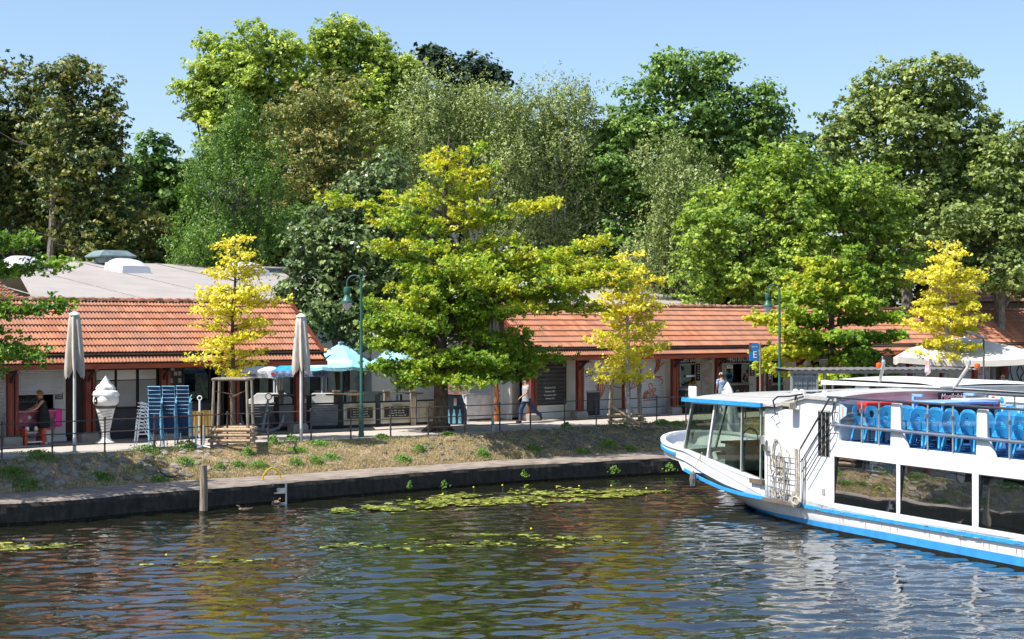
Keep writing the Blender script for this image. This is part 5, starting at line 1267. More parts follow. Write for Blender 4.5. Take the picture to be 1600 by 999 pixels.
for i, (a, b) in enumerate(LW):
    for y in (.03, 4.57):
        mb = MB(); e_ = .075 * (1 if y < 1 else -1); mb.add([(a, y - e_/2, WH0), (b, y - e_/2, WH0), (b, y + e_/2, WH1), (a, y + e_/2, WH1)], [(0, 1, 2, 3)]); w = mb.build('saloon_window', refl, boat)
        mb = MB(); yy = y - .032 if y < 1 else y + .04
        for q in ((a, a + .025, WH0, WH1), (b - .025, b, WH0, WH1), (a + .025, b - .025, WH0, WH0 + .025), (a + .025, b - .025, WH1 - .025, WH1)): mb.box(q[0], q[1], min(yy, y - .012) if y < 1 else y + .012, (y - .002) if y < 1 else yy, q[2], q[3])
        mb.build('window_seal', mat('rubber', (.03, .03, .03), .6), w)
    mb = MB(); mb.box(a - .012, a + .0, .3, .5, .8, 1.9); mb.build('curtain', pale_green, boat)
# rear wall of the wheelhouse and deck
xw = bx(1309)
mb = MB(); mb.add([(xw, .07, DK), (xw, 4.53, DK)] + [(xw, .07 + 4.46 * (1 - j / 12), rh(xw, 1 - j / 12) - .09) for j in range(13)], [tuple(range(15))]); mb.build('rear_wall', boat_white, boat)
nb = MB(); nb.box(xw + .005, xw + .012, 1.3, 1.72, 2.95, 3.3); nt1 = nb.build('safety_notice', white_paint, boat); nb = MB(); nb.tube([(xw + .02, 1.4 + .06 * math.cos(a), 3.13 + .06 * math.sin(a)) for a in np.linspace(0, 6.283, 14)], .012, 5); nb.build('prohibition_ring', mat('sign_red', (.65, .05, .05), .5), nt1); nb = MB(); nb.box(xw + .013, xw + .018, 1.54, 1.66, 3.06, 3.2); nb.build('blue_pictogram', boat_blue, nt1)
mb = MB(); mb.box(xw + .02, xw + .06, 1.9, 2.7, 2.4, 3.2); mb.build('door', mat('door_grey', (.55, .58, .56), .5), boat)
mb = MB(); mb.box(-3.2, 14, .07, 4.53, DK - .09, DK - .02); mb.build('deck', mat('deck_blue', (.04, .12, .30), .7, var=.2), boat)
# stairs ladder on the deck
for y in (1.0, 1.45):
    mb = MB(); mb.tube([(xw + 1.0, y, DK), (xw + .25, y, 3.3)], .025, 6); mb.build('ladder_stile', steel, boat, smooth=True)
for k in range(5): f = (k + .5) / 5; mb = MB(); mb.box(xw + 1.0 - .75 * f - .06, xw + 1.0 - .75 * f + .06, 1.0, 1.45, DK + .96 * f - .01, DK + .96 * f + .01); mb.build('ladder_tread', steel, boat)
# ---- deck railing
PW = [(bx(1392), bx(1406)), (bx(1526), bx(1541))]
while PW[-1][0] < 11: PW.append((PW[-1][0] + 3.0, PW[-1][1] + 3.0))
for y in (.0, 4.5):
    for a, b in PW:
        mb = MB(); mb.prism([(a - .03, DK), (b + .28, DK), (b + .02, DK + .42), (b, DK + 1.03), (a, DK + 1.03)], 'y', y, y + .09); mb.build('rail_stanchion', boat_white, boat, bevel=.02)
    yo = -.06 if y == 0 else 4.66
    mb = MB(); mb.tube([(bx(1296), yo, 3.42), (14, yo, 3.44)], .028, 8); mb.build('top_rail', mat('dark_rail', (.10, .10, .11), .3, metal=.5), boat, smooth=True)
    mb = MB(); mb.tube([(bx(1303), yo, 2.72), (14, yo, 2.74)], .042, 8); mb.build('lower_rail', steel, boat, smooth=True)
    for px in (1347, 1374, 1450, 1489.5, 1578):
        mb = MB(); x = bx(px); mb.tube([(x, yo + .05, DK), (x, yo + .05, 3.42)], .022, 8); mb.box(x - .035, x + .035, yo, yo + .07, 3.08, 3.18); mb.build('rail_post', steel, boat)
    st = [bx(1303) + .05] + [v for p in PW for v in p] + [14]
    for i in range(0, len(st) - 1, 2):
        mb = MB(); mb.box(st[i] + .02, st[i+1] - .02, y + .035, y + .045, DK + .42, DK + .93); mb.build('glass_screen', glass_mat('screen_glass', (.80, .93, .98), .9), boat)
mb = MB(); mb.tube([(bx(1305), -.06, 2.74), (bx(1303.5), -.06, 3.0), (bx(1306.5), -.06, 3.28)], .02, 6); mb.tube([(bx(1305), -.06, 2.74), (bx(1311), .02, 2.72)], .03, 6); mb.build('grab_handle', black, boat, smooth=True)
# sticker on the side wall and glass
nb = MB(); nb.prism([(bx(1311), 3.28), (bx(1322), 3.16), (bx(1321), 2.98), (bx(1311.5), 2.86)], 'y', -.005, .0); q = nb.build('blue_pennant_print', mat('pale_blue_print', (.45, .65, .85), .5), boat); q.location.y = .03; nb = MB(); nb.prism([(bx(1314), 3.2), (bx(1317), 3.2), (bx(1317), 2.92), (bx(1314), 2.92)], 'y', -.010, -.006); nb.build('red_print', mat('pale_red_print', (.75, .35, .28), .5), q)
# ---- details on the white wall
lv = [(bx(1278), bh(1278, 642)), (bx(1297), bh(1297, 643)), (bx(1296), bh(1296, 668)), (bx(1284), bh(1284, 708)), (bx(1279), bh(1279, 716))]
mb = MB(); mb.box(bx(1279), bx(1297), -.012, -.004, bh(1279, 712), bh(1279, 642)); mb.build('side_window', glass_mat('grey_pane', (.6, .7, .75), .5), boat); mb = MB()
for k in range(4): x = bx(1279) + (bx(1297) - bx(1279)) * k / 3; mb.box(x - .011, x + .011, -.022, -.012, bh(1279, 712), bh(1279, 642))
mb.box(bx(1279), bx(1297), -.031, -.013, bh(1279, 643), bh(1279, 640)); mb.build('side_window_frame', grey_paint, boat)
y_ = -.16
for (a, b, c, d, rr) in ((1249, 704, 1296, 623, .026), (1251, 722, 1298, 645, .015), (1253, 737, 1298, 661, .015), (1255, 752, 1298, 677, .015)):
    mb = MB(); xa, xb_ = bx(a, y_), bx(c, y_); mb.tube([(xa, y_, bh(a, b, y_)), (xb_, y_, bh(c, d, y_)), (xb_ + .10, -.0, bh(c, d, y_))], rr, 6); mb.build('stair_rail', mat('dark_rail', (.10, .10, .11), .3, metal=.5), boat, smooth=True)
g0, g1 = bx(1199, -.1), bx(1242, -.1); gz0, gz1 = bh(1205, 777, -.1), bh(1205, 711, -.1)
gz0b, gz1b = bh(1240, 786, -.1), bh(1240, 717, -.1)
for k in range(4):
    f = k / 3; x = g0 + (g1 - g0) * (0, .32, .62, 1)[k]; mb = MB(); mb.tube([(x, -.1, gz0 + (gz0b - gz0) * f), (x, -.1, gz1 + (gz1b - gz1) * f)], .022 if k in (1, 2) else .013, 6); mb.build('gate_bar', steel, boat, smooth=True)
for k in range(5): f = k / 4; mb = MB(); mb.tube([(g0, -.1, gz0 + (gz1 - gz0) * f), (g1, -.1, gz0b + (gz1b - gz0b) * f)], .013, 6); mb.build('gate_bar', steel, boat, smooth=True)
mb = MB(); mb.box(g0 - .15, g1 + .15, -.18, .0, gz0 - .12, gz0 - .04); mb.build('step_plate', mat('step_brown', (.16, .12, .09), .8), boat); mb = MB(); xs_ = bx(1173, -.05); mb.box(xs_, xs_ + .65, -.1, .0, .93, 1.06) ; mb.build('fender_board', mat('step_brown', (.16, .12, .09), .8), boat)
rope_m = mat('rope', (.52, .47, .39), .9, var=.2, scale=20, bump=.3, bscale=60); rr = random.Random(3)
rp = thing('mooring_rope', 'coil of pale mooring rope hanging by the boarding gate of the boat', 'rope', bw(bx(1246, -.2), -.2, 1.3), BA, 'ropes on the boat side'); mb = MB()
for k in range(7):
    o_x = (k - 3) * .035; mb.tube([(o_x + rr.uniform(-.03, .03), rr.uniform(-.03, .02), .75 - rr.random() * .05), (o_x + rr.uniform(-.04, .04), 0, .2), (o_x + rr.uniform(-.05, .05), 0, -.4), (o_x - .08, rr.uniform(-.03, .03), -.62 - rr.random() * .15), (o_x - .15, 0, -.4)], .020, 6)
for k in range(4): mb.tube([(math.cos(a) * .17 - .05 - .03 * k, -.02 + .02 * k, math.sin(a) * .10 - .62 - .03 * k) for a in np.linspace(0, 6.28, 14)], .021, 6)
mb.build('coil', rope_m, rp, smooth=True)
rp = thing('mooring_rope', 'tangle of white rope bundled behind the boarding gate bars', 'rope', bw(bx(1218, -.05), -.05, 1.4), BA, 'ropes on the boat side'); mb = MB()
for k in range(16):
    cx, cz = rr.uniform(-.4, .35), rr.uniform(-.45, .45); q = rr.uniform(.08, .2); mb.tube([(cx + math.cos(a) * q, .0 + .02 * math.sin(a * 2 + k), cz + math.sin(a) * q * 2.2) for a in np.linspace(rr.random() * 3, 5 + rr.random() * 3, 12)], .018, 6)
mb.build('tangle', rope_m, rp, smooth=True)
rp = thing('boat_fender', 'small grey rope fender hanging from the bow of the boat', 'fender', bw(bx(1084, -.2), -.22, .80), BA); mb = MB(); mb.lathe([(.01,-.28),(.09,-.2),(.11,0),(.08,.16),(.02,.22)], 10, mod=lambda t, i, z: 1 + .12 * math.sin(5 * t + z * 20)); mb.build('body', mat('fender_grey', (.15, .15, .15), .9), rp); mb = MB(); mb.tube([(0, 0, .2), (.05, .12, .5), (.18, .2, .78)], .012, 5); mb.build('line', rope_m, rp)
mb = MB(); x = bx(1232, -.25); h = bh(1232, 635, -.25); mb.box(x - .18, x + .16, -.32, -.12, h - .08, h + .10); mb.bar((x, -.1, h + .1), (x - .05, .05, h + .3), .04); f = mb.build('floodlight', mat('fitting_cream', (.42, .38, .30), .5), boat, bevel=.01); mb = MB(); mb.box(x - .15, x + .13, -.34, -.322, h - .075, h + .0); mb.build('lamp_glass', black, f)
P_ = [(bx(1190), -.1, bh(1190, 637)), (bx(1205), -.1, bh(1205, 636)), (bx(1216), -.12, bh(1216, 637)), (bx(1215), -.14, bh(1215, 626)), (bx(1222), -.14, bh(1222, 620)), (bx(1240), -.13, bh(1240, 619.5)), (bx(1260), -.12, bh(1260, 616))]
mb = MB(); mb.tube(P_, .022, 6); mb.tube([(bx(1250), -.13, bh(1250, 618)), (bx(1250), -.15, bh(1250, 626))], .03, 6); mb.tube([(bx(1216), -.14, bh(1216, 637)), (bx(1219), -.14, bh(1219, 648)), (bx(1212), -.14, bh(1212, 652)), (bx(1218), -.14, bh(1218, 658)), (bx(1214), -.14, bh(1214, 650))], .012, 5); mb.build('cable', black, boat, smooth=True)
mb = MB(); x = bx(1188, -.2); mb.lathe([(.07, 0), (.07, .16), (.075, .17), (.075, .21), (.02, .24)], 12, (x, -.14, bh(1188, 694, -.14))); mb.box(x - .02, x + .2, -.1, .0, bh(1188, 703), bh(1188, 695)); mb.build('side_lantern', steel, boat)
mb = MB(); x = bx(1287); mb.box(x - .07, x + .07, -.02, .0, bh(1287, 773), bh(1287, 764)); mb.build('vent_plate', grey_paint, boat)
mb = MB(); x = bx(1080, .3); mb.box(x - .0, x + .42, .2, .26, roof_edge(x) + .02, roof_edge(x) + .34); mb.build('roof_box', white_paint, boat, bevel=.02)
for px in (1252, 1262, 1298): 
    x = bx(px, 3.6); mb = MB(); mb.lathe([(.12, 0), (.12, .05), (.04, .12)], 10, (x, 3.4, rh(x, .73))); mb.build('roof_fitting', white_paint, boat)
# rust and chips along the strake
rs_ = random.Random(5); mb = MB()
for k in range(26): x = rs_.uniform(-2.6, 7.5); L_ = rs_.uniform(.03, .22); z = hs_(x) + rs_.uniform(-.05, .06); mb.box(x, x + L_, -.066, -.0615, z, z + rs_.uniform(.008, .02))
q = mb.build('paint_chips', mat('chip', (.42, .36, .33), .8, var=.4, scale=20), boat); q['kind'] = 'stuff'

mb = MB()
for k in range(22):
    x = rs_.uniform(-3, 8.5); z0_ = .44; w_ = rs_.uniform(.006, .016); l_ = rs_.uniform(.08, .2); mb.add([(x - w_, -.004, z0_), (x + w_, -.004, z0_), (x + w_ * .3, -.004, z0_ - l_), (x - w_ * .3, -.004, z0_ - l_)], [(0, 1, 2, 3)])
for k in range(12):
    x = rs_.choice([LW[0][0], LW[0][1] + .03, LW[1][1] + .05, -1.0, LW[2][0] - .1]) + rs_.uniform(-.15, .15); z0_ = rs_.choice([2.28, .74]); w_ = rs_.uniform(.004, .009); l_ = rs_.uniform(.1, .3) * (1 if z0_ > 1 else .4); mb.add([(x - w_, -.003, z0_), (x + w_, -.003, z0_), (x, -.003, z0_ - l_)], [(0, 1, 2)])
q = mb.build('rust_runs', mat('rust_run', (.52, .42, .34), .8, var=.2), boat); q['kind'] = 'stuff'
for x in (-2.1, -.35):
    mb = MB(); mb.box(x, x + .008, -.004, 0, .62, 2.9); mb.build('panel_seam', grey_paint, boat)
for (a, b) in LW: 
    mb = MB(); mb.box(b + .03, b + .036, -.004, 0, .62, DK - .02); mb.build('panel_seam', mat('seam_pale', (.5, .5, .5), .5), boat)
# ---- blue plastic chairs on the deck
plastic = mat('blue_plastic', (.07, .45, .76), .3, var=.08, spec=.55, rnd=.12)
def deck_chair():
    o = thing('plastic_chair', 'x', 'chair', (0,0,0), 0, 'blue plastic chairs on the boat deck')
    mb = MB(); n = 24; W_, H0, H1 = .23, .40, .90; out = []; inn = []
    for k in range(n):
        t = 2 * math.pi * k / n; c, s = math.cos(t), math.sin(t); e = (abs(c) ** 3 + abs(s) ** 3) ** (-1/3)
        yy = (H0 + H1) / 2 + s * e * (H1 - H0) / 2; xx = c * e * W_ * (1.0 if s < 0 else 1 - .12 * s); out.append((xx, yy)); inn.append((c * .075, .70 + s * .095))
    def bk(x, z, d): return (x, .20 + (z - .4) * .22 - .10 * (1 - (x / W_) ** 2) * -.35 + d, z)
    for ring in (out, inn):
        for d in (0, .02):
            mb.v += [bk(x, z, d) for x, z in ring]
    for k in range(n):
        q = (k + 1) % n
        mb.f += [(k, q, 2*n + q, 2*n + k), (n + k, 3*n + k, 3*n + q, n + q), (k, n + k, n + q, q), (2*n + k, 2*n + q, 3*n + q, 3*n + k)]; mb.m += [0]*4
    mb.build('backrest', plastic, o, smooth=True)
    mb = MB()
    def st(a, b): x = (a - .5) * .44; y = -.24 + b * .46; return (x, y, .42 + .03 * (2*a-1) ** 2 - .02 * math.sin(math.pi * b) - (.03 if b == 0 else 0))
    mb.grid(st, 6, 5); mb.grid(lambda a, b: tuple(np.array(st(a, b)) - np.array([0, 0, .015])), 6, 5); mb.build('seat', plastic, o, smooth=True)
    for sx_ in (-1, 1):
        mb = MB(); mb.bar((sx_*.24, -.22, 0), (sx_*.19, -.19, .42), .055, .035); mb.build('leg', plastic, o); mb = MB(); mb.bar((sx_*.25, .28, 0), (sx_*.20, .17, .45), .06, .04); mb.build('leg', plastic, o)
        mb = MB(); mb.bar((sx_*.26, -.2, .62), (sx_*.24, .2, .64), .045, .02); mb.bar((sx_*.25, -.2, .42), (sx_*.26, -.2, .62), .04, .02); mb.build('armrest', plastic, o)
    return o
dc = deck_chair(); dc.scale = (1.0, 1.0, 1.0); dct = tree_of(dc); first = True
rowsn = ['first', 'second', 'third', 'fourth', 'fifth', 'sixth', 'seventh', 'eighth', 'ninth', 'tenth', 'eleventh', 'twelfth', 'thirteenth']
seatn = ['at the near rail', 'second from the near rail', 'third from the near rail', 'fourth from the near rail', 'fifth from the near rail', 'sixth from the near rail']
X0 = bx(1350, .5)
for i in range(13):
    for j, y in enumerate((.46, .98, 1.5, 2.7, 3.22, 3.75)):
        if i == 0 and j > 1: continue
        if i in (2, 3, 4) and j in (3, 4): continue
        x = X0 + .1 + i * .60 + rr.uniform(-.05, .05)
        if x > 10: continue
        lab = f'blue plastic chair, {seatn[j]}, in the {rowsn[i]} row from the wheelhouse'
        pos = bw(x, y, DK - .01); a = BA + R(90) + rr.uniform(-.06, .06) 
        if first: dc.location = pos; dc.rotation_euler = (0, 0, a); dc['label'] = lab; first = False
        else: dup(dc, pos, a, lab, children=dct)
# red benches, black name board, light blue frame, red box
def dthing(name, label, cat, px, y, h=DK - .01): return thing(name, label, cat, bw(bx(px, y), y, h), BA)
red_m = mat('red_plastic', (.62, .04, .035), .4, var=.08)
o = thing('red_bench', 'long red covered bench across the deck right behind the wheelhouse wall', 'bench', bw(xw + .38, .45, DK - .01), BA); zb0, zb1 = bh(1360, 643, .8) - DK, bh(1360, 627, .8) - DK; mb = MB(); mb.box(-.2, .2, 0, 1.75, zb0, zb1); mb.box(-.2, .2, 2.05, 3.6, zb0, zb1); mb.build('cover', red_m, o, bevel=.03)
for y in (.1, 1.6, 2.15, 3.45): mb = MB(); mb.box(-.15, .15, y, y + .06, 0, zb0); mb.build('leg', grey_paint, o)
mb = MB(); mb.box(.18, .205, .2, 3.4, .25, zb0 - .04); mb.build('front_cloth', red_m, o)
o = dthing('name_board', 'black board with white brushed name lettering standing on the deck', 'sign', 1482, 3.2); z0b, z1b = bh(1482, 626, 3.2) - DK, bh(1482, 612.5, 3.2) - DK
mb = MB(); mb.box(-.02, .02, -.02, .02, 0, z0b); mb.box(-.02, .02, .6, .64, 0, z0b); mb.build('leg', black, o)
mb = MB(); mb.box(-.03, .02, -.32, .55, z0b, z1b); bb = mb.build('board', mat('board_black', (.012, .014, .03), .4), o, bevel=.01); o.rotation_euler = (0, 0, BA + R(0))
text('Monikalein', .20, white_paint, bb, (.035, .11, (z0b + z1b) / 2), (R(90), 0, R(90)), shear=.2, xs=.85); 
mb = MB(); mb.tube([(.035, .11 + .3 * math.sin(k), 0) for k in (0, 1)], .001, 3)
o = dthing('bench_frame', 'light blue low bench frame with curled arms around the name board', 'bench', 1482, 2.6); lb = mat('powder_blue', (.25, .42, .80), .4); mb = MB(); mb.box(-.3, 1.0, -.9, .75, .95, 1.02); mb.build('seat', lb, o, bevel=.01)
for y in (-.9, .7): mb = MB(); mb.box(-.3, -.22, y, y + .06, .6, 1.15); mb.box(-.3, .1, y, y + .06, 1.12, 1.18); mb.build('arm', lb, o)
for y in (-.85, .7): mb = MB(); mb.box(-.2, -.15, y, y + .05, 0, .96); mb.box(.8, .85, y, y + .05, 0, .96); mb.build('leg', lb, o)
mb = MB(); mb.box(-.25, .9, -.8, .7, .35, .9); mb.build('skirt', mat('dark_skirt', (.05, .03, .03), .8), o)
o = dthing('cool_box', 'red cool box with a pale grey lid right of the name board', 'box', 1534, 3.6); mb = MB(); mb.box(-.3, .35, -.7, .3, .78, .98); mb.build('body', red_m, o, bevel=.02); mb = MB(); mb.box(-.32, .37, -.72, .32, .98, 1.05); mb.build('lid', mat('lid_grey', (.55, .53, .52), .5), o, bevel=.02); mb = MB(); mb.box(-.25, .3, -.6, .25, 0, .78); mb.build('stand', grey_paint, o)

# ---- second boat moored outside of view below, only its upper works show
b2 = thing('second_boat', 'white boat moored behind the excursion boat, low wheelhouse with dark windows', 'boat', (BX, BY, WATER), BA)
mb = MB(); ss2 = [(-13.5, 0.05), (-13, .8), (-12, 1.6), (-10.5, 2.1), (-8, 2.3), (6, 2.3), (14, 2.3)]; yc = 8.2
for sgn in (-1, 1):
    o_ = len(mb.v)
    for x, b_ in ss2: mb.v += [(x, yc + sgn * b_ * .8, -.3), (x, yc + sgn * b_, 1.6 + (.5 if x < -11 else 0))]
    for i in range(len(ss2) - 1): a = o_ + 2 * i; mb.f.append((a, a + 1, a + 3, a + 2)); mb.m.append(0)
mb.build('hull', hull_white, b2, smooth=True); mb = MB(); mb.box(-11, 14, yc - 2.2, yc + 2.2, 1.5, 1.58); mb.build('deck', grey_paint, b2)
yn = 6.1; xa, xb_ = bx(1291, yn), bx(1478, yn); hr0 = bh(1291, 595, yn)
def H2(px, py): return bh(px, py, yn)
mb = MB(); w0_, w1_ = bx(1300, yn), bx(1470, yn); ht0 = H2(1300, 597); 
seg = [(bx(1300, yn), bx(1336, yn), 'w'), (bx(1336, yn), bx(1350, yn), 's'), (bx(1350, yn), bx(1356, yn), 's'), (bx(1356, yn), bx(1387, yn), 'w'), (bx(1387, yn), bx(1437, yn), 's'), (bx(1437, yn), bx(1468, yn), 'W'), (bx(1468, yn), bx(1472, yn), 's')]
for a, b, k in seg:
    if k == 's': mb.box(a, b, yn, yn + .06, 1.55, ht0)
    else: mb.box(a, b, yn, yn + .06, 1.55, 2.65 if k == 'w' else 2.0); mb.box(a, b, yn, yn + .06, ht0 - .07, ht0); mb.box(a, a + .05, yn, yn + .06, 2.0, ht0)
mb.box(w0_, w1_, yn + 3.2, yn + 3.26, 1.55, ht0); mb.box(w0_, w0_ + .05, yn + .06, yn + 3.2, 1.55, 2.7); mb.box(w1_ - .05, w1_, yn + .06, yn + 3.2, 1.55, ht0); mb.build('wheelhouse', boat_white, b2)
for a, b, k in seg:
    if k != 's': mb = MB(); mb.box(a + .05, b, yn + .03, yn + .04, 2.0 if k == 'W' else 2.65, ht0 - .07); mb.build('window', boat_glass if k == 'w' else glass, b2)
mb = MB(); mb.box(w0_ - .05, w0_, yn + .1, yn + 3.1, 2.7, ht0 - .05); mb.build('windscreen', boat_glass, b2)
mb = MB(); n = 10
mb.grid(lambda s, t: (xa + (xb_ - xa) * s, yn - .2 + 3.7 * t, hr0 + .07 * (1 - (2*t-1)**2) + .08 * min(1, 6 * s, 8 * (1 - s))), 12, 8); mb.prism([(xa, hr0 - .12), (xb_, hr0 - .02), (xb_, hr0 + .02), (xa, hr0 + .02)], 'y', yn - .2, yn + 3.5); mb.build('wheelhouse_roof', boat_white, b2)
mb = MB(); mb.box(bx(1387, yn), bx(1437, yn), yn - .01, yn - .002, 2.6, ht0 - .1); mb.build('sliding_door', mat('door_grey', (.55, .58, .56), .5), b2)
mb = MB(); xs2 = bx(1492, yn); mb.prism([(xs2, 1.55), (14, 1.55), (14, bh(1600, 612, yn)), (bx(1600, yn), bh(1600, 613, yn)), (xs2, bh(1492, 606, yn))], 'y', yn, yn + .08); mb.box(xs2, 14, yn + 3.9, yn + 4, 1.5, 3.2); mb.build('saloon_wall', boat_white, b2)
mb = MB(); mb.box(xs2, 14, yn, yn + 4, 3.1, 3.16); mb.build('saloon_roof', grey_paint, b2)
mb = MB(); mb.tube([(xs2, yn - .03, bh(1492, 608, yn)), (13.9, yn - .03, bh(1600, 617, yn))], .025, 6); mb.build('edge_rail', black, b2)
for px, c_ in ((1553, 'r'), (1566, 'b')):
    x = bx(px, yn); mb = MB(); mb.box(x - .15, x + .16, yn - .012, yn - .004, bh(px, 633, yn), bh(px, 617, yn)); nt1 = mb.build('safety_notice', white_paint, b2); h = bh(px, 625, yn); mb = MB()
    if c_ == 'r': mb.tube([(x + .09 * math.cos(a), yn - .02, h + .09 * math.sin(a)) for a in np.linspace(0, 6.283, 16)], .014, 5); mb.build('prohibition_ring', mat('sign_red', (.65, .05, .05), .5), nt1)
    else: mb.lathe([(.085, -.004), (.085, .004)], 16); q = mb.build('blue_disc', boat_blue, nt1); q.location = (x, yn - .018, h); q.rotation_euler = (R(90), 0, 0)
# masts with orange lamps
for nm, (pa, pya, pb, pyb, plx, ply), lab in (('m1', (1358, 603, 1380, 573, 1373, 571), ''), ('m2', (1489, 610, 1513, 573, 1527, 572), '')):
    ya = yn - .35 if nm == 'm1' else yn + .3; mb = MB(); A_ = (bx(pa, ya), ya, bh(pa, pya, ya)); B_ = (bx(pb, ya), ya, bh(pb, pyb, ya))
    if nm == 'm1': A_ = (A_[0], yn - .0, A_[2])
    mb.tube([A_, (B_[0], ya, B_[2]), (B_[0], ya, B_[2] + .04)], .05, 8); ms = mb.build('mast', mat('mast_white', (.60, .57, .52), .5), b2, smooth=True)
    x, h = bx(plx, ya), bh(plx, ply, ya); mb = MB(); mb.lathe([(.07, -.07), (.08, -.05), (.08, .05), (.05, .07), (.01, .08)], 12, (x, ya, h)); mb.build('signal_lamp', mat('lamp_orange', (.85, .13, .02), .3), ms, smooth=True); mb = MB(); mb.bar((x, ya, h - .1), (B_[0], ya, B_[2] - .05), .025); mb.tube([(B_[0], ya, B_[2]), (B_[0] + .1, ya - .1, B_[2] + .3)], .02, 5); mb.lathe([(.05, 0), (.06, .1), (.04, .16)], 8, (B_[0] + .15, ya - .1, B_[2] + .05)); mb.build('lamp_bracket', grey_paint, ms)
x = bx(1443, yn); h0 = bh(1443, 587, yn); mb = MB(); mb.tube([(x, yn + .1, h0), (x + .12, yn + .1, bh(1446, 562, yn))], .012, 5); fl = thing('small_flag', 'small furled red and white flag on the roof of the second boat', 'flag', bw(0, 0, 0), BA); mb.build('staff', white_paint, fl); mb = MB(); mb.lathe([(.02, 0), (.08, .08), (.06, .25), (.07, .4), (.02, .5)], 9, (x + .05, yn + .1, h0 + .02), mod=lambda t, i, z: 1 + .3 * math.sin(3 * t)); mb.build('cloth', mat('flag_rw', (.75, .70, .70), .8, var=.4, scale=2.5, col2=(.6, .04, .04)), fl, smooth=True)
# ================================================================== fence along the promenade
fence = thing('railing', 'low dark three bar railing running along the edge of the promenade', 'railing', (0, 0, 0))
fposts = [(-60,722.5),(-10,718.5),(2,717.5),(81,712.7),(163,708),(238,704),(310,700),(352,697),(419,692),(485,690),(548,687),(609,685),(669,681),(726,678),(781,675.6),(829,672.5),(882,669),(932,666.5),(978,663.5),(1026,661),(1072,659),(1120,656.5),(1165,654),(1210,652)]
FP = []
for px, py in fposts:
    p = gp(px, py); q = FL.at(p.x); FP.append(Vector((q.x, q.y + .05, 0)))
for i in range(10): FP.append(FP[-1] + Vector((cT, sT, 0)) * 1.75)
pm = MB(); pm.tube([(0, 0, -.05), (0, 0, 1.02)], .026, 8); pm.lathe([(.001, 1.07), (.03, 1.055), (.036, 1.03), (.028, 1.0)], 8); pm.lathe([(.05, 0), (.05, .03), (.03, .05)], 8)
for h in (.28, .62, .98): pm.lathe([(.036, h - .03), (.04, h), (.036, h + .03)], 8)
PM = pm.mesh('post', rail_paint, True)
for p in FP:
    o = bpy.data.objects.new('post', PM); C.objects.link(o); o.parent = fence; o.location = p; o.rotation_euler = (random.uniform(-.012, .012), random.uniform(-.012, .012), 0)
rusty = mat('rusty_rail', (.14, .07, .05), .7, var=.3, scale=8)
for i in range(len(FP) - 1):
    for h in (.28, .62, .98):
        sag = -.03 if (i == 1 and h < .5) else -.006
        mb = MB(); a, b = FP[i] + Vector((0, 0, h)), FP[i+1] + Vector((0, 0, h)); mb.tube([a, a.lerp(b, .5) + Vector((0, 0, sag)), b], .019, 6)
        mb.build('rail', rusty if (h > .9 and i in (5, 6)) else rail_paint, fence, smooth=True)

# ================================================================== lamp posts
def lamp(px, py, H, label, y=None):
    b = gp(px, py) if y is None else Vector(((px - 800) / FPX * y, y, 0)); o = thing('lamp_post', label, 'street lamp', b, 0, 'green gooseneck lamp posts')
    mb = MB(); mb.tube([(0,0,0),(0,0,1.0)], [.085, .08], 12); mb.lathe([(.10,0),(.10,.12),(.085,.16)], 12); mb.tube([(0,0,1.0),(0,0,1.06),(0,0,H-.22)], [.075,.055,.045], 10); mb.build('pole', lamp_green, o, smooth=True)
    mb = MB(); P_ = [(0,0,H-.25)] + [(-.24 + .24 * math.cos(a), 0, H - .22 + .24 * math.sin(a)) for a in np.linspace(0, math.pi, 10)] + [(-.48, 0, H-.42)]
    mb.tube(P_, .028, 8); mb.tube([(-.02,0,H-.3),(-.10,0,H-.16),(-.18,0,H-.2)], .01, 6); mb.build('bracket', lamp_green, o, smooth=True)
    mb = MB(); mb.lathe([(.04,-.36),(.10,-.38),(.115,-.42),(.115,-.56),(.10,-.6),(.085,-.64),(.10,-.68),(.15,-.78),(.19,-.84),(.215,-.86),(.215,-.9),(.17,-.9)][::-1], 18, (-.48,0,H)); mb.build('lamp_head', lamp_green, o, smooth=True)
    mb = MB(); mb.lathe([(.01,-1.15),(.06,-1.14),(.12,-1.06),(.165,-.95),(.175,-.88)], 18, (-.48,0,H)); mb.build('globe', mat('lamp_globe', (.60, .60, .58), .25, var=.02, spec=.5), o, smooth=True)
    mb = MB(); mb.box(-.03, .03, -.09, -.05, .5, .75); mb.build('hatch', lamp_green, o); return o
lamp(564.5, 683, 5.45, 'green gooseneck lamp post left of the big oak, full height in view')
lamp(1218, 0, 5.45, 'green gooseneck lamp post behind the boat, beside the blue letter sign', y=68.0)

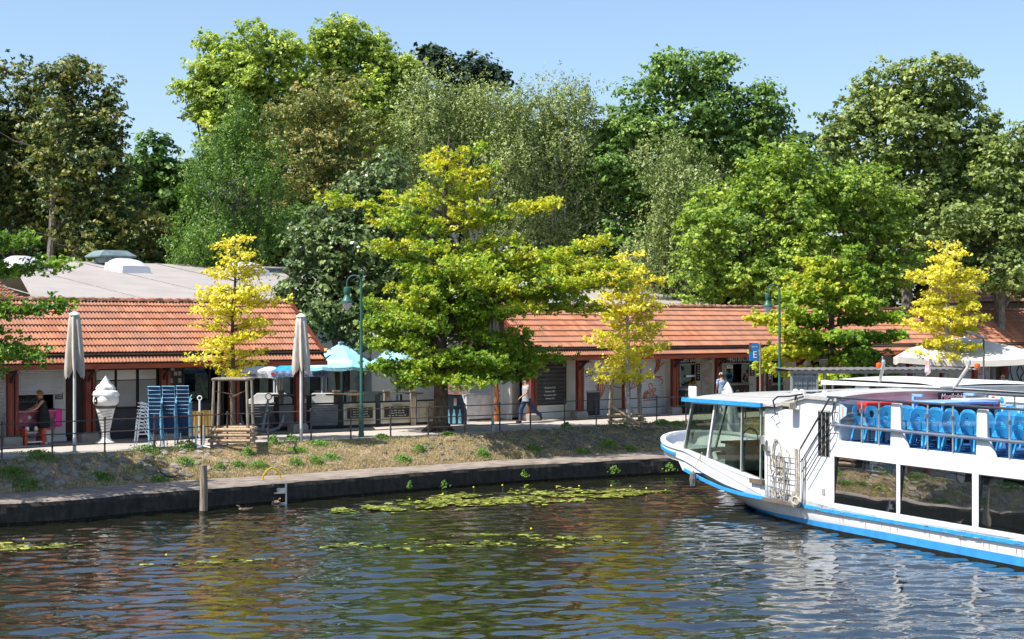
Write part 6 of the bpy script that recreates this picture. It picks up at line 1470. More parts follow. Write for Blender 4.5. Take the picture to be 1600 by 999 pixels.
# ================================================================== closed parasols
def closed_parasol(px, py, H, label, seed, y=None):
    b = gp(px, py) if y is None else Vector(((px - 800) / FPX * y, y, 0)); o = thing('parasol', label, 'parasol', b, 0, 'closed canvas parasols')
    mb = MB(); mb.tube([(0,0,0),(0,0,H-.1)], .047, 12); mb.build('pole', mat('pole_white', (.66, .66, .66), .35, var=.05), o, smooth=True)
    mb = MB(); mb.tube([(0,0,0),(0,0,.42)], .056, 12); mb.lathe([(.09,0),(.09,.02)], 12); mb.build('sleeve', galv, o, smooth=True)
    r = random.Random(seed); nf = 8; ph = [r.uniform(-.3, .3) for _ in range(nf)]; n = 48; mb = MB()
    prof = [(H-.06,.13),(H-.14,.17),(H-.4,.20),(H-.8,.235),(H-1.2,.275),(H-1.45,.30),(H-1.62,.30),(H-1.7,.26)]
    for i, (z, q) in enumerate(prof):
        f = i / (len(prof) - 1)
        for j in range(n):
            t = 2 * math.pi * j / n; fold = .5 + .5 * math.cos(nf * t + ph[int(j / n * nf)] * .4)
            q2 = q * (1 - (.12 + .45 * f) * (1 - fold)); zz = z
            if i >= len(prof) - 3: zz -= .22 * fold * f * (1 + .4 * math.sin(t * 2 + seed)) ; q2 *= 1 + .05 * math.sin(3 * t)
            mb.v.append((q2 * math.cos(t + .25 * f), q2 * math.sin(t + .25 * f), zz))
    for i in range(len(prof) - 1):
        for j in range(n): k = (j + 1) % n; mb.f.append((i*n+j, (i+1)*n+j, (i+1)*n+k, i*n+k)); mb.m.append(0)
    mb.build('canopy', beige_cloth, o, smooth=True)
    mb = MB()
    for k in range(8): a = k * math.pi / 4; mb.bar((.05 * math.cos(a), .05 * math.sin(a), H - .3), (.15 * math.cos(a), .15 * math.sin(a), H - 1.75), .02, .03)
    mb.build('rib', mat('rib_grey', (.2, .2, .21), .5), o)
    mb = MB(); mb.lathe([(.17, H-.07), (.15, H-.02), (.06, H+.035), (.01, H+.05)], 16); mb.build('cap', white_paint, o, smooth=True); return o
closed_parasol(116.5, 706, 4.15, 'closed beige parasol left of the ice cream cone, on a white pole', 1)
closed_parasol(470.5, 690, 4.12, 'closed beige parasol in front of the blue and white awnings', 2)
closed_parasol(770, 672, 4.35, 'closed beige parasol mostly hidden inside the crown of the big oak', 3)

# ================================================================== ice cream cone
p = gp(165, 693); o = thing('ice_cream_cone', 'big white model of a soft ice cream cone with a round opening', 'ice cream cone', p, R(-10))
cone_w = mat('cone_white', (.76, .75, .73), .35, var=.04)
mb = MB(); mb.lathe([(.34,0),(.33,.03),(.22,.08),(.15,.17),(.13,.3),(.15,.45),(.24,.9),(.30,1.1),(.30,1.16)], 28, mod=lambda t, i, z: 1 + (.0 if z < .2 else .02 * math.sin(t * 10 + z * 30))); mb.build('wafer', cone_w, o, smooth=True)
mb = MB()
for k in range(9):
    z0 = .22 + k * .095; r0 = .135 + max(0, (z0 - .3)) * .185 + .012
    mb.tube([(math.cos(a) * (r0 + (a + 2.4) * .012), math.sin(a) * (r0 + (a + 2.4) * .012), z0 + (a + 2.4) * .045) for a in np.linspace(-2.6, -.4, 9)], .008, 5)
mb.build('wafer_lines', mat('line_grey', (.18, .17, .16), .6), o)
mb = MB(); mb.lathe([(.31,1.12),(.32,1.15),(.32,1.2),(.3,1.22)], 28); mb.build('dark_band', mat('band_grey', (.10, .10, .11), .5), o, smooth=True)
mb = MB(); mb.lathe([(.30,1.2),(.38,1.26),(.41,1.36),(.40,1.46),(.37,1.52)], 28, mod=lambda t, i, z: 1 + .025 * math.sin(5 * t)); mb.build('scoop', cone_w, o, smooth=True)
mb = MB(); mb.lathe([(.37,1.5),(.42,1.56),(.38,1.66),(.28,1.72),(.29,1.77),(.24,1.85),(.15,1.92),(.14,1.96),(.09,2.02),(.04,2.1),(.01,2.16)], 36, mod=lambda t, i, z: 1 + .14 * math.sin(6 * t + z * 9)); mb.build('swirl', cone_w, o, smooth=True)
mb = MB(); mb.lathe([(.09, 0), (.09, .02)], 18, mod=lambda t, i, z: 1); h_ = mb.build('opening', black, o); h_.location = (-.17, -.352, 1.37); h_.rotation_euler = (R(90), 0, R(-25)); h_.scale = (.9, 1.3, 1)

# ================================================================== stacks of blue chairs
def fold_chair(name, label, group, fm, cm, hw=.175):
    o = thing(name, label, 'chair', (0,0,0), 0, group)
    for sx in (-hw, hw):
        mb = MB(); mb.tube([(sx, -.30, 0), (sx, -.22, .42), (sx, .16, .44), (sx, .22, .46), (sx, .30, .95)], .014, 6); mb.build('frame', fm, o, smooth=True)
        mb = MB(); mb.tube([(sx * 1.05, .32, 0), (sx * 1.05, .2, .3), (sx * 1.05, .0, .60), (sx * 1.05, -.24, .66)], .014, 6); mb.build('arm', fm, o, smooth=True)
    mb = MB(); mb.box(-hw, hw, -.22, .2, .435, .45); mb.build('seat', cm, o)
    mb = MB(); mb.add([(-hw,.2,.48),(hw,.2,.48),(hw,.31,.95),(-hw,.31,.95),(-hw,.215,.48),(hw,.215,.48),(hw,.325,.95),(-hw,.325,.95)], [(0,1,2,3),(7,6,5,4),(0,4,5,1),(2,6,7,3),(1,5,6,2),(3,7,4,0)]); mb.build('backrest', cm, o)
    mb = MB(); mb.tube([(-hw-.02,.30,.955),(hw+.02,.30,.955)], .018, 6); mb.build('top_rail', fm, o, smooth=True); mb = MB(); mb.tube([(-hw,-.22,.42),(hw,-.22,.42)], .012, 6); mb.build('front_rail', fm, o, smooth=True); return o
navy = mat('navy_mesh', (.025, .06, .15), .6, var=.15, rnd=.15); lblue = mat('light_blue_frame', (.22, .48, .62), .4, var=.1); alu = mat('alu_tube', (.52, .58, .66), .35, metal=.5, var=.1)
levels = ['lowest', 'second', 'third', 'fourth', 'fifth', 'sixth', 'seventh', 'eighth', 'ninth', 'tenth', 'topmost']
ch = fold_chair('stacking_chair', 'x', 'blue stacking chairs', lblue, navy); cht = tree_of(ch)
for s, (px, py, n, nm) in enumerate(((245, 704, 9, 'left'), (267, 703, 9, 'middle'), (289, 702, 9, 'right'))):
    b = gp(px, py - 4)
    for k in range(n):
        w = 'topmost' if k == n - 1 else levels[k]
        pos = b + Vector((0, -.012 * k, .118 * k)); lab = f'dark blue stacking chair, {w} in the {nm} one of the three blue stacks'
        if s == 0 and k == 0: ch.location = pos; ch['label'] = lab; ch.rotation_euler = (0, 0, R(180))
        else: dup(ch, pos, R(180) + random.uniform(-.02, .02), lab, children=cht)
ch2 = fold_chair('stacking_chair', 'x', 'grey stacking chairs', alu, mat('grey_weave', (.16, .18, .19), .7)); cht2 = tree_of(ch2); b = gp(226, 700)
for k in range(8):
    pos = b + Vector((.035 * k * .3, 0, .105 * k)); lab = f'grey metal stacking chair seen side on, {levels[k] if k < 7 else "topmost"} in its stack'
    if k == 0: ch2.location = pos; ch2['label'] = lab; ch2.rotation_euler = (0, 0, R(-90))
    else: dup(ch2, pos, R(-90) + random.uniform(-.03, .03), lab, children=cht2)
# folded yellow tables and their pedestal feet
o = thing('folded_table', 'yellow slatted table tops stood on edge beside the blue chair stacks', 'table', gp(312, 692), R(8)); 
for k in range(7):
    mb = MB(); mb.box(-.30 + k * .095, -.30 + k * .095 + .075, -.02, .02, .22, 1.02 + (.02 if k > 3 else 0)); mb.build('slat', mat('yellow_wood', (.42, .28, .08), .6, var=.2, streak=(6, 6, 1)), o)
mb = MB(); mb.box(-.32, .38, .02, .06, .9, .98); mb.box(-.32, .38, .02, .06, .3, .38); mb.build('batten', mat('yellow_wood', (.42, .28, .08), .6, var=.2, streak=(6, 6, 1)), o)
for k, (px, py) in enumerate(((296, 699), (306, 699), (318, 700))):
    t = thing('table_pedestal', ('grey metal table foot next to the right hand chair stack', 'grey metal table foot, middle one of three', 'grey metal table foot furthest from the chair stacks')[k], 'table foot', gp(px, py), k * .5, 'metal table feet')
    mb = MB(); mb.tube([(0,0,.03),(0,0,.7)], .03, 8); mb.build('column', alu, t, smooth=True)
    mb = MB()
    for a in range(4): mb.tube([(0,0,.06),(math.cos(a*1.571)*.28, math.sin(a*1.571)*.28, .02)], [.03,.02], 6)
    mb.build('foot', alu, t, smooth=True)
t = thing('spiral_stand', 'thin white post with a curled top behind the yellow table tops', 'stand', gp(312, 689), 0)
mb = MB(); mb.tube([(0,0,0),(0,0,1.35)], .035, 8); mb.tube([(.07 * math.cos(a) , 0, 1.4 + .07 * math.sin(a)) for a in np.linspace(-1.5, 4.2, 12)], .02, 6); mb.build('post', white_paint, t, smooth=True); mb = MB(); mb.lathe([(.2,0),(.2,.05),(.05,.09)], 14); mb.build('base', alu, t)

# ================================================================== tree frames of timber
def tree_frame(px, py, label, H, brace=False, lr=.06, zs=(.16, .33, .5)):
    c = gp(px, py); o = thing('tree_frame', label, 'tree frame', c, 0, 'timber tree guards'); w = .55
    for sx, sy in ((-1,-1),(1,-1),(1,1),(-1,1)):
        mb = MB(); mb.tube([(sx*w*1.05, sy*w, -.05), (sx*w*.93, sy*w*.9, H)], [.05,.042], 8); mb.build('post', old_wood, o, smooth=True)
    for a, b in (((-w,-w),(w,-w)),((w,-w),(w,w)),((w,w),(-w,w)),((-w,w),(-w,-w))):
        mb = MB(); mb.tube([(a[0]*1.0, a[1]*.92, H-.04), (b[0]*1.0, b[1]*.92, H-.04)], .045, 8); mb.build('rail', old_wood, o, smooth=True)
        for z in zs:
            mb = MB(); mb.tube([(a[0]*1.16, a[1]*1.1, z), (b[0]*1.16, b[1]*1.1, z)], lr, 8); mb.build('log', raw_wood, o, smooth=True)
    mb = MB(); mb.tube([(-w, -w*.9, H-.4), (w*.2, 0, H-.55)], .018, 5); mb.tube([(w, -w*.9, H-.35), (-.05, 0, H-.62)], .018, 5); mb.tube([(-.1,-.12,H-.6),(.12,-.1,H-.58),(.1,.12,H-.6),(-.12,.1,H-.6)], .02, 5); mb.build('strap', mat('strap_brown', (.16, .10, .08), .9), o)
    if brace: mb = MB(); mb.tube([(-w*1.1, -w*1.2, .75), (w*.9, -w*1.35, .05)], .06, 8); mb.build('brace', raw_wood, o, smooth=True)
    return o
tree_frame(364, 695, 'timber frame with low log rails around the left yellow tree', 2.12)
tree_frame(977, 664, 'timber frame with a slanting plank around the yellow tree before the right hall', 1.9, True, .035, (.14, .36))

# ================================================================== terrace: fence, awnings, parasols, furniture, anchor
tf = thing('terrace_fence', 'terrace fence of dark posts with grey boards and framed menu panels', 'fence', (0, 0, 0))
pts = [(384, 673.5), (432, 673), (483, 671.5), (532, 669.8), (590, 667.2), (647, 665), (700, 662)]
W = [gp(a, b) for a, b in pts]; grey_slat = mat('grey_slat', (.20, .20, .22), .6, var=.1)
for p in W:
    mb = MB(); mb.box(p.x - .09, p.x + .09, p.y - .07, p.y + .07, 0, 1.22); mb.build('post', black, tf, bevel=.008)
cream = mat('menu_cream', (.50, .44, .30), .6, var=.05)
for i in range(len(W) - 1):
    a, b = W[i], W[i+1]; d = (b - a).normalized(); a2, b2 = a + d * .1, b - d * .1
    
    for z_, h_ in ((.06, .1), (.93, .06)): mb = MB(); mb.bar(a2 + Vector((0,0,z_)), b2 + Vector((0,0,z_)), .07, h_); mb.build('rail', black, tf)
    if i < 3:
        for k in range(8):
            mb = MB(); z = .14 + k * .095; mb.bar(a2 + Vector((0,0,z+.04)), b2 + Vector((0,0,z+.04)), .03, .085); mb.build('board', grey_slat, tf)
    else:
        n = Vector((d.y, -d.x, 0)); a3 = a2 + d * .02; b3 = b2 - d * .02
        def quad(m, s0, s1, z0, z1, off, nm):
            mb = MB(); p, q = a3.lerp(b3, s0), a3.lerp(b3, s1); mb.bar(p + n*off + Vector((0,0,(z0+z1)/2)), q + n*off + Vector((0,0,(z0+z1)/2)), .02, z1 - z0); return mb.build(nm, m, tf)
        quad(mat('panel_white', (.62, .62, .62), .5), 0, 1, .12, .9, .02, 'panel'); pn = quad(cream, .06, .94, .18, .86, .045, 'menu_sheet')
        if i < 5: quad(mat('chalkboard', (.045, .04, .035), .7), .1, .9, .34, .74, .065, 'chalkboard')
        ang = math.atan2(d.y, d.x); c = a3.lerp(b3, .5) + n * .08
        text('SPEISEKARTE', .07, mat('ink', (.12, .10, .07), .6), pn, c + Vector((0, 0, .80)), (R(90), 0, ang), xs=1)
        for k in range(4 if i < 5 else 6):
            text(('Schnitzel  9,50   Salat   6,80', 'Matjes  8,90   Suppe  4,50', 'Boulette 6,50  Brezel 2,50', 'Fassbrause  3,20   Kuchen  3,00', 'Eisbecher 5,50  Tee 2,50', 'Getränke auf Anfrage')[k], .062, white_paint if i < 5 else mat('ink', (.12, .10, .07), .6), pn, c + Vector((0, 0, .68 - k * .09)), (R(90), 0, ang), xs=.98)
# awnings: white and blue stalls with printed valances
def awning(pA, pB, name, label, m_top, m_val, z0, z1, depth, txt, tm, txt_px, val_h=.28):
    o = thing(name, label, 'awning', pA, math.atan2((pB - pA).y, (pB - pA).x), 'stall awnings on the terrace'); w = (pB - pA).length; mb = MB()
    def f(a, b): 
        x = a * w; e = min(1, 4 * min(a, 1 - a)); return (x, depth * b, z0 + (z1 - z0) * (1 - abs(2 * b - 1) ** 1.3) * (1 - abs(2*a-1)**2.2) )
    mb.grid(f, 14, 10); mb.build('cover', m_top, o, smooth=True)
    mb = MB(); mb.grid(lambda a, b: (a * w, -.01 - .01 * math.sin(a * 40), z0 - b * val_h + (.035 * abs(math.sin(a * w * 3.1)) if b == 1 else 0)), 40, 2); mb.grid(lambda a, b: (w, a * depth, z0 - b * val_h), 8, 1); mb.grid(lambda a, b: (0, a * depth, z0 - b * val_h), 8, 1); v = mb.build('valance', m_val, o)
    for x, y in ((.1, .1), (w - .1, .1), (.1, depth - .1), (w - .1, depth - .1)): mb = MB(); mb.tube([(x, y, 0), (x, y, z0)], .03, 8); mb.build('pole', white_paint, o)
    for s, x in txt_px: text(s, .22, tm, v, (x, -.035, z0 - val_h * .52), (R(90), 0, 0), xs=.8); c = MB(); c.lathe([(.075, -.006), (.075, .006)], 16); q = c.build('round_logo', mat('logo_red', (.6, .05, .05), .5), v); q.location = (x - .62, -.03, z0 - val_h * .52); q.rotation_euler = (R(90), 0, 0)
    return o
Ya = 65.6
ink_dark = mat('ink_dark', (.10, .07, .07), .6)
A1 = wp(352, 578, Ya); B1 = wp(436, 578, Ya); A1.z = B1.z = 0
awning(A1, B1, 'awning', 'white stall awning with the printed valance behind the left yellow tree', white_paint, white_paint, hz(579, Ya), hz(565, Ya), 1.6, '', ink_dark, [('Berliner Kindl', .55 * (B1 - A1).length + .0)], .33)
A2 = wp(424, 578, Ya - 1.0); B2 = wp(507, 578, Ya - 1.0); A2.z = B2.z = 0
awning(A2, B2, 'awning', 'blue topped stall awning with a pale printed valance beside the closed parasol', boat_blue, mat('valance_blue', (.33, .46, .72), .7), hz(579, Ya - 1), hz(562, Ya - 1), 1.6, '', ink_dark, [('Berliner Kindl', .33 * (B2 - A2).length), ('Berliner Kindl', .84 * (B2 - A2).length)], .28)
def open_parasol(name, label, base, H, rad, z_edge, m, seg=8, val=.0, rz=0.2, group=None, pole_m=None):
    o = thing(name, label, 'parasol', base, rz, group); mb = MB(); n = seg
    ring = [(rad * math.cos(2*math.pi*k/n), rad * math.sin(2*math.pi*k/n), z_edge) for k in range(n)]
    for k in range(n):
        a, b = Vector(ring[k]), Vector(ring[(k+1) % n]); ap = Vector((0, 0, H))
        def f(s, t, a=a, b=b, ap=ap): 
            p = ap.lerp(a.lerp(b, s), t); p.z += .05 * math.sin(math.pi * t) * rad * .5 - .035 * math.sin(math.pi * s) * t * rad; return p
        mb.grid(f, 6, 6)
        if val: mb.grid(lambda s, t, a=a, b=b: a.lerp(b, s) + Vector((0, 0, -val * t - .035 * math.sin(math.pi * s) * rad)), 6, 1)
    cv = mb.build('canopy', m, o, smooth=False)
    mb = MB(); mb.tube([(0,0,0),(0,0,H-.05)], .045, 10); mb.build('pole', pole_m or lblue, o, smooth=True); mb = MB(); mb.lathe([(.12,H-.03),(.10,H+.03),(.02,H+.06)], 10); mb.build('cap', white_paint, o)
    for k in range(n):
        mb = MB(); q = Vector(ring[k]); mb.tube([(0,0,z_edge-.35), q * .45 + Vector((0,0,(z_edge + (H - z_edge) * .5) * .55 + .0))], .014, 5) if False else mb.tube([(0, 0, z_edge - .30), Vector((q.x * .42, q.y * .42, z_edge + (H - z_edge) * .50))], .016, 5)
        mb.build('strut', pole_m or lblue, o)
    mb = MB(); mb.box(-.4, .4, -.4, .4, 0, .07); mb.build('base', grey_paint, o); return o
sky_cloth = mat('sky_blue_canvas', (.30, .62, .74), .8, var=.04)
b = gp(533, 668) + Vector((.9, 2.2, 0)); Yb = b.y; b.x = (533 - 800) / FPX * Yb
Hp = hz(535.5, Yb); pr = open_parasol('parasol', 'open light blue parasol with white lettering beside the left roof', b, Hp, 60 / FPX * Yb, hz(572, Yb), sky_cloth, rz=R(22.5), val=.12, group='open blue parasols')
text('REEDEREI', .20, white_paint, pr, (-.62, -1.42, hz(568, Yb) + .12), (R(52), 0, R(-22.5)), xs=.8); text('SCHIFFFAHRT', .22, white_paint, pr, (-.62 * .2 - .35, -1.36, hz(570, Yb) + .12), (R(52), 0, R(-22.5)), xs=.75)
c = MB(); c.lathe([(.26, -.004), (.26, .006)], 20); q = c.build('printed_patch', mat('orange_print', (.75, .38, .12), .7), pr); q.location = (-.95, -.55, Hp - .32); q.rotation_euler = (R(24), R(-22), 0); q.scale = (1, .5, 1)
b = Vector(((621 - 800) / FPX * 64, 64, 0)); open_parasol('parasol', 'light blue parasol almost hidden behind the crown of the big oak', b, 3.1, 1.1, 2.35, sky_cloth, rz=.3, val=.12, group='open blue parasols')
A3 = wp(402, 560, 67.3); B3 = wp(470, 560, 67.3); s3 = thing('banner', 'light blue banner with white INFORMATION lettering above the awnings', 'banner', (A3.x, 67.3, 0), 0); mb = MB(); w3 = (B3 - A3).length; z3 = hz(573, 67.3); mb.grid(lambda a, bb: (a * w3, .03 * math.sin(a * 6), z3 + bb * .36), 10, 2); q = mb.build('cloth', mat('banner_blue', (.30, .60, .80), .7), s3); text('INFORMATION', .24, white_paint, q, (w3 * .5, -.05, z3 + .18), (R(90), 0, 0), xs=.9)
for x in (.02, w3 - .02): mb = MB(); mb.tube([(x, .03, 0), (x, .03, z3 + .4)], .025, 6); mb.build('pole', white_paint, s3)
# terrace furniture
def sofa(px, py, label, w=1.3):
    o = thing('lounge_sofa', label, 'sofa', gp(px, py) + Vector((0, 2.4, 0)), R(6), 'white lounge seats on the terrace'); m = mat('lounge_white', (.66, .66, .64), .6, var=.04)
    mb = MB(); mb.prism([(-w/2 - .1, .98), (-w/2, 1.02), (-w/2 + .22, 1.22), (w/2 - .22, 1.22), (w/2, 1.02), (w/2 + .1, .98), (w/2 + .1, .55), (-w/2 - .1, .55)], 'y', .35, .5); mb.build('backrest', m, o, bevel=.02)
    mb = MB(); mb.box(-w/2 - .1, w/2 + .1, -.4, .35, .3, .72); mb.build('seat', m, o, bevel=.03); mb = MB(); mb.box(-w/2, w/2, -.35, .35, 0, .3); mb.build('plinth', grey_paint, o); return o
sofa(408, 672, 'white lounge sofa behind the anchor on the terrace', 1.5); sofa(497, 672, 'white lounge sofa left of the light blue parasol pole', 1.4); sofa(560, 668, 'white lounge sofa partly behind the green lamp post', 1.9)
for i, (px, py, wd) in enumerate(((437, 672, 1.6), (520, 670, 1.4), (610, 667, 1.7))):
    o = thing('bistro_table', ('dark topped high table behind the terrace fence, left one', 'dark topped high table by the light blue parasol pole', 'dark topped high table left of the big oak trunk')[i], 'table', gp(px, py) + Vector((.3, 1.5, 0)), 0, 'high tables on the terrace')
    mb = MB(); mb.box(-wd/2, wd/2, -.3, .3, 1.16, 1.21); mb.build('tabletop', mat('table_brown', (.20, .13, .09), .5), o); mb = MB(); mb.box(-.04, .04, -.04, .04, 0, 1.16); mb.build('leg', black, o); mb = MB(); mb.box(-.3, .3, -.25, .25, 0, .04); mb.build('foot', black, o)
for i, (px, lab) in enumerate(((424, 'left of the left parasol pole'), (512, 'between the two left fence posts and the sofa'), (540, 'just right of the light blue parasol pole'), (634, 'left of the big oak trunk'), (592, 'beside the green lamp post'))):
    b = gp(px, 668) + Vector((.2, 1.1, 0)); o = thing('timber_post', f'short square grey post on the terrace, {lab}', 'post', b, .3, 'square timber posts'); mb = MB(); mb.box(-.1, .1, -.1, .1, 0, 1.28); mb.build('shaft', old_wood, o, bevel=.01); mb = MB(); mb.box(-.13, .13, -.12, .12, 1.28, 1.34); mb.build('cap', old_wood, o)
# anchor
o = thing('anchor', 'grey painted ship anchor leaning on the terrace fence', 'anchor', gp(411, 674.5) + Vector((0, -.25, 0)), R(-6)); am = mat('anchor_grey', (.30, .33, .36), .5, var=.1)
mb = MB(); mb.tube([(0,0,.05),(.04,.03,.3),(.20,.12,1.15)], [.075,.06,.045], 8); mb.build('shank', am, o, smooth=True)
for s in (-1, 1):
    mb = MB(); mb.tube([(0,0,.08),(s*.35,-.05,.05),(s*.62,-.03,.16),(s*.74,0,.38),(s*.78,.02,.6)], [.09,.07,.06,.045,.02], 8); mb.build('arm', am, o, smooth=True)
    mb = MB(); mb.prism([(s*.30, .25), (s*.52, .34), (s*.42, .62), (s*.22, .52)], 'y', .02, .06); mb.build('fluke', mat('anchor_dark', (.05, .05, .055), .5), o)
mb = MB(); mb.tube([(.21 + .11 * math.cos(a), .12, 1.25 + .11 * math.sin(a)) for a in np.linspace(0, 6.28, 15)], .02, 6); mb.build('ring', am, o, smooth=True); mb = MB(); mb.tube([(-.1,.1,.95),(.45,.12,1.03)], .03, 6); mb.build('stock', am, o)
# poster stand and white panels between the halls
o = thing('poster_stand', 'dark advertising board with light blue bottles drawn on it, right of the oak trunk', 'advertising board', gp(707, 664), R(10))
mb = MB(); mb.prism([(-.55, 0), (.55, 0), (.55, .55), (.35, 1.15), (-.55, 1.15)], 'y', 0, .05); mb.build('board', mat('board_navy', (.03, .045, .07), .5), o)
for k in range(4): x = -.38 + k * .22; mb = MB(); mb.lathe([(.06, .05), (.06, .38), (.03, .48), (.03, .58)], 8, (x, 0, 0)); q = mb.build('printed_bottle', mat('bottle_print', (.25, .60, .80), .5), o); q.scale = (1, .06, 1); q.location.y = -.012
mb = MB(); mb.box(-.55, .55, -.012, -.002, 1.16, 1.6); mb.box(.05, .16, -.02, -.012, .7, 1.0); mb.build('header', mat('header_print', (.50, .56, .60), .5, var=.3, scale=5, col2=(.55, .2, .12)), o); mb = MB(); mb.bar((-.3, .05, 1.0), (-.3, .5, 0), .04); mb.bar((.3, .05, 1.0), (.3, .5, 0), .04); mb.build('strut', black, o)
def P3(a, b, z0, z1, m, nm, lab, cat, dy=0, th=.1):
    pa, pb = gp(*a) + Vector((0, dy, 0)), gp(*b) + Vector((0, dy, 0)); o = thing(nm, lab, cat, pa, math.atan2((pb - pa).y, (pb - pa).x)); w = (pb - pa).length
    mb = MB(); mb.box(0, w, 0, th, z0, z1); mb.build('panel', m, o, bevel=.01); mb = MB(); mb.box(.05, .12, .0, th, 0, z0 + .01); mb.box(w - .12, w - .05, 0, th, 0, z0 + .01); mb.box(-.03, w + .03, -.02, th + .02, z1, z1 + .05); mb.build('frame', grey_paint, o); return o
P3((729, 660), (773, 658), .12, 1.05, mat('panel_white', (.62, .62, .62), .5), 'counter_wall', 'low white board wall between the oak trunk and the rusty post', 'partition')
P3((735, 654), (812, 652), 1.1, 2.5, wall_white, 'kiosk_wall', 'white kiosk wall above the low board wall', 'kiosk', dy=1.2, th=2)
P3((783, 657), (812, 655.5), .06, 2.3, wall_white, 'kiosk_front', 'cream kiosk front right of the rusty post', 'kiosk', dy=.3, th=.8)
o = thing('rusty_post', 'rusty orange flame shaped post standing behind the railing', 'sculpture', gp(775, 659), 0); r_ = random.Random(4); mb = MB(); mb.tube([(0,0,0),(.03,0,.4),(-.04,0,.7),(.05,0,1.0),(-.02,0,1.4),(.03,0,1.8)], [.11,.10,.13,.09,.12,.03], 7)
for k in range(7): z = .3 + k * .2; mb.tube([(0,0,z),(r_.choice((-1,1))*.16,-.02,z+.12)], [.06,.02], 5)
mb.build('body', mat('rust', (.38, .13, .05), .8, var=.25, scale=6), o)
# litter bin pair
for i, (px, py, m_, lab) in enumerate(((921, 651, mat('bin_dark', (.05, .05, .055), .5), 'dark grey upright bin beside the column'), (1074, 646, mat('bin_dark', (.05, .05, .055), .5), 'dark grey bin below the snack window, next to the red column'))):
    o = thing('waste_bin', lab, 'bin', gp(px, py) + Vector((0, .2, 0)), TH, 'dark bins'); mb = MB(); mb.box(-.36, .36, -.28, .28, .04, 1.0); mb.build('body', m_, o, bevel=.03); mb = MB(); mb.box(-.38, .38, -.3, .3, 1.0, 1.06); mb.build('lid', grey_paint, o, bevel=.02); mb = MB(); mb.box(-.005, .005, -.29, -.28, .08, .96); mb.build('door_gap', black, o); mb = MB(); mb.box(-.3, .3, -.24, .24, 0, .045); mb.build('feet', black, o)

# ================================================================== kiosk freezer, rack
kf = uv(u_at(52, -.45), -.42, 0); o = thing('ice_cream_counter', 'pink edged ice cream freezer with photo print on its front under the shutter', 'freezer counter', kf, TH); w0 = (u_at(88, -.3) - u_at(22, -.3)) / 2
mb = MB(); mb.box(-w0, w0 - .1, -.25, .25, .55, 1.02); mb.build('body', mat('print_front', (.40, .10, .14), .4, var=.5, scale=4.5, col2=(.05, .05, .06)), o, bevel=.01)
mb = MB(); mb.box(-w0, w0 + .02, -.29, .29, 1.02, 1.07); mb.build('top', mat('pink_edge', (.70, .22, .36), .4), o, bevel=.01)
mb = MB(); mb.box(w0 - .12, w0 + .14, -.3, .28, .52, 1.1); mb.build('end_cheek', mat('magenta_panel', (.66, .03, .28), .35), o, bevel=.06)
mb = MB(); mb.box(-w0, w0 - .12, -.3, -.24, .44, .54); mb.build('scalloped_edge', mat('pink_dots', (.55, .10, .20), .5, var=.3, scale=30), o)
mb = MB(); mb.box(-w0 + .1, w0 - .15, -.1, .2, .02, .45); mb.build('cabinet', white_paint, o)
# print blobs: scoops in glasses
r_ = random.Random(8)
for k in range(5):
    mb = MB(); mb.lathe([(.02, 0), (.05, .01), (.06, .012)], 10); q = mb.build('printed_sundae', mat(f'sundae_{k % 3}', [(.55, .2, .2), (.6, .55, .5), (.25, .07, .1)][k % 3], .4), o); q.location = (-w0 + .15 + k * .30, -.262, .78 + r_.uniform(-.05, .08)); q.rotation_euler = (R(90), 0, 0)
o = thing('display_rack', 'small red rack with black and white striped toys on the ground by the kiosk', 'rack', uv(u_at(47, -.1), .02, 0), TH); mb = MB(); mb.prism([(-.25, 0), (.25, 0), (.25, .22), (.1, .5), (-.25, .5)], 'x', -.33, -.25); mb.prism([(-.25, 0), (.25, 0), (.25, .22), (.1, .5), (-.25, .5)], 'x', .25, .33); mb.build('side', mat('rack_red', (.60, .08, .03), .5), o)
for k in range(3): mb = MB(); mb.box(-.25, .25, -.24 + k * .15, -.1 + k * .15, .08 + k * .14, .12 + k * .14); mb.build('shelf', white_paint if k != 1 else black, o)
for k in range(3):
    mb = MB(); mb.lathe([(.05, .44), (.07, .5), (.05, .57), (.01, .58)], 10, (-.15 + k * .15, 0, 0)); mb.build('toy', black if k % 2 else white_paint, o)

# ================================================================== people
def skin_mesh(name, J, E, m, parent, sub=1, flat=None):
    """grow a skin around joints. J: name -> (pos, radius[, radius2])"""
    names = list(J); me = bpy.data.meshes.new(name); me.from_pydata([J[k][0] for k in names], [(names.index(a), names.index(b)) for a, b in E], [])
    o = bpy.data.objects.new(name, me); C.objects.link(o); sk = o.modifiers.new('skin', 'SKIN'); 
    for i, k in enumerate(names):
        r_ = J[k][1:]; me.skin_vertices[0].data[i].radius = (r_[0], r_[-1])
    me.skin_vertices[0].data[0].use_root = True
    ss = o.modifiers.new('sub', 'SUBSURF'); ss.levels = sub; ss.render_levels = sub
    dg = bpy.context.evaluated_depsgraph_get(); ev = o.evaluated_get(dg); m2 = bpy.data.meshes.new_from_object(ev); o.modifiers.clear(); o.data = m2; m2.materials.clear(); m2.materials.append(m)
    m2.polygons.foreach_set('use_smooth', [True] * len(m2.polygons)); bpy.data.meshes.remove(me); o.parent = parent; return o
skin_m = mat('skin', (.50, .27, .18), .55, var=.08, scale=5)
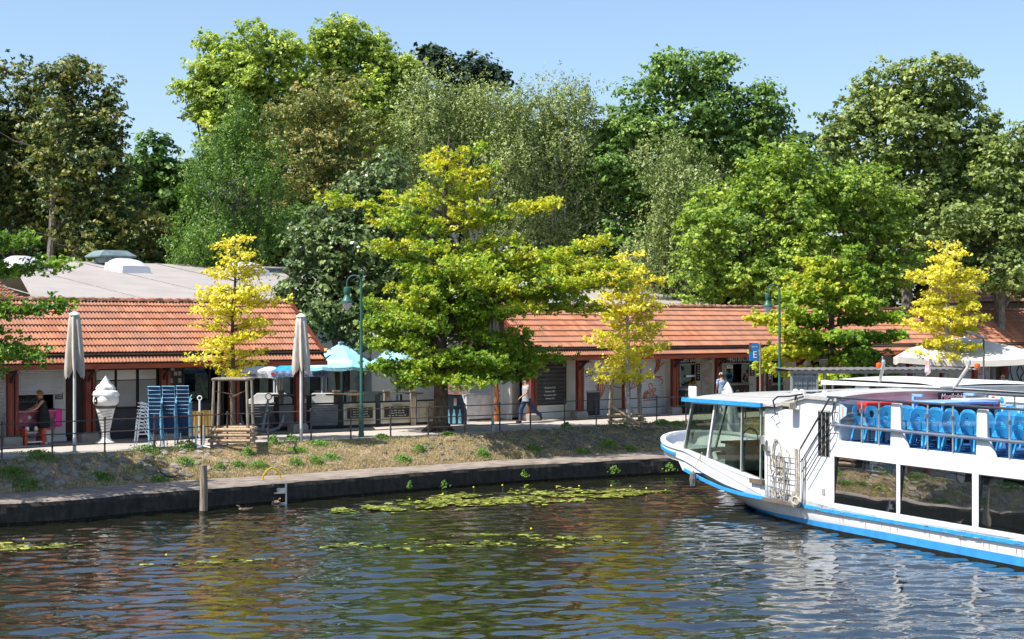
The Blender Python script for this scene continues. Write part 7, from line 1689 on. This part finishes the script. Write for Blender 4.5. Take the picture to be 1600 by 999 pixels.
def person(label, loc, rz, pose, top, bottom, hair, shoes, hat=None, sleeve=0.0, dress=False, shorts=False, top_m=None, bot_m=None, seated=False, bald=False):
    """x right, -y forward. pose: joint overrides"""
    o = thing('person', label, 'person', loc, rz)
    Q = dict(pelvis=(0,0,.95), waist=(0,0,1.08), chest=(0,.0,1.32), neck=(0,.0,1.48), head0=(0,-.01,1.58), head1=(0,-.01,1.66),
             shL=(-.18,0,1.42), elL=(-.24,.02,1.14), wrL=(-.25,-.06,.90), shR=(.18,0,1.42), elR=(.24,.02,1.14), wrR=(.25,-.06,.90),
             hipL=(-.09,0,.90), knL=(-.10,-.02,.49), anL=(-.10,.02,.09), toL=(-.11,-.15,.03), hipR=(.09,0,.90), knR=(.10,-.02,.49), anR=(.10,.02,.09), toR=(.11,-.15,.03))
    Q.update(pose); V_ = {k: Vector(v) for k, v in Q.items()}
    J = dict(pelvis=(V_['pelvis'], .135, .10), waist=(V_['waist'], .125, .09), chest=(V_['chest'], .145, .10), neck=(V_['neck'], .055), head0=(V_['head0'], .075, .085), head1=(V_['head1'], .078, .092))
    E = [('pelvis','waist'),('waist','chest'),('chest','neck'),('neck','head0'),('head0','head1')]
    for s in 'LR':
        J['sh'+s] = (V_['sh'+s], .055); J['el'+s] = (V_['el'+s], .038); J['wr'+s] = (V_['wr'+s], .026)
        J['hip'+s] = (V_['hip'+s], .085); J['kn'+s] = (V_['kn'+s], .055); J['an'+s] = (V_['an'+s], .036); J['to'+s] = (V_['to'+s], .03, .04)
        E += [('chest','sh'+s),('sh'+s,'el'+s),('el'+s,'wr'+s),('pelvis','hip'+s),('hip'+s,'kn'+s),('kn'+s,'an'+s),('an'+s,'to'+s)]
        d = (V_['wr'+s] - V_['el'+s]).normalized(); side = d.cross(Vector((0, 0, 1) if abs(d.z) < .9 else (0, 1, 0))).normalized(); up = side.cross(d).normalized()
        J['pa'+s] = (V_['wr'+s] + d * .05, .028, .018); E.append(('wr'+s, 'pa'+s))
        for k, (off, ln) in enumerate(((-.026, .06), (-.009, .072), (.009, .068), (.026, .055))):
            b0 = V_['wr'+s] + d * .085 + side * off; J[f'fa{k}'+s] = (b0, .010); J[f'fb{k}'+s] = (b0 + d * ln * .55 - up * .008, .009); J[f'fc{k}'+s] = (b0 + d * ln - up * .026, .007)
            E += [('pa'+s, f'fa{k}'+s), (f'fa{k}'+s, f'fb{k}'+s), (f'fb{k}'+s, f'fc{k}'+s)]
        t0 = V_['wr'+s] + d * .03 + side * (.03 if s == 'L' else -.03); J['ta'+s] = (t0, .011); J['tb'+s] = (t0 + d * .04 + side * (.022 if s == 'L' else -.022), .009); E += [('pa'+s, 'ta'+s), ('ta'+s, 'tb'+s)]
    skin_mesh('body', J, E, skin_m, o, 1)
    # face
    h = (V_['head0'] + V_['head1']) / 2; ax = (V_['head1'] - V_['neck']).normalized(); fw = Vector((0, -1, 0)); fw = (fw - ax * fw.dot(ax)).normalized(); sd = fw.cross(ax).normalized(); c = h + Vector((0, 0, .0))
    mb = MB()
    for s in (-1, 1): p = c + fw * .086 + sd * s * .03 + ax * .012; mb.lathe([(.001,-.008),(.01,0),(.001,.008)], 6, p)
    mb.build('eyes', black, o)
    mb = MB(); mb.tube([c + fw * .08 + ax * .02, c + fw * .108 - ax * .015, c + fw * .085 - ax * .02], [.008, .013, .008], 6); mb.tube([c + sd * .088 + ax * .02, c + sd * .094 - ax * .02], .014, 6); mb.tube([c - sd * .088 + ax * .02, c - sd * .094 - ax * .02], .014, 6); mb.build('nose_and_ears', skin_m, o, smooth=True)
    mb = MB(); mb.tube([c + fw * .088 - ax * .045 + sd * .022, c + fw * .092 - ax * .047, c + fw * .088 - ax * .045 - sd * .022], .005, 5); mb.build('mouth', mat('lips', (.35, .10, .09), .5), o)
    if not bald:
        mb = MB(); n1, n2 = 9, 16; cc = h + ax * .022 - fw * .012
        def hp_(a_, b_): d_ = ax * math.cos(a_) + (sd * math.cos(b_) + fw * math.sin(b_)) * math.sin(a_); return d_
        for i_ in range(n1 + 1):
            for j_ in range(n2):
                b_ = 2 * math.pi * j_ / n2; front = max(0, math.sin(b_)); amax = 2.25 - 1.15 * front ** .6; a_ = amax * i_ / n1; d_ = hp_(a_, b_)
                mb.v.append(tuple(cc + d_ * (.108 + .012 * math.sin(5 * b_ + 2 * a_)) + ax * .012 * math.cos(a_)))
        for i_ in range(n1):
            for j_ in range(n2): q_ = (j_ + 1) % n2; mb.f.append((i_*n2+j_, (i_+1)*n2+j_, (i_+1)*n2+q_, i_*n2+q_)); mb.m.append(0)
        mb.build('hair', hair, o, smooth=True)
    def loft(nm, secs, m_):
        """elliptical rings across the trunk: (centre, half width, half depth)"""
        mb = MB(); n_ = 18
        for k_, (c_, a_, b_) in enumerate(secs):
            for j_ in range(n_): t_ = 2 * math.pi * j_ / n_; f_ = 1 + .025 * math.sin(6 * t_ + k_); mb.v.append((c_.x + a_ * f_ * math.cos(t_), c_.y + b_ * f_ * math.sin(t_), c_.z))
        for i_ in range(len(secs) - 1):
            for j_ in range(n_): q_ = (j_ + 1) % n_; mb.f.append((i_*n_+j_, (i_+1)*n_+j_, (i_+1)*n_+q_, i_*n_+q_)); mb.m.append(0)
        mb.f.append(tuple(range(n_))); mb.m.append(0); return mb, m_, nm
    if top_m:
        pv, wa, chs, nk = V_['pelvis'], V_['waist'], V_['chest'], V_['neck']; lean_ = chs.lerp(nk, .55)
        secs = [(lean_ + Vector((0, 0, .03)), .075, .07), (lean_, .16, .105), (chs.lerp(nk, .2), .20, .135), (chs, .195, .14), (wa, .175 if not dress else .19, .135 if not dress else .155), (pv, .19 if not dress else .225, .145 if not dress else .18)]
        secs += [(pv + Vector((0, 0, -.09)), .195, .15)] if not dress else [(pv + Vector((0, 0, -.2)), .235, .19), (pv + Vector((0, 0, -.42)), .25, .20)]
        mb, m_, nm = loft('dress' if dress else 'shirt', secs, top_m)
        for s in 'LR':
            if sleeve > 0:
                e = V_['sh'+s].lerp(V_['el'+s], min(1, sleeve)); P_ = [chs.lerp(V_['sh'+s], .7) + Vector((0, 0, .03)), V_['sh'+s], e]; R_ = [.07, .075, .058]
                if sleeve > 1: P_.append(V_['el'+s].lerp(V_['wr'+s], sleeve - 1)); R_.append(.04)
                mb.tube(P_, R_, 10)
            else: mb.tube([chs.lerp(V_['sh'+s], .5) + Vector((0, -.08, .02)), V_['sh'+s].lerp(nk, .35) + Vector((0, 0, .045)), chs.lerp(V_['sh'+s], .5) + Vector((0, .09, .02))], .035, 6)
        mb.build(nm, m_, o, smooth=True)
    if bot_m:
        mb, m_, nm = loft('shorts' if shorts else 'trousers', [(V_['waist'].lerp(V_['pelvis'], .55), .17, .125), (V_['pelvis'], .18, .135), ((V_['hipL'] + V_['hipR']) / 2 + Vector((0, 0, -.04)), .17, .13)], bot_m)
        for s in 'LR':
            kn_ = V_['hip'+s].lerp(V_['kn'+s], .8 if shorts else 1); P_ = [V_['hip'+s] + Vector((0, 0, .05)), V_['hip'+s].lerp(kn_, .35), kn_]; R_ = [.105, .105, .085 if not shorts else .1]
            if not shorts: P_ += [V_['kn'+s].lerp(V_['an'+s], .5), V_['kn'+s].lerp(V_['an'+s], .95)]; R_ += [.075, .07]
            mb.tube(P_, R_, 12)
        mb.build(nm, m_, o, smooth=True)
    for s in 'LR':
        a, t = V_['an'+s], V_['to'+s]; mb = MB(); mb.tube([a + Vector((0, .04, -.05)), a + Vector((0, 0, -.04)), (a + t) / 2 + Vector((0, 0, -.01)), t + Vector((0, -.03, 0))], [.03, .048, .045, .03], 8); mb.build('shoe', shoes, o, smooth=True)
    if hat:
        mb = MB(); p = V_['head1'] + ax * .0; mb.lathe([(.105, -.005), (.105, .03), (.085, .075), (.03, .098), (.005, .1)], 16, p); mb.prism([(p.x - .07, p.y - .19), (p.x + .07, p.y - .19), (p.x + .1, p.y - .06), (p.x - .1, p.y - .06)], 'z', p.z - .004, p.z + .012); mb.build('cap', hat, o, smooth=True)
    return o
white_shoe = mat('white_shoe', (.65, .64, .62), .6); blk_cloth = mat('black_cloth', (.014, .014, .016), .85, var=.2); denim = mat('denim', (.035, .055, .13), .85, var=.15, scale=9)
# woman at the kiosk: faces left (-x) with arms on the freezer
person('woman in a sleeveless black dress leaning to the freezer counter of the left kiosk', gp(68, 694.5), R(-68) + R(0), dict(chest=(0,-.04,1.30), neck=(0,-.08,1.45), head0=(0,-.12,1.54), head1=(0,-.12,1.61), shL=(-.17,-.06,1.38), elL=(-.20,-.26,1.18), wrL=(-.16,-.50,1.08), shR=(.17,-.06,1.38), elR=(.21,-.24,1.15), wrR=(.15,-.46,1.07),
       knL=(-.10,-.06,.48), toL=(-.11,-.13,.03), knR=(.10,.02,.49), anR=(.10,.08,.09), toR=(.11,-.07,.03)), None, None, mat('hair_light', (.30, .13, .05), .7), white_shoe, dress=True, top_m=blk_cloth)
person('man in blue jeans striding along the promenade, his upper body behind the oak leaves', gp(822, 661), R(-62), dict(pelvis=(0,0,.93), knL=(-.09,-.18,.50), anL=(-.09,-.20,.09), toL=(-.09,-.36,.04), hipR=(.09,.04,.88), knR=(.10,.26,.52), anR=(.10,.62,.26), toR=(.10,.62,.10), elL=(-.22,.18,1.16), wrL=(-.2,.22,.92), elR=(.24,-.12,1.16), wrR=(.2,-.32,1.02)), None, None, mat('hair_dark', (.05, .03, .02), .7), mat('black_shoe', (.02, .02, .02), .5), sleeve=.6, top_m=mat('grey_shirt', (.35, .36, .38), .8), bot_m=denim)
vk = uv(u_at(1158, -1.3), -1.35, .25); person('bare shouldered vendor bending over the counter of the snack bar window', vk, TH + R(-30), dict(chest=(0,-.22,1.22), neck=(0,-.36,1.30), head0=(0,-.42,1.37), head1=(0,-.43,1.44), waist=(0,-.06,1.08), shL=(-.18,-.28,1.28), elL=(-.28,-.42,1.08), wrL=(-.2,-.58,1.0), shR=(.18,-.28,1.28), elR=(.3,-.38,1.06), wrR=(.22,-.56,1.0)), None, None, mat('hair_blond', (.45, .3, .16), .7), white_shoe, sleeve=0, top_m=mat('brown_vest', (.18, .08, .05), .8), bot_m=denim)
person('customer in a blue striped shirt standing left of the snack bar window', uv(u_at(1127.5, .9), .9, 0), TH + R(160), {}, None, None, mat('hair_dark', (.05, .03, .02), .7), white_shoe, hat=mat('sunhat', (.55, .50, .42), .8), sleeve=.7, top_m=mat('blue_shirt', (.28, .38, .58), .8, var=.3, scale=20), bot_m=denim)

# things on the snack bar counters
def on_counter(nm, lab, cat, px, z, build):
    o = thing(nm, lab, cat, uv(u_at(px, WV - .1), WV - .1, z), TH); build(o); return o
def coffee(o):
    mb = MB(); mb.box(-.28, .28, -.2, .2, 0, .12); mb.box(-.28, .28, .02, .2, .12, .42); mb.box(-.28, .28, -.2, .2, .42, .52); mb.build('body', steel, o, bevel=.01); mb = MB()
    for x in (-.12, .12): mb.tube([(x, -.08, .42), (x, -.08, .33)], .035, 8)
    mb.build('group_head', black, o)
on_counter('coffee_machine', 'small steel coffee machine behind the pane of the left snack window', 'coffee machine', 1074, 1.10, coffee)
def flowers(o):
    mb = MB(); mb.box(-.3, .3, -.08, .08, 0, .14); mb.build('trough', old_wood, o); mb = MB(); r_ = random.Random(9)
    for k in range(26): mb.lathe([(.005, -.02), (.03, 0), (.005, .02)], 6, (r_.uniform(-.28, .28), r_.uniform(-.07, .07), .16 + r_.random() * .1), mi=k % 3)
    mb.build('blossoms', [mat('blossom_orange', (.8, .25, .03), .6), mat('blossom_yellow', (.8, .6, .05), .6), mat('blossom_leaf', (.08, .18, .03), .6)], o)
o = thing('flower_trough', 'trough of orange and yellow flowers on the counter of the left snack window', 'flowers', uv(u_at(1081, WV + .15), WV + .12, 1.09), TH); flowers(o)
o = thing('snack_notice', 'white notice hanging in the window of the snack bar with the vendor', 'notice', uv(u_at(1140, WV + .06), WV + .06, 1.86), TH); mb = MB(); mb.box(-.2, .2, -.01, .01, 0, .14); mb.build('sheet', white_paint, o); text('OFFEN', .09, black, o, (0, -.014, .07), (R(90), 0, 0))
for k, px in enumerate((1110, 1172)):
    o = thing('pendant_lamp', ('round white wall lamp under the eave left of the snack bar', 'round white wall lamp under the eave right of the snack bar')[k], 'lamp', uv(u_at(px, WV + .15), WV + .15, 2.25), TH, 'wall lamps'); mb = MB(); mb.lathe([(.01, -.09), (.07, -.06), (.09, 0), (.06, .06), (.02, .08)], 10); mb.build('globe', mat('lamp_globe', (.60, .60, .58), .25), o, smooth=True); mb = MB(); mb.bar((0, 0, .06), (0, .14, .1), .03); mb.build('bracket', black, o)
# ================================================================== blue letter sign, cloth, shelter, beige parasol, slim lamp
o = thing('letter_sign', 'blue sign board with the white letter E on a slim pole before the red column', 'sign', Vector(((1186 - 800) / FPX * 69, 69, 0)), R(6)); z0, z1 = hz(564, 69), hz(536, 69)
mb = MB(); mb.tube([(.05,0,0),(.05,0,z1)], .04, 8); mb.build('pole', old_wood, o, smooth=True)
mb = MB(); mb.box(-.42, -.02, -.03, .02, z0, z1); bd = mb.build('board', mat('sign_blue', (.02, .20, .52), .4, var=.04), o, bevel=.005)
text('E', .40, white_paint, bd, (-.18, -.036, z0 + .24), (R(90), 0, 0)); text('ANLEGER', .062, white_paint, bd, (-.2, -.036, z1 - .17), (R(90), 0, 0)); mb = MB(); mb.box(-.43, -.31, -.034, -.028, z0 + .38, z1 - .0); mb.build('side_picture', mat('sign_print', (.22, .12, .10), .5, var=.4, scale=12, col2=(.04, .05, .08)), bd)
o = thing('white_tent', 'small folded white cloth tent peaking up behind the boat roof', 'tent', Vector(((1137 - 800) / FPX * 64, 64, -.9)), .2); mb = MB(); mb.lathe([(.62, 0), (.42, 1.0), (.30, 1.9), (.16, 2.25), (.02, hz(597, 64) + .9)], 24, mod=lambda t, i, z: 1 + .12 * math.sin(7 * t + i)); mb.build('cloth', white_paint, o, smooth=True); mb = MB(); mb.tube([(0,0,0),(0,0,hz(597,64)+.88)], .02, 6); mb.build('pole', alu, o)
# landing stage shelter
Ys = 63.5; sh = thing('landing_shelter', 'grey landing stage shelter with a corrugated roof behind the boats', 'shelter', Vector(((1222 - 800) / FPX * Ys, Ys, 0)), R(10)); wS = (1492 - 1222) / FPX * Ys * 1.08; zr = hz(573.5, Ys)
mb = MB(); nC = 90
for i in range(nC + 1):
    x = wS * i / nC; dz = .02 * math.sin(i * 1.8); mb.v += [(x, -.9, zr - .10 + dz), (x, .9, zr - .05 + dz)]
for i in range(nC): mb.f.append((2*i, 2*i+2, 2*i+3, 2*i+1)); mb.m.append(0)
mb.build('corrugated_roof', mat('corrugated_grey', (.15, .145, .14), .6, var=.12), sh); mb = MB(); mb.box(0, wS, -.9, -.82, zr - .24, zr - .125); mb.box(0, wS, .8, .88, zr - .2, zr - .075); mb.build('beam', mat('corrugated_grey', (.15, .145, .14), .6), sh)
for x in (.06, 1.05, 1.35, 3.0, 4.6, 6.2, wS - .1): mb = MB(); mb.box(x, x + .08, -.86, -.78, -.8, zr - .2); mb.build('post', grey_paint, sh)
mb = MB(); mb.box(.1, 1.03, -.84, -.80, -.8, zr - .22); pn = mb.build('concrete_panel', mat('panel_mottled', (.30, .31, .31), .7, var=.2, scale=7), sh); mb = MB()
for k in range(1, 5): mb.bar((.1 + k * .19, -.85, -.8), (.1 + k * .19, -.85, zr - .22), .012)
for k in range(6): mb.bar((.1, -.852, zr - .35 - k * .28), (1.03, -.852, zr - .35 - k * .28), .012)
mb.build('wire_grid', steel, pn); mb = MB(); mb.box(1.4, wS, -.85, -.82, -.7, .75); mb.build('balustrade', mat('panel_mottled', (.30, .31, .31), .7, var=.2, scale=7), sh)
Yp = 78; open_parasol('parasol', 'large beige market parasol in front of the graffiti wall on the right', Vector(((1508 - 800) / FPX * Yp, Yp, 0)), hz(527, Yp), 4.55, hz(556, Yp), sun_cloth, seg=4, val=.28, rz=R(35), group='beige market parasols', pole_m=mat('pole_tan', (.5, .42, .33), .6))
open_parasol('parasol', 'second beige market parasol cut by the right edge', Vector(((1680 - 800) / FPX * 84, 84, 0)), hz(530, 84), 4.5, hz(556, 84), sun_cloth, seg=4, val=.28, rz=R(35), group='beige market parasols', pole_m=mat('pole_tan', (.5, .42, .33), .6))
o = thing('solar_lamp', 'slim grey pole with a flat tilted lamp head at the right', 'street lamp', Vector(((1537 - 800) / FPX * 70, 70, 0)), 0); zt2 = hz(531, 70); mb = MB(); mb.tube([(0,0,-.5),(0,0,zt2)], .04, 8); mb.build('pole', mat('slate_grey', (.10, .11, .13), .5), o); mb = MB(); mb.bar((0,0,zt2), (-.3,0,zt2+.2), .05); mb.add([(-.75,-.2,zt2+.3),(-.02,-.2,zt2+.02),(.06,.2,zt2+.10),(-.7,.2,zt2+.36),(-.75,-.2,zt2+.34),(-.02,-.2,zt2+.06),(.06,.2,zt2+.14),(-.7,.2,zt2+.40)], [(3,2,1,0),(4,5,6,7),(0,1,5,4),(1,2,6,5),(2,3,7,6),(3,0,4,7)]); mb.build('lamp_head', mat('slate_grey', (.10, .11, .13), .5), o)
person('visitor in a white cap and pale shirt beyond the wheelhouse of the second boat', Vector(((1430 - 800) / FPX * 70, 70, -.18)), R(20), {}, None, None, mat('hair_dark', (.05, .03, .02), .7), white_shoe, hat=white_paint, sleeve=.6, top_m=mat('pale_shirt', (.45, .60, .75), .8), bot_m=denim)
person('person in a bright blue jacket hunched over a table at the far right', Vector(((1577 - 800) / FPX * 74, 74, .0)), R(-80), dict(chest=(0,-.15,1.22), neck=(0,-.22,1.34), head0=(0,-.28,1.41), head1=(0,-.29,1.48), shL=(-.18,-.17,1.3), shR=(.18,-.17,1.3), elL=(-.25,-.3,1.06), wrL=(-.15,-.5,1.0), elR=(.25,-.3,1.06), wrR=(.15,-.5,1.0)), None, None, mat('hair_dark', (.05, .03, .02), .7), white_shoe, sleeve=1.9, top_m=mat('jacket_blue', (.06, .33, .55), .7, var=.2, scale=7), bot_m=denim)
person('person in a brown jacket bending down under the large beige parasol', Vector(((1552 - 800) / FPX * 75, 75, .0)), R(80), dict(chest=(0,-.2,1.18), neck=(0,-.3,1.28), head0=(0,-.36,1.34), head1=(0,-.38,1.41), shL=(-.18,-.22,1.25), shR=(.18,-.22,1.25), elL=(-.25,-.36,1.0), wrL=(-.15,-.5,.95), elR=(.25,-.36,1.0), wrR=(.15,-.5,.95)), None, None, mat('hair_brown', (.12, .06, .03), .7), white_shoe, sleeve=1.9, top_m=mat('jacket_brown', (.16, .07, .04), .7, var=.3, scale=7), bot_m=denim)

# ================================================================== mooring post, ladder, ducks, hose
p = gp(318, 803, WATER); o = thing('mooring_post', 'weathered round wooden mooring post standing in the water before the quay', 'mooring post', (p.x, p.y, WATER), 0)
mb = MB(); Hm = (803 - 727) / FPX * p.y; mb.tube([(0,0,-1.5),(0,0,0),(.01,0,Hm*.5),(-.01,0,Hm)], [.115,.112,.108,.105], 14); mb.build('shaft', mat('post_grey_wood', (.34, .27, .20), .9, var=.25, streak=(9, 9, .7), bump=.5, bscale=10), o, smooth=True); mb = MB(); mb.tube([(0,0,-.3),(0,0,.09)], .119, 14); mb.build('algae_band', mat('algae', (.05, .05, .02), .7), o, smooth=True)
xl = gp(434, 755, LEDGE).x; p = OL.at(xl); o = thing('ladder', 'grey steel ladder hanging down the quay wall into the water', 'ladder', p + Vector((0, -.1, 0)), math.atan2(.3, 1)); w_ = .2
for s in (-1, 1): mb = MB(); mb.bar((s*w_, 0, -1.15), (s*w_, 0, -.02), .06, .05); mb.build('stile', galv, o)
for z in (-.32, -.62, -.92): mb = MB(); mb.bar((-w_, 0, z), (w_, 0, z), .06, .04); mb.build('rung', galv, o)
mb = MB(); mb.box(-w_, w_, .02, .035, -.32, -.18); mb.build('plate', galv, o)
hp = gp(424, 750, LEDGE); o = thing('handrail_hoop', 'yellow steel hoop on the quay edge above the ladder', 'handrail', (hp.x, hp.y, LEDGE), math.atan2(.35, 1)); mb = MB(); mb.tube([(-.27,0,0),(-.25,0,.12),(-.12,0,.3),(0,0,.36),(.12,0,.32),(.26,0,.16),(.27,0,0)], .026, 8); mb.build('hoop', mat('safety_yellow', (.62, .46, .03), .45, var=.12), o, smooth=True); mb = MB(); mb.box(-.32,-.22,-.05,.05,0,.015); mb.box(.22,.32,-.05,.05,0,.015); mb.build('foot_plate', mat('safety_yellow', (.62, .46, .03), .45, var=.12), o)
for i, (px, py, rz) in enumerate(((384, 800, .3), (432, 788, 2.2))):
    p = gp(px, py, WATER); o = thing('duck', ('small brown duck with a pale breast swimming by the mooring post', 'brown duck resting on the ladder below its lowest visible rung')[i] if i == 0 else 'small brown duck swimming right at the foot of the ladder', 'duck', p, rz, 'ducks by the quay')
    J = dict(b=(Vector((0,0,.05)), .075, .06), f=(Vector((-.12,0,.06)), .06), n=(Vector((-.17,0,.13)), .03), h=(Vector((-.19,0,.19)), .035, .032), t=(Vector((.15,0,.08)), .035, .03), tt=(Vector((.22,0,.11)), .012)); skin_mesh('body', J, [('b','f'),('f','n'),('n','h'),('b','t'),('t','tt')], mat('duck_brown', (.16, .10, .06), .8, var=.4, scale=22), o, 2)
    mb = MB(); mb.tube([(-.215,0,.19),(-.26,0,.18)], [.014,.008], 6); mb.build('bill', mat('bill', (.45, .30, .05), .5), o); mb = MB(); mb.lathe([(.001,-.03),(.05,-.01),(.05,.02),(.001,.04)], 8, (-.14,0,.085)); mb.build('breast', mat('duck_pale', (.55, .42, .35), .8), o, smooth=True)
x, t = bank_from_px(262, 742); mb = MB(); P_ = []
for px, py in ((248, 735), (252, 742), (258, 746), (268, 747.5), (277, 745)): xx, tt = bank_from_px(px, py); q, al, nr = slope_frame(xx, tt); P_.append(q + nr * .05)
mb.tube(P_, .022, 6); o = mb.build('hose', black, smooth=True); tag(o, 'piece of black hose lying on the stones of the bank', 'hose')
mb = MB(); mb.tube([gp(262,707)+Vector((0,0,.02)), gp(263,706)+Vector((.1,.05,.05))], .03, 6)
